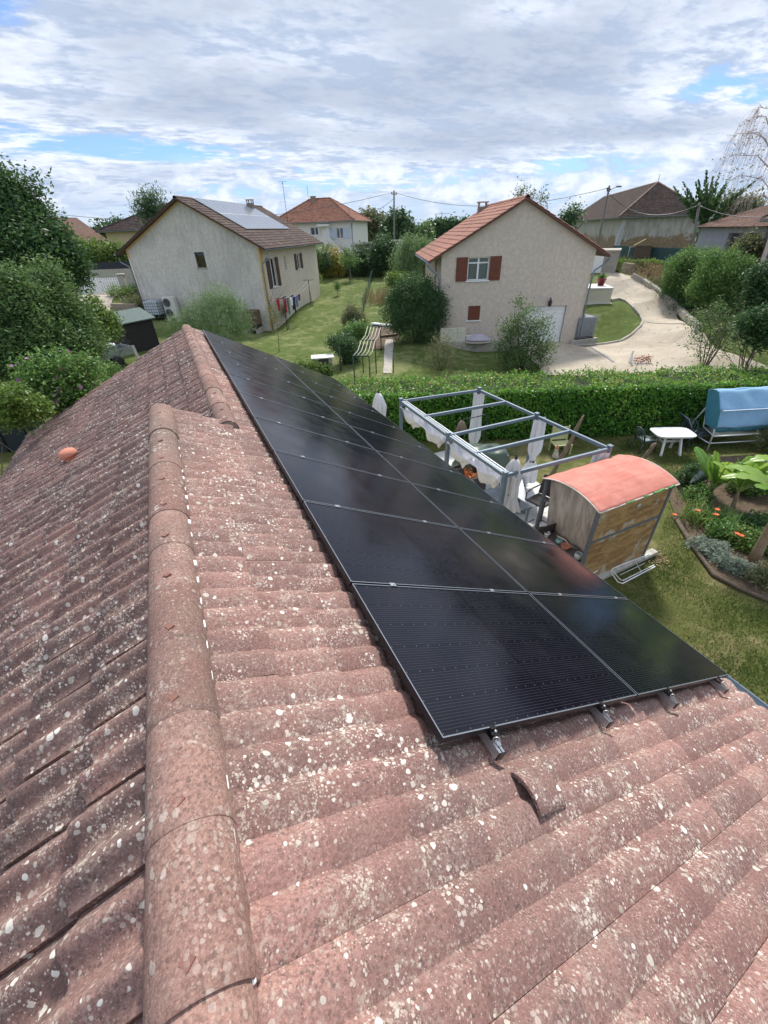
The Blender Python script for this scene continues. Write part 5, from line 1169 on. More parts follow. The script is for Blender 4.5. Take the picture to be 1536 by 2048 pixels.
for k,(x,y,lf) in enumerate(((1440,1075,MIDL),(1480,1090,LITL),(1520,1100,MIDL),(1500,1060,DARKL),(1390,1000,MIDL),(1540,1060,LITL))):
    bush('bed_plant',('leafy green plant between daylilies and silver cushion','pale green plant behind the silver cushion','green plant at the foot of the thick banana trunk','dark low plant in the shade of the bananas','green plant at the left end of the bed','light green plant at the right end of the bed')[k],GT(x,y),[(0,0,.14,.38,.32,.24),(.2,.1,.1,.28,.28,.2)],lf,240,9,.06,.08,seed=90+k,cat='plant')
bush('garden_shrub','dark leafy shrub at the back corner of the flower bed',GT(1375,975),[(0,0,.35,.35,.35,.4),(.3,.1,.3,.3,.3,.3)],DARKL,500,8,.05,.07)
bush('garden_shrub','low mixed greenery on the bed behind the banana trunks',GT(1500,985),[(0,0,.3,.5,.4,.35),(.6,-.2,.35,.5,.4,.4),(-.3,.2,.25,.3,.3,.3)],MIDL,700,8,.05,.08)
bush('garden_shrub','rounded light green shrub at the right edge before the swing seat',GT(1545,905),[(0,0,.62,.55,.55,.62)],OLIVE,1400,9,.03,.05,seed=4)
bush('garden_shrub','sprawling weedy plant at the lower right corner of the bed',GT(1525,1165),[(0,0,.15,.4,.4,.25)],OLIVE,260,8,.05,.06,seed=6)
# heron statue
c=GT(1393,980); c=at(1390,968,G0+.25); r=empty('heron_statue',(c[0],c[1],G0+.03),'grey heron garden statue with curved neck beside the bananas','statue'); HG=M('stone_grey_paint',(.30,.34,.37),.7,.2,9,.3)
m=MB(); m.tube([(-.02,0,.38),(.08,0,.50),(.22,0,.62),(.30,0,.60),(.33,0,.56)],[.05,.11,.085,.05,.03],12); m.tube([(-.28,0,.34),(-.10,0,.44),(.05,0,.5)],[.02,.07,.10],10)
m.tube([(.30,0,.62),(.36,0,.74),(.30,0,.84),(.22,0,.94),(.24,0,1.03),(.32,0,1.04)],[.035,.028,.024,.026,.036,.032],10); m.tube([(.33,0,1.035),(.50,0,.99)],[.018,.003],8); m.build('body',HG,r)
m=MB(); m.tube([(.05,.03,.45),(.06,.03,.0)],.012,6); m.tube([(.10,-.03,.45),(.10,-.03,.0)],.012,6); m.build('leg',HG,r)
c=GT(1475,955); m=MB(); m.grid(lambda i,j:(math.sin(math.pi*j)*math.cos(2*math.pi*i)*.20*(1+.1*math.sin(i*12)),math.sin(math.pi*j)*math.sin(2*math.pi*i)*.13,.30+math.cos(math.pi*j)*.12),16,10); m.lathe([(.05,0),(.05,.2)],n=8); o=m.build('pale_stone',M('pale_stoneware',(.55,.5,.42)),loc=c); tag(o,'pale rounded stone ornament among the banana leaves','ornament')
# loose dead leaves at the cabin's far corner
def litter(name,c,n,r,mat,size,z=.03):
    P=np.stack([rng.normal(size=n)*r,rng.normal(size=n)*r,np.abs(rng.normal(size=n))*z+.01],1); V,F,rv=leafmesh(P,size,.6,.05); V[:,2]*=.5; o=npmesh(name,V,F,mat,rv); o.location=tuple(c); tag(o,kind='stuff'); return o
litter('dead_leaves',GT(1312,1118)+np.array([0,0,.02]),160,.13,DRYL,.07)
# ---- grass blades on the near lawn
def blades(name,poly_px,n,h,mat,wd=.006):
    Q=[];poly=np.array(gp(*poly_px))
    x0,y0=poly.min(0);x1,y1=poly.max(0); P=rng.random((n*3,2))*[x1-x0,y1-y0]+[x0,y0]
    ins=np.zeros(len(P),bool); k=len(poly)
    for i in range(k):
        a,b=poly[i],poly[(i+1)%k]; c_=((a[1]>P[:,1])!=(b[1]>P[:,1]))&(P[:,0]<(b[0]-a[0])*(P[:,1]-a[1])/(b[1]-a[1]+1e-9)+a[0]); ins^=c_
    P=P[ins][:n]; 
    dn=.5+.5*np.sin(P[:,0]*1.9+np.sin(P[:,1]*1.3)*2)*np.sin(P[:,1]*2.3+P[:,0]); keep=rng.random(len(P))<(.35+.65*dn); P=P[keep]; dn=dn[keep]
    Z=Traw(P[:,0],P[:,1]); n=len(P); a=rng.uniform(0,6.28,n); hh=h*rng.uniform(.4,1.3,n)*(.6+.6*dn); ln=rng.uniform(.3,1.1,n)
    d=np.stack([np.cos(a),np.sin(a),np.zeros(n)],1); s=np.stack([-np.sin(a),np.cos(a),np.zeros(n)],1)*wd/2
    B=np.column_stack([P,Z]); up=np.array([0,0,1.])
    v0=B-s;v1=B+s;v2=B+d*(hh*ln*.4)[:,None]+up*(hh*.6)[:,None]+s*.8;v3=B+d*(hh*ln)[:,None]+up*hh[:,None]
    V=np.stack([v0,v1,v2,v3],1).reshape(-1,3); F=np.arange(n*4).reshape(n,4); rv=np.repeat(np.clip(.62-dn*.5+rng.normal(size=n)*.28,0,1),4)
    o=npmesh(name,V,F,mat,rv); tag(o,kind='stuff'); return o
GRB=leafm('grass_blade',(.07,.13,.025),(.13,.17,.045),(.33,.28,.13),.3,.8)
blades('grass',[(1180,1190),(1310,1110),(1340,1000),(1300,930),(1180,900),(1100,900),(1100,850),(1700,880),(1850,1000),(1700,960),(1600,900),(1440,910),(1345,960),(1335,1000),(1348,1045),(1420,1158),(1480,1185),(1536,1210),(1620,1225),(1695,1130),(1850,1050),(1850,1400),(1700,1600),(1500,1500),(1400,1400)],120000,.05,GRB,.011)
# ================================================================= middle distance
def B_(px,py,rp,dist,k=(1,1,1)): # blob seen at a pixel, radius in px at that distance
    c=atR(px,py,dist); z=float((c-CAM)@FW); r=rp*z/FPX; return (c[0],c[1],c[2],r*k[0],r*k[1],r*k[2])
def rel(bl,b): return [(x-b[0],y-b[1],z-b[2],rx,ry,rz) for x,y,z,rx,ry,rz in bl]
def gbase(px,py,dist): c=atR(px,py,dist); return np.array([c[0],c[1],Tg(c[0],c[1])])
# big tree on the left, two crowns
b=gbase(60,600,17.5)
bl=[B_(2,368,24,17),B_(48,390,18,17.5),B_(68,368,9,17.5),B_(20,430,42,17),B_(75,440,30,17.5),B_(108,475,22,17),B_(40,505,66,16.5),B_(110,525,48,17),B_(140,510,18,17),B_(-20,470,60,18),B_(150,545,20,17.5),B_(30,600,60,17)]
tree('leafy_tree','tall dark green leafy tree at the left edge beside the driveway','tree',b,7.6,rel(bl,b),DARKL,BARK,4000,13,.17,.125,.42,.2,.6,seed=3,shell=.45)
b=gbase(110,700,14.2)
bl=[B_(20,600,56,14),B_(95,610,44,14.5),B_(150,640,28,14.5),B_(60,680,60,13.8),B_(135,690,40,14),B_(178,690,22,14.2),B_(195,665,10,14.4),B_(0,720,44,13.5),B_(95,560,28,14.8)]
tree('leafy_tree','broad grey-green tree in front of the driveway, nearer the roof edge','tree',b,3.6,rel(bl,b),TREEL,BARK,3600,12,.14,.105,.36,.12,.6,seed=5,shell=.45)
b=gbase(120,790,12.2); bl=[B_(75,750,34,12.2),B_(125,745,40,12.2),B_(170,740,28,12.4),B_(90,790,40,12),B_(140,790,38,12),B_(60,790,25,12)]
hb=tree('flowering_shrub','hibiscus shrub dotted with pale pink flowers left of the roof','shrub',b,2.0,rel(bl,b),MIDL,BARK,1300,10,.10,.085,.5,.04,.6,seed=6)
FP=np.array(crown_points(rel(bl,b),110,.93,.1)); V,F,rv=leafmesh(FP,.10,.95,.4,fold=.5); npmesh('flower',V,F,PINKF,None,hb)['kind']='stuff'
b=gbase(40,860,10.6); bl=[B_(25,800,30,10.6),B_(50,830,25,10.6),B_(10,830,25,10.6),B_(75,815,18,10.8)]
bush('garden_shrub','light green low shrub at the far left edge of the photo',b,rel(bl,b),LITL,420,9,.07,.085,seed=7)
b=gbase(210,760,14.5); bl=[B_(190,765,26,14.5),B_(165,790,22,13.6),B_(225,745,16,15)]
bush('garden_shrub','small green bush just beyond the left roof edge',b,rel(bl,b),MIDL,380,9,.07,.08,seed=8)
# dark windbreak fence bottom left
a=at(-60,860,-3.3); c=at(90,846,-3.3); 
r=empty('garden_fence',(a[0],a[1],Tg(a[0],a[1])),'dark green screen fence below the left eave','fence')
m=MB(); q0=Vector((0,0,0)); q1=Vector((c[0]-a[0],c[1]-a[1],0)); m.bar(q0+Vector((0,0,.62)),q1+Vector((0,0,.62)),.012,1.25); m.build('screen',M('dark_green_screen',(.012,.025,.03),.7,.2,5,.3),r)
for k in range(4): p=q0.lerp(q1,k/3); m=MB(); m.tube([(p.x,p.y-.03,-.1),(p.x,p.y-.03,1.3)],.03,8); m.build('post',DARKMETAL,r)
b=gbase(200,690,24); bl=[B_(185,615,18,24),B_(190,640,22,24),B_(212,640,20,24),B_(200,665,24,23.6),B_(222,660,14,24)]
tree('small_tree','small light green tree between driveway and dark shed','tree',b,2.6,rel(bl,b),LITL,BARK,620,9,.12,.15,.42,.04,.7,seed=9)
# shed
s0=gbase(320,690,29.5); sh=empty('garden_shed',s0,'dark stained wooden shed with grey-green roof beside the left house','shed',rz=R(38))
SHW=M('near_black_wood',(.022,.017,.018),.8,.3,7,.5); SHR=M('grey_green_felt',(.10,.14,.13),.85,.15,6,.3)
m=MB()
for k in range(12):
    z0=.155*k; m.box(-1.9,0,.002*(k%2),.03,z0+.005,z0+.15); m.box(-.02-.002*(k%2),.01,.03,1.9,z0+.005,z0+.15) 
m.box(-1.88,-.02,1.87,1.9,0,1.95); m.box(-1.9,-1.87,.03,1.87,0,1.95); m.prism([(.031,1.87),(.95,2.27),(1.87,1.87)],-.02,.0,'x'); m.prism([(.031,1.87),(.95,2.27),(1.87,1.87)],-1.9,-1.88,'x'); m.build('wall',SHW,sh)
m=MB(); m.prism([(-.18,1.80),(.95,2.29),(.95,2.34),(-.18,1.85)],-2.05,.15,'x'); m.prism([(2.08,1.80),(.95,2.29),(.95,2.34),(2.08,1.85)],-2.05,.15,'x'); m.build('roof',SHR,sh)
m=MB(); m.box(.012,.03,.55,1.35,.05,1.80); m.build('door',SHW,sh)
# plank leaning, pale post
b=gbase(273,700,25.5); m=MB(); m.bar((0,0,0),(-.12,.1,1.35),.16,.06); o=m.build('timber_post',M('weathered_white_wood',(.4,.4,.36)),loc=b); tag(o,'pale upright plank standing before the dark shed','post')
# IBC tanks
def ibc(c,rz,label,body,cage,w_=1.2,d_=1.0,h_=1.0,cover=None):
    r=empty('water_tank',c,label,'water tank',rz)
    m=MB(); m.box(-w_/2,w_/2,-d_/2,d_/2,.14,.14+h_,.06); m.lathe([(.12,.14+h_),(.12,.19+h_),(0,.19+h_)],n=14); m.build('tank',body,r)
    if cage:
        m=MB()
        for k in range(7): 
            u=-w_/2+w_*k/6
            for s_ in (-1,1): m.tube([(u,s_*(d_/2+.015),.12),(u,s_*(d_/2+.015),.17+h_)],.011,5)
        for k in range(6):
            v=-d_/2+d_*k/5
            for s_ in (-1,1): m.tube([(s_*(w_/2+.015),v,.12),(s_*(w_/2+.015),v,.17+h_)],.011,5)
        for k in range(6):
            z=.14+(h_+.02)*k/5; W2,D2=w_/2+.017,d_/2+.017; m.tube([(-W2,-D2,z),(W2,-D2,z),(W2,D2,z),(-W2,D2,z),(-W2,-D2,z)],.012,5)
        m.build('cage',cage,r)
    m=MB(); m.box(-w_/2-.02,w_/2+.02,-d_/2-.02,d_/2+.02,.08,.12)
    for s_ in (-1,0,1): m.box(s_*(w_/2-.08)-.07,s_*(w_/2-.08)+.07,-d_/2,d_/2,-.06,.08)
    m.build('pallet',DARKMETAL,r); return r
TANKW=M('white_tank',(.55,.60,.66),.4,.08,5,0); TANKG=M('grey_tank',(.20,.22,.25),.4,.1,5,0)
def onl(root,x,y,dz=0.): 
    p=(Matrix.Translation(root.location)@Matrix.Rotation(root.rotation_euler[2],4,'Z'))@Vector((x,y,0)); return Vector((p.x,p.y,Tg(p.x,p.y)+dz))
p=onplane(313,636,hl,1,-1.0); ibc(onl(hl,p.x,-.8,.25),-R(AZL),'white caged water tank between the shed and the heat pump',TANKW,DARKMETAL)
hpx=onplane(346,625,hl,1,-.5).x
r=empty('heat_pump',onl(hl,hpx,-.55,.25),'white double-fan heat pump unit against the grey-streaked gable','heat pump',-R(AZL)); HPM=M('heat_pump_white',(.62,.62,.58),.5,.05,5,0)
m=MB(); m.box(-.52,.52,-.2,.2,0,1.55,.03); m.box(-.5,-.3,-.15,.15,-.3,0); m.box(.3,.5,-.15,.15,-.3,0); m.build('casing',HPM,r)
for z in (.40,1.12): m=MB(); m.lathe([(.30,0),(.30,.02),(.27,.03),(.26,0),(.06,0),(.06,.02),(0,.02)],n=24); 
for z in (.40,1.14):
    m=MB(); m.lathe([(.31,0),(.31,.02),(.28,.03),(.27,.01),(0,.01)],n=24)
    for q in (.08,.14,.20,.25): m.lathe([(q,.012),(q+.012,.03),(q+.024,.012)],n=24)
    m.v=[(p_[0]-.14,-p_[2]-.203,p_[1]+z) for p_ in m.v]; m.build('fan_grille',M('grille_grey',(.16,.17,.17),.6,.1,5,0),r)
tk=onplane(507,650,hl,1,-.9); ibc(onl(hl,tk.x,-.95,.45),-R(AZL),'water tank under a brown cover at the right corner of the grey gable',M('brown_tank_cover',(.12,.085,.055),.8,.25,6,.5),None,1.15,1.0,1.05)
m=MB(); 
for s_ in (-.45,.45): m.box(s_-.12,s_+.12,-.45,.45,0,.42)
o=m.build('block_plinth',CONC,loc=onl(hl,tk.x,-.95,.0),rz=-R(AZL)); tag(o,'two concrete blocks carrying the brown covered tank','plinth')
b=GT(492,668); m=MB(); m.lathe([(.12,0),(.13,.22),(.06,.28),(.06,.32),(0,.32)],n=14); o=m.build('plastic_can',M('blue_white_plastic',(.45,.52,.58),.5,.1,6,0),loc=b); tag(o,'pale plastic can on the grass below the brown tank','can')
# feathery bush in front of the gable
b=gbase(440,672,30); bl=[B_(400,625,30,30),B_(440,610,38,30),B_(475,625,26,30),B_(385,650,30,30),B_(440,650,50,29.5),B_(355,655,20,30),B_(425,590,14,30),B_(480,650,24,30)]
bush('feathery_shrub','soft feathery green shrub against the grey gable of the left house',b,rel(bl,b),FEATH,2600,10,.16,.17,.14,up=.9,seed=11,shell=.3)
b=gbase(520,672,21); clumpplant('garden_plant','thin flowering stems rising beyond the far roof corner',np.array([*gbase(470,690,17)[:2],G0+.3]),60,1.5,.02,LITL,arch=.35,spread=.8)
# trailer
b=GT(262,722); tr=empty('box_trailer',b,'small galvanised box trailer with red tail light below the shed','trailer',R(30))
m=MB(); m.box(-.02,.02,-.55,.55,.45,.85); m.box(-2.0,-.02,-.55,-.52,.45,.82); m.box(-2.0,-.02,.52,.55,.45,.82); m.box(-2.0,-.02,-.52,.52,.45,.48); m.build('box',M('galvanised',(.30,.33,.35),.4,.2,8,.1,.7),tr)
m=MB(); m.box(.021,.04,-.5,-.38,.50,.60); m.build('tail_light',M('red_light',(.5,.02,.02),.3,.1,5,0),tr); m=MB(); m.box(.021,.03,-.2,.25,.50,.61); m.build('number_plate',PVC,tr)
for s_ in (-1,1): m=MB(); m.lathe([(.05,-.07),(.27,-.07),(.28,0),(.27,.07),(.05,.07)],n=20); m.v=[(p_[0]-.9,p_[2]+s_*.65,p_[1]+.28) for p_ in m.v]; m.build('wheel',M('rubber',(.02,.02,.02),.8,.1,9,.2),tr)
m=MB(); m.tube([(-2,0,.45),(-3.0,0,.42)],.03,6); m.build('drawbar',DARKMETAL,tr)
m=MB(); m.grid(lambda i,j:(math.sin(math.pi*j)*math.cos(6.283*i)*.26,math.sin(math.pi*j)*math.sin(6.283*i)*.34,math.cos(math.pi*j)*.17),14,8); o=m.build('white_sack',CLOTH,loc=(b[0]-.75,b[1]+.55,b[2]+.78)); tag(o,'white rounded sack heaped behind the trailer','sack')
for k,(x,y) in enumerate(((290,700),(305,690))): c=gbase(x,y,23.0+k*2); clumpplant('garden_plant',('broad-leaved green plant with white flower by the trailer','low green plant at the shed corner')[k],c,40,.7,.09,LITL,arch=.9,spread=.6)
# driveway of the left house, gate, pillars, walls
dl=[tuple(atR(x,y,d)[:2]) for x,y,d in ((262,590,52),(160,590,50),(120,605,40),(60,640,32),(40,700,24),(100,720,23),(150,660,30),(215,612,44))]
sheet('side_driveway',dl,M('tan_gravel',(.38,.33,.27),.95,.15,3,.5),.05,.8)
ga=gbase(163,590,51); gb=gbase(246,586,49.5); ga[2]=gb[2]=min(ga[2],gb[2]); d=gb-ga; Lg=float(np.hypot(d[0],d[1])); gt_=empty('driveway_gate',ga,'white picket double gate closing the driveway of the left house','gate',math.atan2(d[1],d[0])); gh=vat(ga[0],ga[1],163,557)-ga[2]
for s0_,s1_ in ((0,Lg/2-.03),(Lg/2+.03,Lg)):
    m=MB(); n=9
    for k in range(n): x=s0_+(s1_-s0_)*(k+.5)/n; m.box(x-.07,x+.07,-.015,.015,.08,gh-.05)
    for z in (.35,gh*.78): m.box(s0_,s1_,.016,.05,z-.05,z+.05)
    m.box(s0_,s0_+.08,-.02,.02,.05,gh); m.box(s1_-.08,s1_,-.02,.02,.05,gh); m.build('gate_leaf',PVC,gt_)
for k,(x,dd) in enumerate(((-.35,'left'),(Lg+.3,'right'))):
    p=ga+d/Lg*x; m=MB(); m.box(-.25,.25,-.25,.25,-.4,gh+.1); m.box(-.33,.33,-.33,.33,gh+.101,gh+.22,.02); o=m.build('gate_pillar',CONC,loc=p,rz=math.atan2(d[1],d[0])); tag(o,f'concrete gate pillar on the {dd} of the white picket gate','pillar')
a=gbase(90,560,62); c=gbase(275,555,57); dd=c-a; zb=min(a[2],c[2]); m=MB(); zt=vat(c[0],c[1],255,543); m.bar((0,0,(zt-zb)/2),(dd[0],dd[1],(zt-zb)/2),.25,zt-zb+.6); o=m.build('low_wall',CONC,loc=(a[0],a[1],zb)); tag(o,'grey concrete wall behind the white gate','wall')
zt2=vat(c[0],c[1],255,523); m=MB(); m.bar((0,0,(zt2-zt)/2),(dd[0],dd[1],(zt2-zt)/2),.05,zt2-zt); o=m.build('screen_fence',M('navy_screen',(.02,.022,.035),.7,.1,5,.1),loc=(a[0],a[1],zt+.01)); tag(o,'dark navy screen fence on top of the grey wall','fence')
b=gbase(215,520,62); bl=[B_(x,y,r_,62) for x,y,r_ in ((165,510,22),(195,507,20),(225,508,18),(250,510,16),(180,520,20),(235,520,20),(140,515,20))]
bush('tall_hedge','bright green hedge rising behind the navy screen fence',b,rel(bl,b),LITL,1500,8,.35,.28,seed=12)
for k,(x,y,dd,lf,lb) in enumerate(((240,597,47,LITL,'green cushion shrub on the low stone wall left of the house'),(262,600,45,OLIVE,'brownish shrub on the low stone wall at the house corner'),(258,578,48,DARKL,'dark shrub beside the right gate pillar'))):
    b=gbase(x,y,dd); bush('garden_shrub',lb,b,[(0,0,.35,.9,.9,.5),(.7,.2,.3,.6,.6,.4)],lf,260,8,.12,.14,seed=20+k)
a=gbase(225,612,43); c=gbase(275,622,41); m=MB(); dd=c-a; m.bar((0,0,.3),(dd[0],dd[1],.3),.3,.9); o=m.build('stone_wall',M('rubble_stone',(.28,.23,.18),.9,.3,4,.8,bd=.03),loc=a); tag(o,'low rubble stone retaining wall left of the house','wall')
# cars
def car(c,rz,colr,label):
    r=empty('parked_car',c,label,'car',rz); body=M('car_paint_'+label.split()[0],colr,.25,.03,3,0,.3)
    pf=[(-2.0,.35),(-2.05,.75),(-1.8,.95),(-1.2,1.0),(-.7,1.42),(.9,1.46),(1.6,1.05),(2.0,.95),(2.05,.4)]
    m=MB(); m.prism([(-2.0,.28),(2.0,.28),(2.06,.6),(2.0,.92),(1.5,1.0),(-1.2,.98),(-1.85,.90),(-2.06,.6)],-.85,.85,'y'); m.build('body',body,r)
    m=MB(); m.prism([(-1.15,.985),(1.5,1.005),(.95,1.44),(-.65,1.42)],-.70,.70,'y'); cab_=m.build('roof',body,r)
    m=MB(); m.prism([(-1.0,1.03),(1.25,1.04),(.88,1.38),(-.62,1.36)],-.708,.708,'y'); m.prism([(-1.17,1.0),(-1.12,1.0),(-.62,1.41),(-.68,1.41)],-.6,.6,'y'); m.prism([(1.5,1.02),(1.45,1.02),(.93,1.42),(1.0,1.42)],-.6,.6,'y'); m.build('windows',GLASS,r)
    for x in (-1.3,1.3):
        for y in (-.8,.8): m=MB(); m.lathe([(.0,-.1),(.31,-.1),(.33,0),(.31,.1),(0,.1)],n=18); m.v=[(p_[0]+x,p_[2]+y,p_[1]+.32) for p_ in m.v]; m.build('wheel',M('rubber',(.02,.02,.02)),r)
    for y in (-.65,.65): m=MB(); m.box(-2.09,-2.0,y-.15,y+.15,.62,.75,.02); m.build('headlight',M('lamp_glass',(.6,.62,.65),.1,.05,5,0),r)
    return r
car(gbase(128,612,41),R(70),(.015,.016,.02),'black parked car half hidden behind the big tree on the drive')
car(gbase(1542,575,43),R(20),(.40,.46,.52),'silver parked car at the right edge above the bushes')
# ---- drying line with laundry
def tpost(px,py,ptx,pty,label,w_=1.0,rz=0):
    b=GT(px,py); h=vat(b[0],b[1],ptx,pty)-b[2]; r=empty('clothes_post',b,label,'clothes post',rz); m=MB(); m.tube([(-.06,0,0),(0,0,h)],.03,8); m.tube([(.12,0,0),(0,0,h*.6)],.02,6); m.tube([(-w_/2,0,h),(w_/2,0,h)],.025,8); m.build('post',DARKMETAL,r); return b,h
b1,h1=tpost(623,613,620,560,'rusty T-shaped clothes post at the far end of the laundry line',1.1,-R(AZL)); b2,h2=tpost(576,660,572,597,'T-shaped clothes post at the near end of the laundry line',1.1,-R(AZL))
dW=Vector(b1-b2); ux=Vector((math.cos(-R(AZL)),math.sin(-R(AZL)),0))
lines=[]
for k,o_ in enumerate((-.45,0,.45)):
    m=MB(); A_=Vector(b2)+Vector((0,0,h2))+ux*o_; B2=Vector(b1)+Vector((0,0,h1))+ux*o_; n=12; f=lambda t,A_=A_,B2=B2:A_.lerp(B2,t)-Vector((0,0,.22*4*t*(1-t)))
    m.tube([f(q/n)-A_ for q in range(n+1)],.006,4); o=m.build('clothes_line',PVC,loc=A_); tag(o,('laundry line nearest the house wall','middle laundry line between the posts','laundry line on the lawn side')[k],'clothes line'); lines.append(f)
LA=[('red_shirt',(.42,.03,.04),.10,.62,0,'bright red shirt with pale print at the near end of the line'),('red_towel',(.36,.02,.05),.16,.75,1,'crimson top hanging next to the red shirt'),('white_cloth_item',(.70,.68,.70),.21,.4,2,'white garment hanging after the red tops'),('grey_trousers',(.16,.24,.24),.28,.9,1,'grey green trousers in the middle of the line'),('navy_trousers',(.02,.025,.06),.33,.85,2,'dark navy trousers in the middle of the line'),('black_shirt',(.02,.02,.03),.39,.6,0,'black shirt hanging between trousers and shorts'),('blue_shirt',(.10,.17,.38),.45,.6,2,'mid blue shirt towards the far end'),('navy_shirt',(.015,.02,.05),.50,.8,1,'large navy garment hanging near the far end'),('maroon_cloth',(.16,.03,.06),.58,.35,2,'maroon cloth slung at the far end of the line')]
for nm,cc,t,hh,li,lb in LA:
    t=(t-.10)*.75-.02; P=lines[li](t); dirv=(lines[li](t+.05)-lines[li](t-.05)).normalized(); rd=random.Random(nm); w_=.5 if 'trous' not in nm else .4
    def fn(i,j): 
        wd=1.3*w_*(1.25 if (j<.3 and 'shirt' in nm) else 1.0); off=.03*math.sin(i*9+j*3)+.02*math.sin(i*17)
        return dirv*((i-.5)*wd)+ux*(off+.05*j)-Vector((0,0,j*hh*1.35))
    m=MB(); m.grid(fn,14,10,True,thick=.012)
    o=m.build('garment' if 'cloth' in nm else ('shirt' if 'shirt' in nm else ('trousers' if 'trous' in nm else 'towel')),M('fabric_'+nm,cc,.9,.25,9,.2),loc=P-Vector((0,0,.01))); tag(o,lb,'laundry')
# ---- saplings and lawn bits
def sapling(px,py,topx,topy,label,lf,r_=.35,n=130,size=.09,stake=False,group=None,tr=.02):
    b=GT(px,py); h=vat(b[0],b[1],topx,topy)-b[2]; lean=(0,0)
    rt_=tree('sapling' if h<3 else 'young_tree',label,'tree',b,h,[(0,0,h*.45,r_*.6,r_*.6,h*.12),(0,0,h*.62,r_,r_,h*.2),(0,0,h*.82,r_*.6,r_*.6,h*.2)],lf,BARK,n,7,.10,size,.45,tr,.95,0,group,int(px),1,5,'crown',.1)
    if stake: m=MB(); m.tube([(.1,0,0),(.1,0,h*.7)],.035,6); m.build('stake',M('pale_stake',(.40,.33,.24),.8,.2,9,.2),rt_)
sapling(558,703,543,590,'thin sapling with upright twigs before the left house corner',OLIVE,.45,90,.09)
sapling(572,648,574,610,'small sapling by the near clothes post',OLIVE,.3,60,.09)
sapling(676,591,672,562,'tiny sapling alone in the middle of the far lawn',MIDL,.45,120,.12)
sapling(700,561,694,495,'staked young tree before the yellow-green hedge',MIDL,1.3,260,.2,True,tr=.05)
sapling(655,557,654,505,'dark slim young tree in front of the yellow hedge',DARKL,1.1,220,.2,tr=.05)
sapling(636,575,640,545,'small yellow-green bush at the far corner of the left house',LITL,.7,150,.15)
# far mixed hedge of the lawn
b=gbase(640,545,61); bl=[B_(x,535,20,61,(1.2,.6,1.0)) for x in range(575,745,14)]
bush('mixed_hedge','dark mixed hedge along the far end of the lawn',b,rel(bl,b),DARKL,1700,8,.3,.3,seed=30)
for k,(x,y,r_,lf,lb) in enumerate(((600,520,18,LITL,'yellow-green bush standing left in the far hedge'),(642,517,22,LITL,'yellowest bush in the far hedge beside the house'),(668,522,20,LITL,'yellow flowering bush in the middle of the far hedge'),(722,516,22,DARKL,'rounded dark bush in the far hedge below the white house'),(752,540,14,LITL,'low pale green bush right of the far hedge'))):
    b=gbase(x,545,60); bb=B_(x,y,r_,60); bush('garden_shrub',lb,b,rel([bb,(bb[0],bb[1],bb[2]-bb[5]*.8,bb[3],bb[4],bb[5])],b),lf if k!=2 else leafm('yellow_leaf',(.16,.17,.03),(.30,.27,.04),(.42,.36,.06),.3,.5),420,8,.25,.26,seed=31+k)
# wire fence with green posts
fp=[(682,742),(697,700),(712,662),(727,625),(733,603),(738,585),(742,570),(746,556)]
GP=M('green_metal',(.02,.06,.035),.5,.1,6,0); fb=GT(*fp[0]); fr_=empty('wire_fence',fb,'green wire mesh fence dividing the two lawns','fence'); prev=None
for q in fp:
    p=GT(*q)-fb; m=MB(); m.tube([(p[0],p[1],p[2]-.1),(p[0],p[1],p[2]+1.25)],.03,6); m.build('post',GP,fr_)
    if prev is not None:
        m=MB(); 
        for z in np.arange(.05,1.2,.15): m.tube([prev+np.array([0,0,z]),p+np.array([0,0,z])],.004,3)
        for t in np.arange(0,1,.10/ max(1,np.linalg.norm(p-prev))*1.5): s_=prev+(p-prev)*t; m.tube([s_+np.array([0,0,.05]),s_+np.array([0,0,1.18])],.003,3)
        m.build('mesh_wire',GP,fr_)
    prev=p
# bushes along the fence
for k,(x,yb,bls,dist,lf,lb) in enumerate(((705,655,((700,625,14),(718,640,15),(695,640,12)),None,OLIVE,'loose bush with upright shoots on the lawn beside the fence'),
    (715,690,((705,670,20),(722,660,16),(690,680,16)),None,MIDL,'leafy bush leaning over the wire fence'),
    (690,725,((680,690,18),(700,700,22),(665,685,10),(700,720,16)),None,DARKL,'dense dark bush by the wire fence next to the clothes rack'),
    (640,750,((625,742,16),(650,748,14),(600,735,10)),None,LITL,'pale green low bush beyond the panels, near the white slab'))):
    b=GT(x,yb); dist=math.hypot(b[0]-CAM[0],b[1]-CAM[1]); bl=[B_(a_,c_,r_,dist) for a_,c_,r_ in bls]; bush('garden_shrub',lb,b,rel(bl,b),lf,700,9,.12,.12,seed=40+k)
# white slab cabinet
b=GT(648,742); r=empty('block_cabinet',b,'grey block stand with a white slab on top beyond the panels','stand',-R(15)); m=MB(); m.box(-.5,-.3,-.3,.3,0,.75); m.box(.3,.5,-.3,.3,0,.75); m.box(-.3,.3,.2,.3,0,.75); m.build('block',CONC,r); m=MB(); m.box(-.62,.62,-.42,.42,.752,.81,.01); m.build('slab',M('white_slab',(.62,.62,.60),.8,.1,5,.2),r)
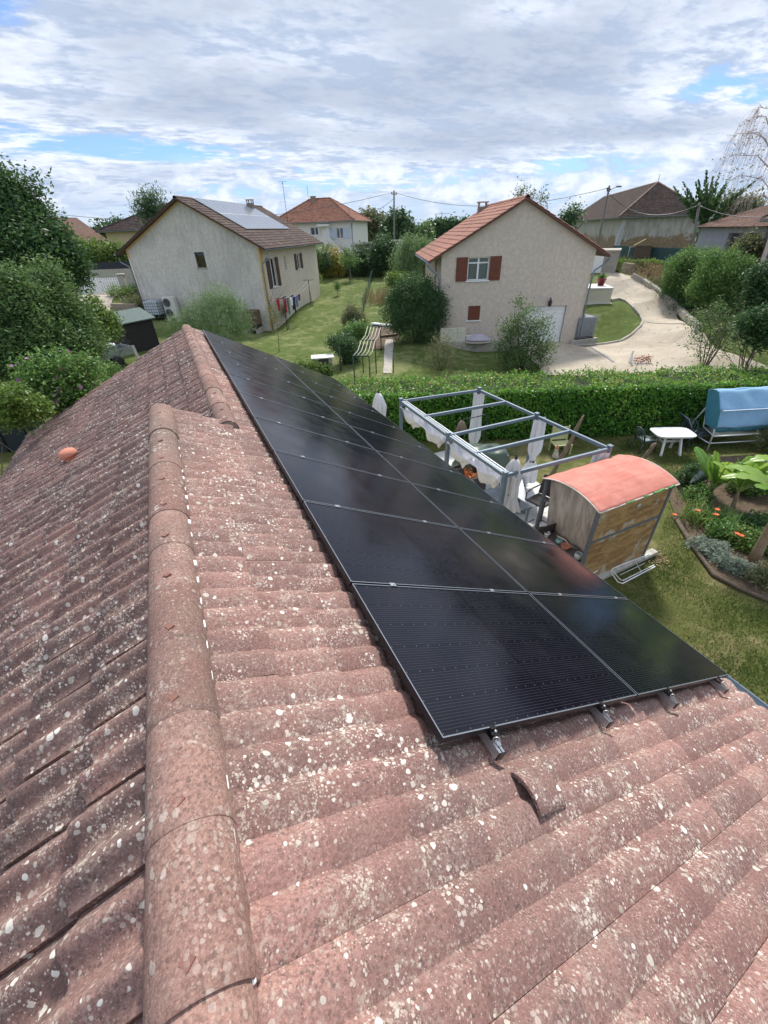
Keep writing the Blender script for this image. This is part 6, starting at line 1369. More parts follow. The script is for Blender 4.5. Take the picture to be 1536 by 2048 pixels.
# green clothes rack
cs=[GT(722,750),GT(741,748),GT(742,716),GT(752,722)]
r=empty('drying_rack',GT(735,745),'green metal drying rack with white cords on the neighbour lawn','drying rack'); T0=Vector(r.location)
zt=G0+1.75; q=[Vector(at(706,712,zt)),Vector(at(738,712,zt)),Vector(at(750,681,zt)),Vector(at(723,680,zt)),Vector(at(761,655,zt)),Vector(at(736,652,zt))]
for a_,c_ in ((0,1),(3,2),(5,4)): m=MB(); m.tube([q[a_]-T0,q[c_]-T0],.035,6); m.build('rack_bar',GP,r)
for a_ in range(6): p_=q[a_]-T0; m=MB(); m.tube([p_,(p_.x,p_.y,Tg(q[a_].x,q[a_].y)-T0.z-.05)],.03,6); m.build('leg',GP,r)
m=MB()
for k in range(5):
    t=k/4; a_=q[0].lerp(q[1],t); c_=q[3].lerp(q[2],t); e_=q[5].lerp(q[4],t)
    m.tube([a_-T0,(a_+c_)/2-T0-Vector((0,0,.16)),c_-T0,(c_+e_)/2-T0-Vector((0,0,.16)),e_-T0],.018,5)
m.build('cord',M('pale_cord',(.50,.48,.40),.8,.1,9,0),r)
# white planks on a bare patch, path, stake
sheet('bare_soil',gp((742,700),(738,672),(750,655),(795,655),(800,675),(785,690),(760,700)),SOIL,.04,.4,wob=.1)
for k,(a_,c_,lb) in enumerate((((745,650),(789,655),'white painted board lying at the top of the bare patch'),((760,676),(795,672),'brown weathered board across the bare patch'))):
    A_=GT(*a_);C_=GT(*c_); m=MB(); m.bar((0,0,.12),(C_-A_)+np.array([0,0,.12]),.4 if k==0 else .25,.10); o=m.build('board',PVC if k==0 else WOOD,loc=A_); tag(o,lb,'board')
sheet('garden_path',gp((767,748),(769,690),(772,680),(786,680),(787,690),(783,748)),CONC,.045,.5,wob=.02)
b=GT(787,745); m=MB(); m.tube([(0,0,0),(0,0,.8)],.025,6); o=m.build('stake',GP,loc=b); tag(o,'short green stake beside the narrow concrete path','stake')
# big dense shrub and neighbours
def pxbush(name,label,bx,by,bls,lf,n,ns,sp_,size,seed,depth=1.,cat='shrub',dist=None,asp=.45,up=.3,shell=.45,stems=4,stem=.03):
    b=GT(bx,by) if dist is None else gbase(bx,by,dist); dist=math.hypot(b[0]-CAM[0],b[1]-CAM[1]); bl=[B_(a_,c_,r_,dist,(1,depth,1)) for a_,c_,r_ in bls]
    return bush(name,label,b,rel(bl,b),lf,n,ns,sp_,size,asp,cat,stem,seed=seed,up=up,shell=shell,stems=stems)
pxbush('large_shrub','large dense dark green shrub left of the beige house',832,682,((825,600,42),(800,625,38),(860,610,34),(830,640,50),(870,640,24),(845,575,20),(812,575,18),(790,600,18),(880,600,14)),DARKL,4200,10,.14,.14,50,asp=.3,up=.9)
pxbush('large_shrub','tall feathery green conifer-like shrub behind the dark shrub',828,555,((825,510,26),(850,520,22),(805,530,24),(830,535,30),(845,495,14),(815,490,12)),FEATH,1600,9,.3,.3,51,dist=52,asp=.2,up=1.2)
pxbush('large_shrub','dark rounded bush below the telephone pole',775,545,((765,500,20),(780,510,20),(755,520,16),(790,530,18)),DARKL,900,8,.35,.35,52,dist=58)
pxbush('wild_bush','wild leafy growth at the foot of the tall shrubs',800,590,((795,565,14),(820,570,15),(845,575,12),(780,560,10)),LITL,500,8,.2,.2,53,dist=42)
for k,(x,y,n) in enumerate(((765,560,110),(780,565,110),(752,565,60))): c=gbase(x,y,44+k); clumpplant('tall_grass',('reddish tall grass tuft behind the wire fence','dry tall grass tuft left of the dark shrub','green tall grass tuft at the fence end')[k],c,n,1.6,.05,DRYL if k<2 else OLIVE,arch=.4,spread=1.6)
pxbush('wispy_shrub','thin wispy shrub behind the laurel hedge, reddish stems',880,742,((880,715,32),(860,725,20),(905,725,18),(890,690,22),(875,680,14)),OLIVE,420,7,.14,.10,54,asp=.3,up=1.,shell=.1,stems=9,stem=.015)
pxbush('fruit_tree','loose grey-green fruit tree before the garage door',1045,738,((1050,640,30),(1020,665,28),(1080,660,28),(1045,685,38),(1090,690,24),(1005,700,22),(1040,605,12),(1070,715,30),(1020,720,26)),TREEL,1250,9,.12,.11,55,cat='tree',shell=.2,stems=6,stem=.03)
pxbush('fruit_tree','open vase-shaped shrub on the grass right of the drive',1408,735,((1400,640,26),(1440,635,30),(1480,650,30),(1425,670,30),(1390,665,16),(1460,690,26),(1380,690,10),(1500,625,14),(1405,710,14),(1440,610,14)),TREEL,620,7,.13,.11,56,cat='tree',shell=.15,stems=9,stem=.028)
pxbush('large_shrub','broad bright green bush on the bank above the drive, left of pair',1365,600,((1355,540,26),(1380,525,24),(1370,565,30),(1345,575,18),(1400,540,20)),MIDL,2000,10,.16,.15,57,asp=.35,up=.8)
pxbush('large_shrub','biggest round bush on the bank above the drive',1440,625,((1440,550,40),(1410,575,30),(1470,570,32),(1440,600,36),(1480,540,22),(1420,520,18),(1395,590,16)),MIDL,2600,10,.17,.16,58,asp=.35,up=.8)
pxbush('large_shrub','bush behind the round bush near the parked car',1490,560,((1495,500,24),(1480,520,20),(1515,520,22)),OLIVE,900,9,.2,.2,59,dist=40)
pxbush('large_shrub','dark bush at the right edge of the bank',1530,640,((1530,575,26),(1520,600,26),(1545,620,30),(1520,550,18)),DARKL,1300,9,.15,.15,60,dist=27)
pxbush('garden_shrub','dark shady undergrowth on the slope below the round bush',1510,690,((1500,650,22),(1530,670,26),(1545,640,24)),DARKL,700,9,.15,.13,61,dist=21)
# ---------------------------------------------------------------- beige house surroundings
def onr(px,py,y): p=onplane(px,py,hr,1,y); return p
LEDG=[tuple(onl(hr,x,y)[:2]) for x,y in ((-.2,-.15),(5.0,-.15),(5.0,-1.0),(-.2,-1.0))]
p0=onl(hr,-.1,-.6); 
m=MB(); m.box(0,4.6,-.35,.35,-.6,.10); o=m.build('concrete_ledge',CONC,loc=(p0.x,p0.y,p0.z),rz=-R(AZR)); tag(o,'low concrete ledge at the foot of the beige gable','ledge'); zl=p0.z+.10
BLK_=M('pale_aerated_block',(.62,.60,.50),.85,.06,6,.2); q=onplane(905,674,hr,1,-.6)
nb=0
for zz in range(3):
    for xx in range(3):
        P=onl(hr,q.x-.52+xx*.52,-.6); m=MB(); m.box(-.255,.255,-.13,.13,0,.245,.006); o=m.build('block',BLK_,loc=(P.x,P.y,zl+.001+zz*.25),rz=-R(AZR)); tag(o,f"pale building block, {('left','middle','right')[xx]} column, {('bottom','middle','top')[zz]} of the stack",'block','stacked blocks below the brown shutter')
P=onl(hr,q.x+1.0,-.6); m=MB(); m.box(-.2,.2,-.13,.13,0,.3,.006); o=m.build('block',BLK_,loc=(P.x,P.y,zl+.001),rz=-R(AZR)); tag(o,'single small pale block standing right of the block stack','block')
P=onl(hr,q.x+1.35,-.55); m=MB(); m.lathe([(.13,0),(.16,.3),(.17,.3),(.17,.32),(.15,.32),(.12,.03),(0,.03)],n=16); o=m.build('bucket',M('blue_white_plastic',(.45,.52,.58)),loc=(P.x,P.y,zl)); tag(o,'pale blue bucket beside the covered sand heap','bucket')
q2=onplane(955,676,hr,1,-.7); P=onl(hr,q2.x,-.8)
m=MB(); m.grid(lambda i,j:(math.sin(math.pi/2*j)*math.cos(6.283*i)*.85,math.sin(math.pi/2*j)*math.sin(6.283*i)*.55,.34*(math.cos(math.pi*j)+1)/2*(1+.1*math.sin(i*20))),28,12,True); o=m.build('sand_heap',M('sand',(.35,.32,.28),.95,.15,9,.4),loc=(P.x,P.y,zl-.05),rz=-R(AZR)); tag(o,'grey sand heap partly covered by a lilac-white sheet','heap')
m=MB(); m.grid(lambda i,j:(math.sin(math.pi/2*j*.7)*math.cos(6.283*i)*.84,math.sin(math.pi/2*j*.7)*math.sin(6.283*i)*.58,.06+.34*(math.cos(math.pi*j*.7)+1)/2*(1+.12*math.sin(i*20))),28,10,True); o=m.build('sheet_cover',M('lilac_sheet',(.42,.40,.46),.7,.1,6,.3),loc=(P.x,P.y,zl-.03),rz=-R(AZR)); tag(o,'lilac-white plastic sheet over the sand heap','cover')
P=onl(hr,q.x-.35,-.45); m=MB(); m.bar((0,0,0),(-.1,.25,1.25),.10,.03); o=m.build('plank',M('pale_stake',(.4,.33,.24)),loc=(P.x,P.y,zl)); tag(o,'narrow plank leaning on the wall above the block stack','plank')
# grey caged tank on its kerb, orange bag, gas bottles
kt=GT(1165,688); ibc(np.array([kt[0]+.05,kt[1]+.45,kt[2]+.28]),-R(8),'grey caged water tank at the right corner of the beige house',TANKG,M('tank_cage',(.30,.32,.34),.4,.1,5,0,.6),1.3,1.1,1.15)
m=MB(); m.box(-1.0,.95,-.65,-.45,-.1,.33,.01); m.box(-.8,.8,-.44,.5,-.1,.25); o=m.build('low_kerb_wall',CONC,loc=(kt[0]+.05,kt[1]+.45,kt[2]),rz=-R(8)); tag(o,'pale concrete kerb block carrying the grey tank','plinth')
b=GT(1133,683); m=MB(); m.grid(lambda i,j:(math.sin(math.pi*j)**.6*math.copysign(abs(math.cos(6.283*i))**.6,math.cos(6.283*i))*.30,math.sin(math.pi*j)**.6*math.copysign(abs(math.sin(6.283*i))**.6,math.sin(6.283*i))*.25,.24+math.cos(math.pi*j)*.24),24,12,True); o=m.build('orange_bag',M('orange_sack',(.48,.22,.14),.85,.15,6,.3),loc=b,rz=.4); tag(o,'orange sack standing between garage door and grey tank','sack')
for k,(x,y) in enumerate(((1142,687),(1148,688))): b=GT(x,y); m=MB(); m.lathe([(.09,0),(.10,.05),(.10,.3),(.06,.37),(.03,.38),(.03,.44),(0,.44)],n=14); o=m.build('gas_bottle',M('bluegrey_bottle',(.14,.20,.23),.5,.15,7,0),loc=b); tag(o,('grey blue gas bottle next to the orange sack','grey blue gas bottle next to the tank kerb')[k],'bottle')
# terrace with parapet and planter
P=onl(hr,wR,5.2); ta=GT(1172,608); tb_=GT(1219,606); d=(tb_-ta); Lt=float(np.hypot(d[0],d[1])); rzt=math.atan2(d[1],d[0]); zt=vat(ta[0],ta[1],1174,576); hT=zt-min(ta[2],tb_[2])
te=empty('terrace',(ta[0],ta[1],min(ta[2],tb_[2])),'cream terrace block with white coping on the right side of the beige house','terrace',rzt)
print('terrace',Lt,hT)
m=MB(); m.box(-1.2,Lt,0,2.6,-.6,hT-.08); m.build('wall',M('cream_paint',(.55,.53,.42),.9,.08,4,.2),te); m=MB(); m.box(-1.25,Lt+.05,-.05,2.65,hT-.078,hT,.01); m.build('coping',M('white_slab',(.62,.62,.60)),te); m=MB(); m.box(-1.3,Lt+.1,-.25,-.002,-.3,.06); m.build('foot_slab',M('white_slab',(.62,.62,.60)),te)
pp_=at(1201,571,zt+.0); r=empty('potted_plant',(pp_[0],pp_[1],zt+.002),'spiky green plant in a dark red pot on the terrace','potted plant'); m=MB(); m.lathe([(.20,0),(.30,.42),(.33,.42),(.33,.47),(.27,.47),(.18,.05),(0,.05)],n=18); m.build('pot',M('dark_red_glaze',(.20,.02,.03),.4,.1,6,0),r)
V=[];F=[];Rn=[]
for k in range(140):
    a=rng.uniform(0,6.28);e=rng.uniform(.4,1.5);L=rng.uniform(.35,.6);o=len(V);d_=np.array([math.cos(a)*math.cos(e),math.sin(a)*math.cos(e),math.sin(e)]);s_=np.array([-math.sin(a),math.cos(a),0])*.018;b0=np.array([0,0,.42]); V+=[b0-s_,b0+s_,b0+d_*L*.6+s_,b0+d_*L+np.array([0,0,-.06])]; F.append((o,o+1,o+3,o+2)); Rn+=[rng.random()]*4
npmesh('foliage',np.array(V),np.array(F),MIDL,np.array(Rn),r)
# island kerb
ie=[Vector(GT(x,y)) for x,y in ((1150,693),(1170,694),(1205,691),(1240,685),(1262,672),(1280,655),(1285,645),(1280,634),(1268,620),(1250,604),(1238,600),(1222,603))]
m=MB()
for k in range(len(ie)-1): m.bar(ie[k]-ie[0]+Vector((0,0,.06)),ie[k+1]-ie[0]+Vector((0,0,.06)),.14,.20,bev=.02)
o=m.build('kerb',STONE,loc=ie[0]); tag(o,'curved stone kerb around the small lawn beside the drive','kerb')
for k,(a_,c_) in enumerate((((1180,697),(1226,727)),((1290,646),(1385,652)))):
    A_=GT(*a_);C_=GT(*c_); n_=14; m=MB()
    for j in range(n_): p_=A_+(C_-A_)*j/n_;p2_=A_+(C_-A_)*(j+1)/n_; m.bar((p_[0]-A_[0],p_[1]-A_[1],Tg(p_[0],p_[1])+.075-A_[2]),(p2_[0]-A_[0],p2_[1]-A_[1],Tg(p2_[0],p2_[1])+.075-A_[2]),.16,.02)
    o=m.build('drain_channel',M('drain_grey',(.20,.20,.20),.8,.2,9,.2),loc=A_); tag(o,('grey drain channel crossing the forecourt near the tank','thin drain channel crossing the upper drive')[k],'drain')
# right side of drive: stone border, retaining wall, dry bank
rb=[(1262,556),(1285,567),(1305,580),(1330,600),(1355,622),(1378,645),(1395,660)]
m=MB(); q=[Vector(GT(*x)) for x in rb]
for k in range(len(q)-1): m.bar(q[k]-q[0]+Vector((0,0,.15)),q[k+1]-q[0]+Vector((0,0,.12)),.30,.42,bev=.03)
o=m.build('stone_border',STONE,loc=q[0]); tag(o,'rough stone border along the right side of the drive','border')
m=MB(); q=[Vector(GT(x,y)) for x,y in ((1214,541),(1238,543),(1262,550))]
for k in range(len(q)-1): m.bar(q[k]-q[0]+Vector((0,0,.35)),q[k+1]-q[0]+Vector((0,0,.35)),.3,.9)
o=m.build('retaining_wall',M('rubble_stone',(.28,.23,.18)),loc=q[0]); tag(o,'low beige retaining wall under the dry bank','wall')
k=0
for (x,y,dd,lf,lb,n_,sz) in ((1238,541,45,OLIVE,'olive dry shrub hanging over the bank wall, left end',420,1.2),(1268,547,43,OLIVE,'brownish green shrub on the bank, second from the left',420,1.2),(1295,560,40,DRYL,'straw-coloured dry shrub in the middle of the bank',380,1.2),(1335,575,37,DRYL,'bleached dry grass clump below the low hedge',380,1.2),(1318,578,36,OLIVE,'low olive growth just above the stone border',300,.9),(1350,600,32,DARKL,'ivy-dark ground cover at the border beneath the bushes',420,1.1),(1375,622,28,DARKL,'dark creeping growth between border and big bush',420,1.0),(1402,640,25,DRYL,'dead brown stalks at the lower end of the stone border',200,.7)):
    b=GT(x,y); bush('bank_plant',lb,b,[(0,0,.35*sz,1.3*sz,1.0*sz,.55*sz),(.9*sz,-.5*sz,.25*sz,.9*sz,.8*sz,.4*sz)],lf,n_,8,.14,.14,seed=70+k,asp=.3,up=.8,shell=.2); k+=1
a=gbase(1232,508,50); c=gbase(1365,520,44); dd=c-a; 
hedge('hedge','low bright green hedge on the bank in front of the old barn',a[:2],float(np.hypot(dd[0],dd[1])),1.0,.9,math.atan2(dd[1],dd[0]),a[2],LITL,LITL,3800,2200,.22,CORE,seed=5,zf=Tg)
zb=vat(a[0],a[1],1240,498); a2=gbase(1225,500,53); c2=gbase(1420,505,50); dd=c2-a2; zt_=vat(a2[0],a2[1],1240,491); m=MB(); m.bar((0,0,(zt_-a2[2])/2),(dd[0],dd[1],(zt_-a2[2])/2-.3),.04,max(.8,zt_-a2[2])); o=m.build('screen_fence',M('teal_screen',(.03,.075,.08),.7,.1,5,.1),loc=a2); tag(o,'teal screen fence running before the old barn','fence')
# play house behind the fence
b=atR(1288,493,51); b[2]=zt_-.9; r=empty('play_house',b,'little wooden play house with mossy roof in front of the barn','play house',-R(50)); m=MB(); m.box(-.65,.65,-.5,.5,0,.9); m.build('wall',M('cabin_wood',(.10,.07,.045),.85,.2,6,.4),r); m=MB(); m.prism([(-.85,.95),(0,1.45),(.85,.95),(.85,.87),(0,1.35),(-.85,.87)],-.7,.7,'y'); m.build('roof',M('mossy_roof',(.17,.13,.045),.9,.3,5,.5),r)
m=MB(); m.tube([(-1.15,-.5,-.1),(-1.15,-.5,.85)],.04,6); m.tube([(-1.25,-.5,.85),(-.65,-.5,.85)],.03,6); m.build('porch_post',M('pale_stake',(.4,.33,.24)),r)
# annex with white door at the top of the drive
b=atR(1206,541,43); b[2]=Tg(b[0],b[1]); an=empty('outbuilding',b,'small grey outbuilding with white door behind the beige house','outbuilding',-R(52)); hA=vat(b[0],b[1],1204,503)-b[2]; m=MB(); m.box(-2.6,.9,0,3,-.4,hA); m.build('wall',M('grey_wall_render',(.32,.30,.26),.9,.15,4,.4),an); m=MB(); m.box(-2.7,.95,-.1,3.1,hA+.002,hA+.1); m.build('roof',CONC,an); m=MB(); m.box(-1.7,-.15,-.04,-.002,0.02,hA-.25); m.build('door',PVC,an)
# ---------------------------------------------------------------- hipped buildings
def hip(root,w_,L,z0,ze,zr,hipl,wallm,tile,holes=[],oh=.5,expo=.35,hip_back=True,roofcol=None,alongx=False):
    TFh=faceT(0,0,(1,0)); wallface([(0,z0),(w_,z0),(w_,ze),(0,ze)],holes,TFh,.3,wallm,root)
    m=MB(); m.box(0,.3,.3,L,z0,ze-.01); m.box(w_-.3,w_,.3,L,z0,ze-.01); m.box(.3,w_-.3,L-.3,L,z0,ze-.01); m.build('wall',wallm,root)
    x0,x1,y0,y1=-oh,w_+oh,-oh,L+oh; xc=w_/2; ya=hipl; yb=L-hipl if hip_back else L+oh
    yc=(y0+y1)/2
    Pz=[(x0,y0,ze-.05),(x1,y0,ze-.05),(x1,y1,ze-.05),(x0,y1,ze-.05)]+([(xc,ya,zr),(xc,yb,zr)] if not alongx else [(hipl,yc,zr),(w_-hipl,yc,zr)])
    FC=[(0,1,4),(1,2,5,4),(2,3,5),(3,0,4,5)] if not alongx else [(0,1,5,4),(1,2,5),(2,3,4,5),(3,0,4)]
    m=MB(); m.add(Pz,FC+[(3,2,1,0)]); m.build('roof_deck',DKBR,root)
    def plane(fc):
        PP=[np.array(Pz[i],float) for i in fc]; A=PP[0]; ev=PP[1]-A; LV=np.linalg.norm(ev); ev/=LV; n_=np.cross(ev,PP[2]-A); n_/=np.linalg.norm(n_); n_*=np.sign(n_[2]); eu=np.cross(ev,n_); eu=eu if eu[2]<0 else -eu
        LU=abs((PP[2]-A)@eu); O=A-eu*LU; Q=[((p-O)@eu,(p-O)@ev) for p in PP]
        def kf(u,v):
            t=min(max(u/LU,0),1); vs=[Q[0][1]+(Q[-1][1]-Q[0][1])*(1-t),Q[1][1]+(Q[2][1]-Q[1][1])*(1-t)]; return min(vs)-.1<v<max(vs)+.1
        tiles('roof',O+n_*.02,eu,ev,0,LU+.08,0,LV,expo,.30,1,tile,root,amp=.035,lift=.03,nr=4,lod=True,keep=kf,seed=int(LV*7))
    for fc in FC: plane(fc)
    m=MB()
    for a_,c_ in (((0,4),(1,4),(4,5),(2,5),(3,5)) if not alongx else ((0,4),(3,4),(4,5),(1,5),(2,5))):
        A_=Vector(Pz[a_])+Vector((0,0,.07));C_=Vector(Pz[c_])+Vector((0,0,.07)); n_=max(2,int((C_-A_).length/.4)); m.tube([A_.lerp(C_,k/n_) for k in range(n_+1)],[.11*(.88+.24*(k%2)) for k in range(n_+1)],8)
    m.build('ridge_tiles',roofcol or tile,root)
    m=MB()
    for a_,c_ in ((0,1),(0,3),(1,2)): m.tube([Vector(Pz[a_])+Vector((0,0,-.04)),Vector(Pz[c_])+Vector((0,0,-.04))],.08,8)
    m.build('gutter',ZINC,root)
def barnmat():
    t=MT('old_barn_plaster'); o=t.obj; sp=N.new('ShaderNodeSeparateXYZ'); Lk.new(o,sp.inputs[0]); n1_=noise(o,.45,7,.65,.8); n2_=noise(vscale(o,1,1,.35),1.6,6,.65)
    c=mixc(smooth(n2_,.35,.65),(.30,.28,.25),(.44,.42,.38)); hz_=mth('ADD',mth('MULTIPLY',n1_,4.2),mth('MULTIPLY',sp.outputs[2],-1.0)); c=mixc(smooth(hz_,.35,.55),c,mixc(smooth(noise(o,3,5,.7),.4,.6),(.20,.14,.085),(.28,.20,.12))); c=mixc(smooth(noise(vscale(o,2.5,2.5,.3),1.0,6,.7),.56,.66,0,.6),c,(.13,.12,.11)); t.col(c); t.rough(.95); t.bump(n1_,.6,.05); return t.m
a=atR(1228,506,74); zb=-1.7; azy=R(38); barn=empty('old_barn',(a[0],a[1],zb),'large old barn with flaking plaster walls and dark brown hipped roof','barn',-azy); wB=onplane(1386,480,barn,1,0).x; lB=onplane(1138,470,barn,0,0).y; ze_=vat(a[0],a[1],1232,434)
pr2=onplane(1290,367,barn,0,wB/2); hB=min(max(pr2.y,3.0),wB*.6); pz_=onplane(1290,367,barn,1,hB).z; print('barn',wB,lB,ze_-zb,pr2,pz_)
BR_=leafm('x_unused',(0,0,0),(0,0,0),(0,0,0)) if 0 else None
hip(barn,wB,lB,-1.5,ze_-zb,pz_,hB,barnmat(),RT_B,oh=.7,roofcol=M('ridge_old',(.24,.16,.12),.9,.3,5,.4))
m=MB(); m.tube([(wB/2,hB,pz_),(wB/2,hB,pz_+.9)],.03,5); m.build('finial',DARKMETAL,barn)
m=MB(); m.prism([(-.25,-1.0),(-.0,-1.0),(-.0,3.0)],-.4,.4,'y'); m.box(.0,.5,-.10,-.002,-1,ze_-zb-.3); m.build('buttress',M('pale_plaster_strip',(.45,.46,.47),.9,.1,4,.3),barn)
# long low range right of the barn
a=atR(1388,500,54); c=atR(1512,512,47); d=c-a; wO=float(np.hypot(d[0],d[1])); zb=-1.6; r=empty('low_outbuilding',(a[0],a[1],zb),'low lavender-grey outbuilding with orange-brown tiled roof right of the barn','outbuilding',math.atan2(d[1],d[0])); ze2=vat(a[0],a[1],1392,452)-zb; zr2=vat(a[0],a[1],1398,424)-zb
wallface([(0,-1),(wO,-1),(wO,ze2),(0,ze2)],[(wO*.50,wO*.93,-.9,ze2-.5)],faceT(0,0,(1,0)),.3,M('lavender_plaster',(.32,.32,.36),.9,.15,3,.3),r)
m=MB(); m.box(0,.3,.3,5,-1,ze2); m.box(wO-.3,wO,.3,5,-1,ze2); m.box(.3,wO-.3,4.7,5,-1,ze2); m.build('wall',MATS['lavender_plaster'],r); m=MB(); m.add([(-.3,-.5,ze2-.1),(wO+.3,-.5,ze2-.1),(wO+.3,5.2,zr2+.3),(-.3,5.2,zr2+.3)],[(0,1,2,3)]); m.build('roof_deck',DKBR,r)
eu_=np.array([0,-5.7,ze2-.1-zr2-.3]);LU_=np.linalg.norm(eu_);eu_/=LU_; tiles('roof',np.array([-.3,5.2,zr2+.33]),eu_,np.array([1.,0,0]),0,LU_+.05,0,wO+.6,.35,.30,1,tilemat('red_brown_tile',(.16,.085,.065),(.22,.115,.085),(.10,.07,.06),.15,.3,.3),r,lod=True,nr=4)
# dark-roofed building at the right edge
a=atR(1515,505,40); c=atR(1620,520,33); d=c-a; r=empty('stone_building',(a[0],a[1],-1.7),'dark stone building with mossy tiled roof cut by the right edge','building',math.atan2(d[1],d[0])); wq_=float(np.hypot(d[0],d[1])); zq=vat(a[0],a[1],1515,437)+1.7
hip(r,wq_,10,-1,zq,zq+2.6,3.5,M('dark_plaster',(.15,.12,.10),.9,.3,4,.4),RT_B,oh=.4)
# white house across the lawn
a=atR(562,545,74); c=atR(709,535,70); d=c-a; wW=float(np.hypot(d[0],d[1])); zb=-2.9; wh=empty('white_house',(a[0],a[1],zb),'white two-storey house with orange hipped roof beyond the lawn','house',math.atan2(d[1],d[0])); zeW=vat(a[0],a[1],575,447)-zb; print('white',wW,zeW)
def gw(px,py): p=onplane(px,py,wh,1,0); return p.x,p.z
u1=gw(620,455);u2=gw(639,470);v1=gw(672,456);v2=gw(687,477);w1_=gw(629,505);w2_=gw(640,515)
WHW=M('white_render',(.68,.67,.64),.9,.06,4,.2)
hip(wh,wW,9,-1.5,zeW,zeW+2.75,4.3,WHW,RT_O,[(u1[0],u2[0],u2[1],u1[1]),(v1[0],v2[0],v2[1],v1[1])],oh=.55,alongx=True)
TW=faceT(0,0,(1,0)); SHB=M('pale_blue_shutter',(.50,.58,.68),.6,.05,5,.1)
window(wh,TW,u1[0],u2[0],u2[1],u1[1],curtain=False); window(wh,TW,v1[0],v2[0],v2[1],v1[1],shut='both',shmat=SHB,shw=1.0)
p1=gw(641,449);p2=gw(662,473); m=MB(); m.box(p1[0],p2[0],-1.3,-.002,p2[1]-.9,p2[1]); m.box(p1[0]-.1,p2[0]+.1,-1.5,-.002,p1[1]-.25,p1[1]); 
for xx in (p1[0],p2[0]-.1): m.box(xx,xx+.1,-1.3,-1.2,p2[1],p1[1]-.25)
m.build('porch',WHW,wh); m=MB(); m.box(p1[0]+.2,p2[0]-.15,-.06,-.003,p2[1]-.8,p1[1]-.4); m.build('door',PVC,wh)
g0=gw(662,495);g1_=gw(690,516); m=MB(); nst=12
for k in range(nst): x_=p2[0]+(g1_[0]-p2[0])*k/nst; z_=p2[1]-.9-(p2[1]-.9-g1_[1])*k/nst; m.box(x_,x_+(g1_[0]-p2[0])/nst,-1.3,-.4,-1.5,z_)
m.build('staircase',M('cream_paint',(.55,.53,.42)),wh); m=MB(); m.bar((p2[0],-1.35,p2[1]-.2),(g1_[0],-1.35,g1_[1]+.6),.12,.45); m.build('parapet',WHW,wh)
q_=gw(609,415); m=MB(); m.box(q_[0]-.3,q_[0]+.3,3.6,4.2,zeW+1.2,zeW+3.0); m.box(q_[0]-.36,q_[0]+.36,3.55,4.25,zeW+3.0,zeW+3.1); m.build('chimney',MATS['chimney_brick'],wh)
m=MB(); m.tube([(q_[0]-1.0,4.6,zeW+2),(q_[0]-1.0,4.6,zeW+4.4)],.025,5); m.build('antenna',DARKMETAL,wh); m=MB(); m.tube([(wW-.4,.4,zeW-.1),(wW-.4,.4,zeW+1.5)],.025,5); m.build('antenna',DARKMETAL,wh)
m=MB(); m.tube([(wW+.02,-.1,-1),(wW+.02,-.1,zeW-.3)],.08,6); m.build('downpipe',ZINC,wh)
# white garage beyond
a=atR(712,520,62); c=atR(752,520,60); d=c-a; wG=float(np.hypot(d[0],d[1])); zb=-2.9; r=empty('white_garage',(a[0],a[1],zb),'white low garage with pale blue doors right of the white house','garage',math.atan2(d[1],d[0])); zt_=vat(a[0],a[1],715,493)-zb; zt2_=vat(c[0],c[1],750,486)-zb
m=MB(); m.prism([(0,-1),(wG,-1),(wG,zt2_-.05),(0,zt_)],0,6,'y'); m.box(wG+.002,wG+11,1.0,5,-1,zt2_-1.1); m.build('wall',WHW,r); m=MB(); m.prism([(-.4,zt_),(wG+.3,zt2_+.02),(wG+.3,zt2_+.22),(-.4,zt_+.2)],-.5,6.3,'y'); m.box(wG+.31,wG+11.3,.6,5.4,zt2_-1.09,zt2_-.95); m.build('roof',M('pale_roof_sheet',(.42,.40,.36),.8,.15,4,.2),r)
for k in range(2): m=MB(); x_=wG*.28+k*wG*.34; m.box(x_,x_+wG*.30,-.06,-.002,-.8,zt_*.72); m.build('door',SHB,r)
# houses far left
a=atR(222,500,72); c=atR(292,500,66); d=c-a; r=empty('distant_house',(a[0],a[1],-2.2),'cream house with grey-brown hipped roof peeping behind the left house','house',math.atan2(d[1],d[0])); zq=vat(a[0],a[1],225,462)+2.2; hip(r,float(np.hypot(d[0],d[1]))+8,9,-1,zq,zq+2.4,4,M('cream_wall',(.58,.45,.28),.9,.1,4,.2),RT_L,oh=.7)
a=atR(120,510,78); c=atR(178,505,74); d=c-a; r=empty('distant_house',(a[0],a[1],-2.2),'cream gabled house with orange roof half hidden by the big tree','house',math.atan2(d[1],d[0])); zq=vat(c[0],c[1],183,482)+2.2; wd_=float(np.hypot(d[0],d[1])); m=MB(); m.prism([(0,-1),(wd_,-1),(wd_,zq),(wd_*.35,zq+2.2),(-4,zq),(-4,-1)],0,2.5,'y'); m.build('wall',M('cream_wall',(.5,.4,.3)),r); m=MB(); m.prism([(wd_+.7,zq-.2),(wd_*.35,zq+2.3),(-4.7,zq-.1),(-4.7,zq+.15),(wd_*.35,zq+2.6),(wd_+.7,zq+.02)],-.6,3,'y'); m.build('roof',MATS['red_brown_tile'],r)
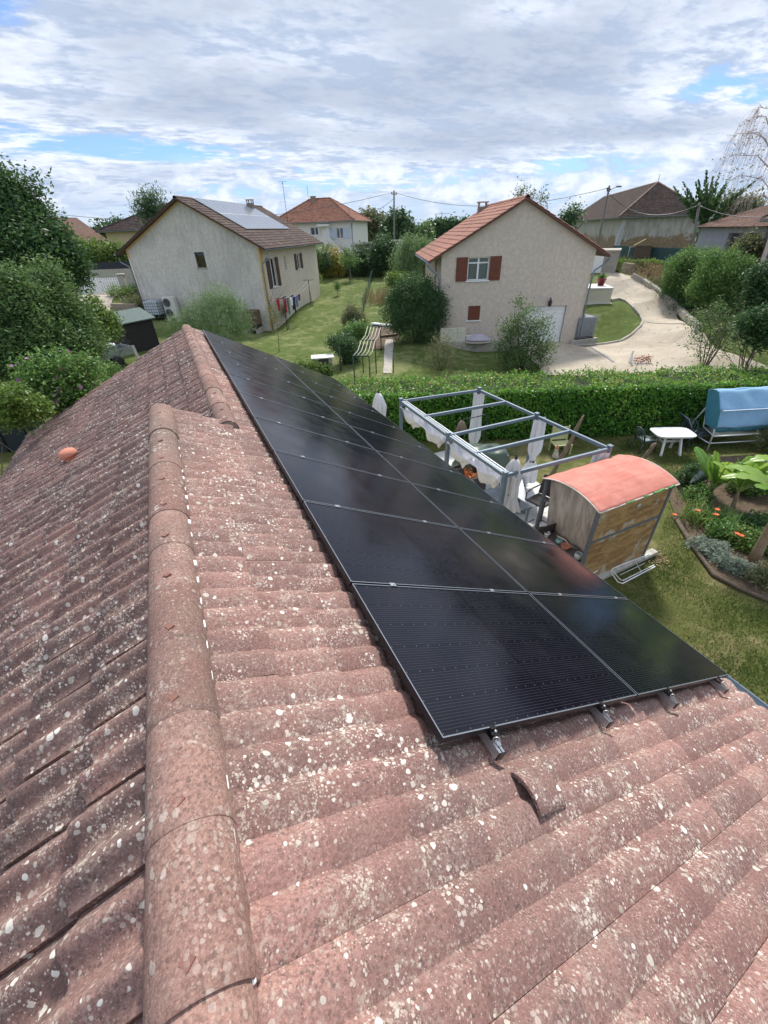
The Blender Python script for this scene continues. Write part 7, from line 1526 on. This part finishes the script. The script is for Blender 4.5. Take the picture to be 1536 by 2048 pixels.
# ---------------------------------------------------------------- poles and wires
def pole(px,pyb,pyt,dist,label,ptx=None,r0=.14,lamp=False):
    c=atR(px,pyb,dist); zb=Tg(c[0],c[1]) if abs(c[0])<400 else -3; top=atR(ptx or px,pyt,dist); r=empty('utility_pole',(c[0],c[1],zb),label,'utility pole'); m=MB(); m.tube([(0,0,-.3),(top[0]-c[0],top[1]-c[1],top[2]-zb)],[r0,r0*.65],9); m.build('pole',M('pole_grey_wood',(.14,.13,.12),.85,.2,5,.3),r)
    m=MB(); q=Vector((top[0]-c[0],top[1]-c[1],top[2]-zb-.35)); m.bar(q-Vector((.5,.3,0)),q+Vector((.5,.3,0)),.08)
    for s_ in (-.45,0,.45): m.lathe([(.05,.0),(.07,.08),(.03,.16),(0,.17)],(q.x+s_,q.y+s_*.6,q.z+.05),8)
    m.build('insulator_bracket',DARKMETAL,r)
    if lamp: m=MB(); m.tube([q,q+Vector((.5,-.35,.25))],.025,6); m.box(q.x+.45,q.x+.85,q.y-.5,q.y-.28,q.z+.2,q.z+.3); m.build('street_lamp_arm',M('grille_grey',(.16,.17,.17)),r)
    return Vector(top)
t1=pole(788,500,381,64,'tall wooden utility pole in the gap between the houses'); t2=pole(1197,492,371,47,'leaning grey utility pole with lamp arm before the barn',1219,lamp=True,r0=.11); t3=pole(1392,520,405,43,'thin dark utility pole at the right corner of the barn',1399,r0=.12); t4=atR(-200,470,70); t0=pole(-60,520,400,75,'utility pole far left beyond the big tree'); 
def wire(a,b,sag,label,n=24,r=.022):
    a=Vector([float(v) for v in a]);b=Vector([float(v) for v in b]); m=MB(); m.tube([a.lerp(b,k/n)-a-Vector((0,0,sag*4*(k/n)*(1-k/n))) for k in range(n+1)],r,4); o=m.build('power_line',DARKMETAL,loc=a); tag(o,label,'cable')
dz=Vector((0,0,-.15))
wire(t1+dz,t2+dz,1.3,'overhead line from the middle pole to the pole before the barn'); wire(t1+dz,t0+dz,2.3,'overhead line running left from the middle pole behind the roofs'); wire(t1+dz*5,atR(708,427,70),.6,'thin service cable from the middle pole to the white house'); wire(t2+dz*3,t3+dz,1.0,'overhead line from the lamp pole to the thin pole'); wire(t3+dz,atR(1700,395,38),.8,'overhead line leaving the thin pole to the right edge')
# ---------------------------------------------------------------- far trees
def ftree(label,bls,dist,lf,n,size,seed,asp=.5,depth=1.,sp_=.5,name='broadleaf_tree',up=.3,shell=.45,ns=8):
    x=np.mean([b_[0] for b_ in bls]); b=gbase(x,500,dist) if dist<110 else np.array([*atR(x,500,dist)[:2],-5.0]); bl=[B_(a_,c_,r_,dist,(1,depth,1)) for a_,c_,r_ in bls]; h=max(q[2]+q[5] for q in bl)-b[2]
    return tree(name,label,'tree',b,h,rel(bl,b),lf,BARK,n,ns,sp_,size,asp,.16,.6,0,'trees beyond the gardens',seed,1,4,'crown',shell,up)
ftree('broad olive-green tree right of the white house roof',[(735,455,24),(750,470,22),(725,475,18),(760,450,14),(740,440,13)],92,OLIVE,900,.6,80)
ftree('darker green tree directly behind the middle pole',[(790,452,20),(805,470,20),(780,470,18),(800,440,12),(815,455,12)],88,DARKL,850,.6,81)
ftree('mid green tree in the gap left of the beige house roof',[(835,478,18),(850,470,14),(820,485,14)],95,TREEL,600,.6,82)
ftree('dark distant trees above the beige house eave',[(870,462,14),(890,458,12),(858,475,14),(905,455,10),(925,452,9)],110,DARKL,800,.7,83)
ftree('green trees between hedge and the old barn roof',[(1150,428,9),(1135,440,10)],70,DARKL,200,.35,84)
ftree('bare-topped tree tips above the beige house ridge',[(1040,388,9),(1062,392,8),(1085,400,8)],75,OLIVE,70,.3,85,shell=.1)
ftree('dark trees left of the left house beneath the roof line',[(210,470,12),(225,463,11),(200,480,12),(240,455,8)],85,DARKL,500,.5,86)
ftree('pine branches showing above the left house roof',[(298,410,13),(315,400,9),(285,425,11),(305,425,13)],62,DARKL,420,.4,87,asp=.2,name='pine_tree',up=.6)
ftree('dark shrub mass behind the low outbuilding roof',[(1480,420,14),(1500,425,12),(1460,425,10),(1450,410,8)],60,OLIVE,500,.35,88)
# distant belt of woods
P=[];
for k in range(5200):
    a=R(rng.uniform(-12,66)); dd=rng.uniform(230,330); P.append((CAM[0]+math.sin(a)*dd,CAM[1]+math.cos(a)*dd,-8+rng.random()**.8*(7.5+2.2*math.sin(a*40)+2*math.sin(a*97))))
V,F,rv=leafmesh(np.array(P),4.2,.8,.2); o=npmesh('distant_woods',V,F,DARKL,rv); tag(o,kind='stuff')
# hills on the horizon
def hills(dist,hfn,mat,name):
    V=[];F=[]; n=90
    for k in range(n+1):
        a=R(-25+k*110/n); h=hfn(math.degrees(a))
        for dd,zz in ((dist-1500,-30),(dist-700,h*.55),(dist,h),(dist+2500,h*.6)): V.append((math.sin(a)*dd,math.cos(a)*dd,zz))
    for k in range(n):
        for q in range(3): F.append((k*4+q,(k+1)*4+q,(k+1)*4+q+1,k*4+q+1))
    m=MB(); m.add(V,F,True); o=m.build(name,mat); tag(o,kind='structure')
hills(9000,lambda a:30+95*max(0,math.sin(R(a*5+40)))+60*max(0,math.sin(R(a*9+10)))+25*math.sin(R(a*31)),M('wooded_hill',(.05,.08,.04),.95,.3,.002,0),'hills')
# yucca-like conifer, weeping birch
b=gbase(1400,470,57); r=empty('spiky_conifer',b,'dark spiky evergreen with upright fronds right of the barn roof','tree'); m=MB(); m.tube([(0,0,-.2),(0,0,4)],[.25,.15],8); m.build('trunk',BARK,r)
V=[];F=[];Rn=[]; top=atR(1400,352,57)[2]-b[2]
for k in range(26):
    a=rng.uniform(0,6.28); e=rng.uniform(.55,1.45); L=(top-2.2)*rng.uniform(.6,.95)/max(.8,math.sin(e)); s0=np.array([0,0,rng.uniform(1.2,3.0)]); d_=np.array([math.cos(a)*math.cos(e),math.sin(a)*math.cos(e),math.sin(e)])
    for q in range(90):
        t=rng.uniform(.2,1); p=s0+d_*L*t; l_=rng.normal(size=3)*.4+d_; l_/=np.linalg.norm(l_); w2=np.cross(l_,rng.normal(size=3)); w2/=np.linalg.norm(w2); ll=.75*(1.15-t); o=len(V); V+=[p,p+l_*ll*.5+w2*.09,p+l_*ll,p+l_*ll*.5-w2*.09]; F.append((o,o+1,o+2,o+3)); Rn+=[rng.random()]*4
npmesh('fronds',np.array(V),np.array(F),DARKL,np.array(Rn),r)
b=gbase(1560,470,33); bi=empty('weeping_birch',b,'thin-leaved birch with pale drooping twigs at the upper right edge','tree'); PT=M('pale_bark',(.55,.45,.45),.8,.2,6,.3); rd=random.Random(4); z0_=b[2]
def S3(px,py,dd): c_=atR(px,py,dd); return Vector(c_)-Vector([float(v) for v in b])
m=MB(); tk_=[Vector((0,0,-.3)),S3(1560,420,33),S3(1548,320,33),S3(1540,250,33),S3(1538,225,33)]; m.tube(tk_,[.14,.10,.06,.035,.012],8)
V=[];F=[]
limbs=[]
for (sx,sy,ex_,ey) in ((1556,400,1478,350),(1552,350,1465,310),(1546,300,1475,268),(1548,330,1500,262),(1543,270,1505,235),(1556,420,1490,395),(1545,300,1590,250),(1540,260,1520,215)):
    A_=S3(sx,sy,33);C_=S3(ex_,ey,33+rd.uniform(-1.5,1.5)); mid_=(A_+C_)/2+Vector((0,0,.35)); pts=[A_,mid_,C_,C_+(C_-mid_)*.25-Vector((0,0,.3))]; m.tube(pts,[.035,.02,.010,.005],5); limbs.append(pts)
m.build('trunk',PT,bi); m=MB()
for pts in limbs:
    for k in range(34):
        i_=rd.randrange(3); t=rd.random(); p=pts[i_].lerp(pts[i_+1],t); d_=Vector((rd.uniform(-.6,.6),rd.uniform(-.6,.6),rd.uniform(.0,.35))); L=rd.uniform(.5,2.0); q=[p,p+d_*.4,p+d_*.75-Vector((0,0,L*.3)),p+d_*.95-Vector((0,0,L))]; m.tube(q,[.007,.006,.005,.003],3)
m.build('hanging_twigs',PT,bi)
P=[]
for pts in limbs:
    for k in range(70): i_=rd.randrange(3); p=pts[i_].lerp(pts[i_+1],rd.random()); P.append((p.x+rd.uniform(-.6,.6),p.y+rd.uniform(-.6,.6),p.z-rd.random()*1.8))
V,F,rv=leafmesh(np.array(P),.10,.5,-.3); npmesh('leaves',V,F,OLIVE,rv,bi)
# trough with red flowers and stork ornament behind the hedge
b=GT(1283,728); b[2]=G0; r=empty('flower_trough',b,'trough of red-leaved flowers just behind the laurel hedge by the drive','trough',-R(20)); m=MB(); m.box(-.40,.40,-.12,.12,0,.30); m.build('trough',PVC,r); P=np.stack([rng.uniform(-.45,.45,240),rng.uniform(-.2,.2,240),rng.uniform(.30,.62,240)],1); V,F,rv=leafmesh(P,.09,.6,.3); npmesh('flowers',V,F,leafm('red_leaf',(.25,.05,.05),(.4,.1,.08),(.15,.2,.06),.2,.6),rv,r)
r.children[-1]['kind']='stuff'
b=GT(1259,728); b[2]=G0; m=MB(); m.lathe([(.10,0),(.08,.3),(.10,.45),(.05,.6),(.04,.8),(.06,.86),(0,.92)],n=10); m.tube([(0,0,.84),(-.12,0,.76)],[.02,.004],6); o=m.build('bird_ornament',PVC,loc=b); tag(o,'white bird-shaped ornament rising behind the hedge beside the trough','ornament')
# ---------------------------------------------------------------- aerial haze
hm=bpy.data.materials.new('haze'); hm.use_nodes=True; hm.node_tree.nodes.clear(); ho=hm.node_tree.nodes.new('ShaderNodeOutputMaterial'); hv=hm.node_tree.nodes.new('ShaderNodeVolumePrincipled')
hv.inputs['Color'].default_value=(.72,.84,1,1); hv.inputs['Density'].default_value=6e-5; hv.inputs['Anisotropy'].default_value=.2; hm.node_tree.links.new(hv.outputs[0],ho.inputs['Volume'])
m=MB(); m.box(-13000,14000,-3000,14000,-75,260); o=m.build('haze',hm); tag(o,kind='stuff')
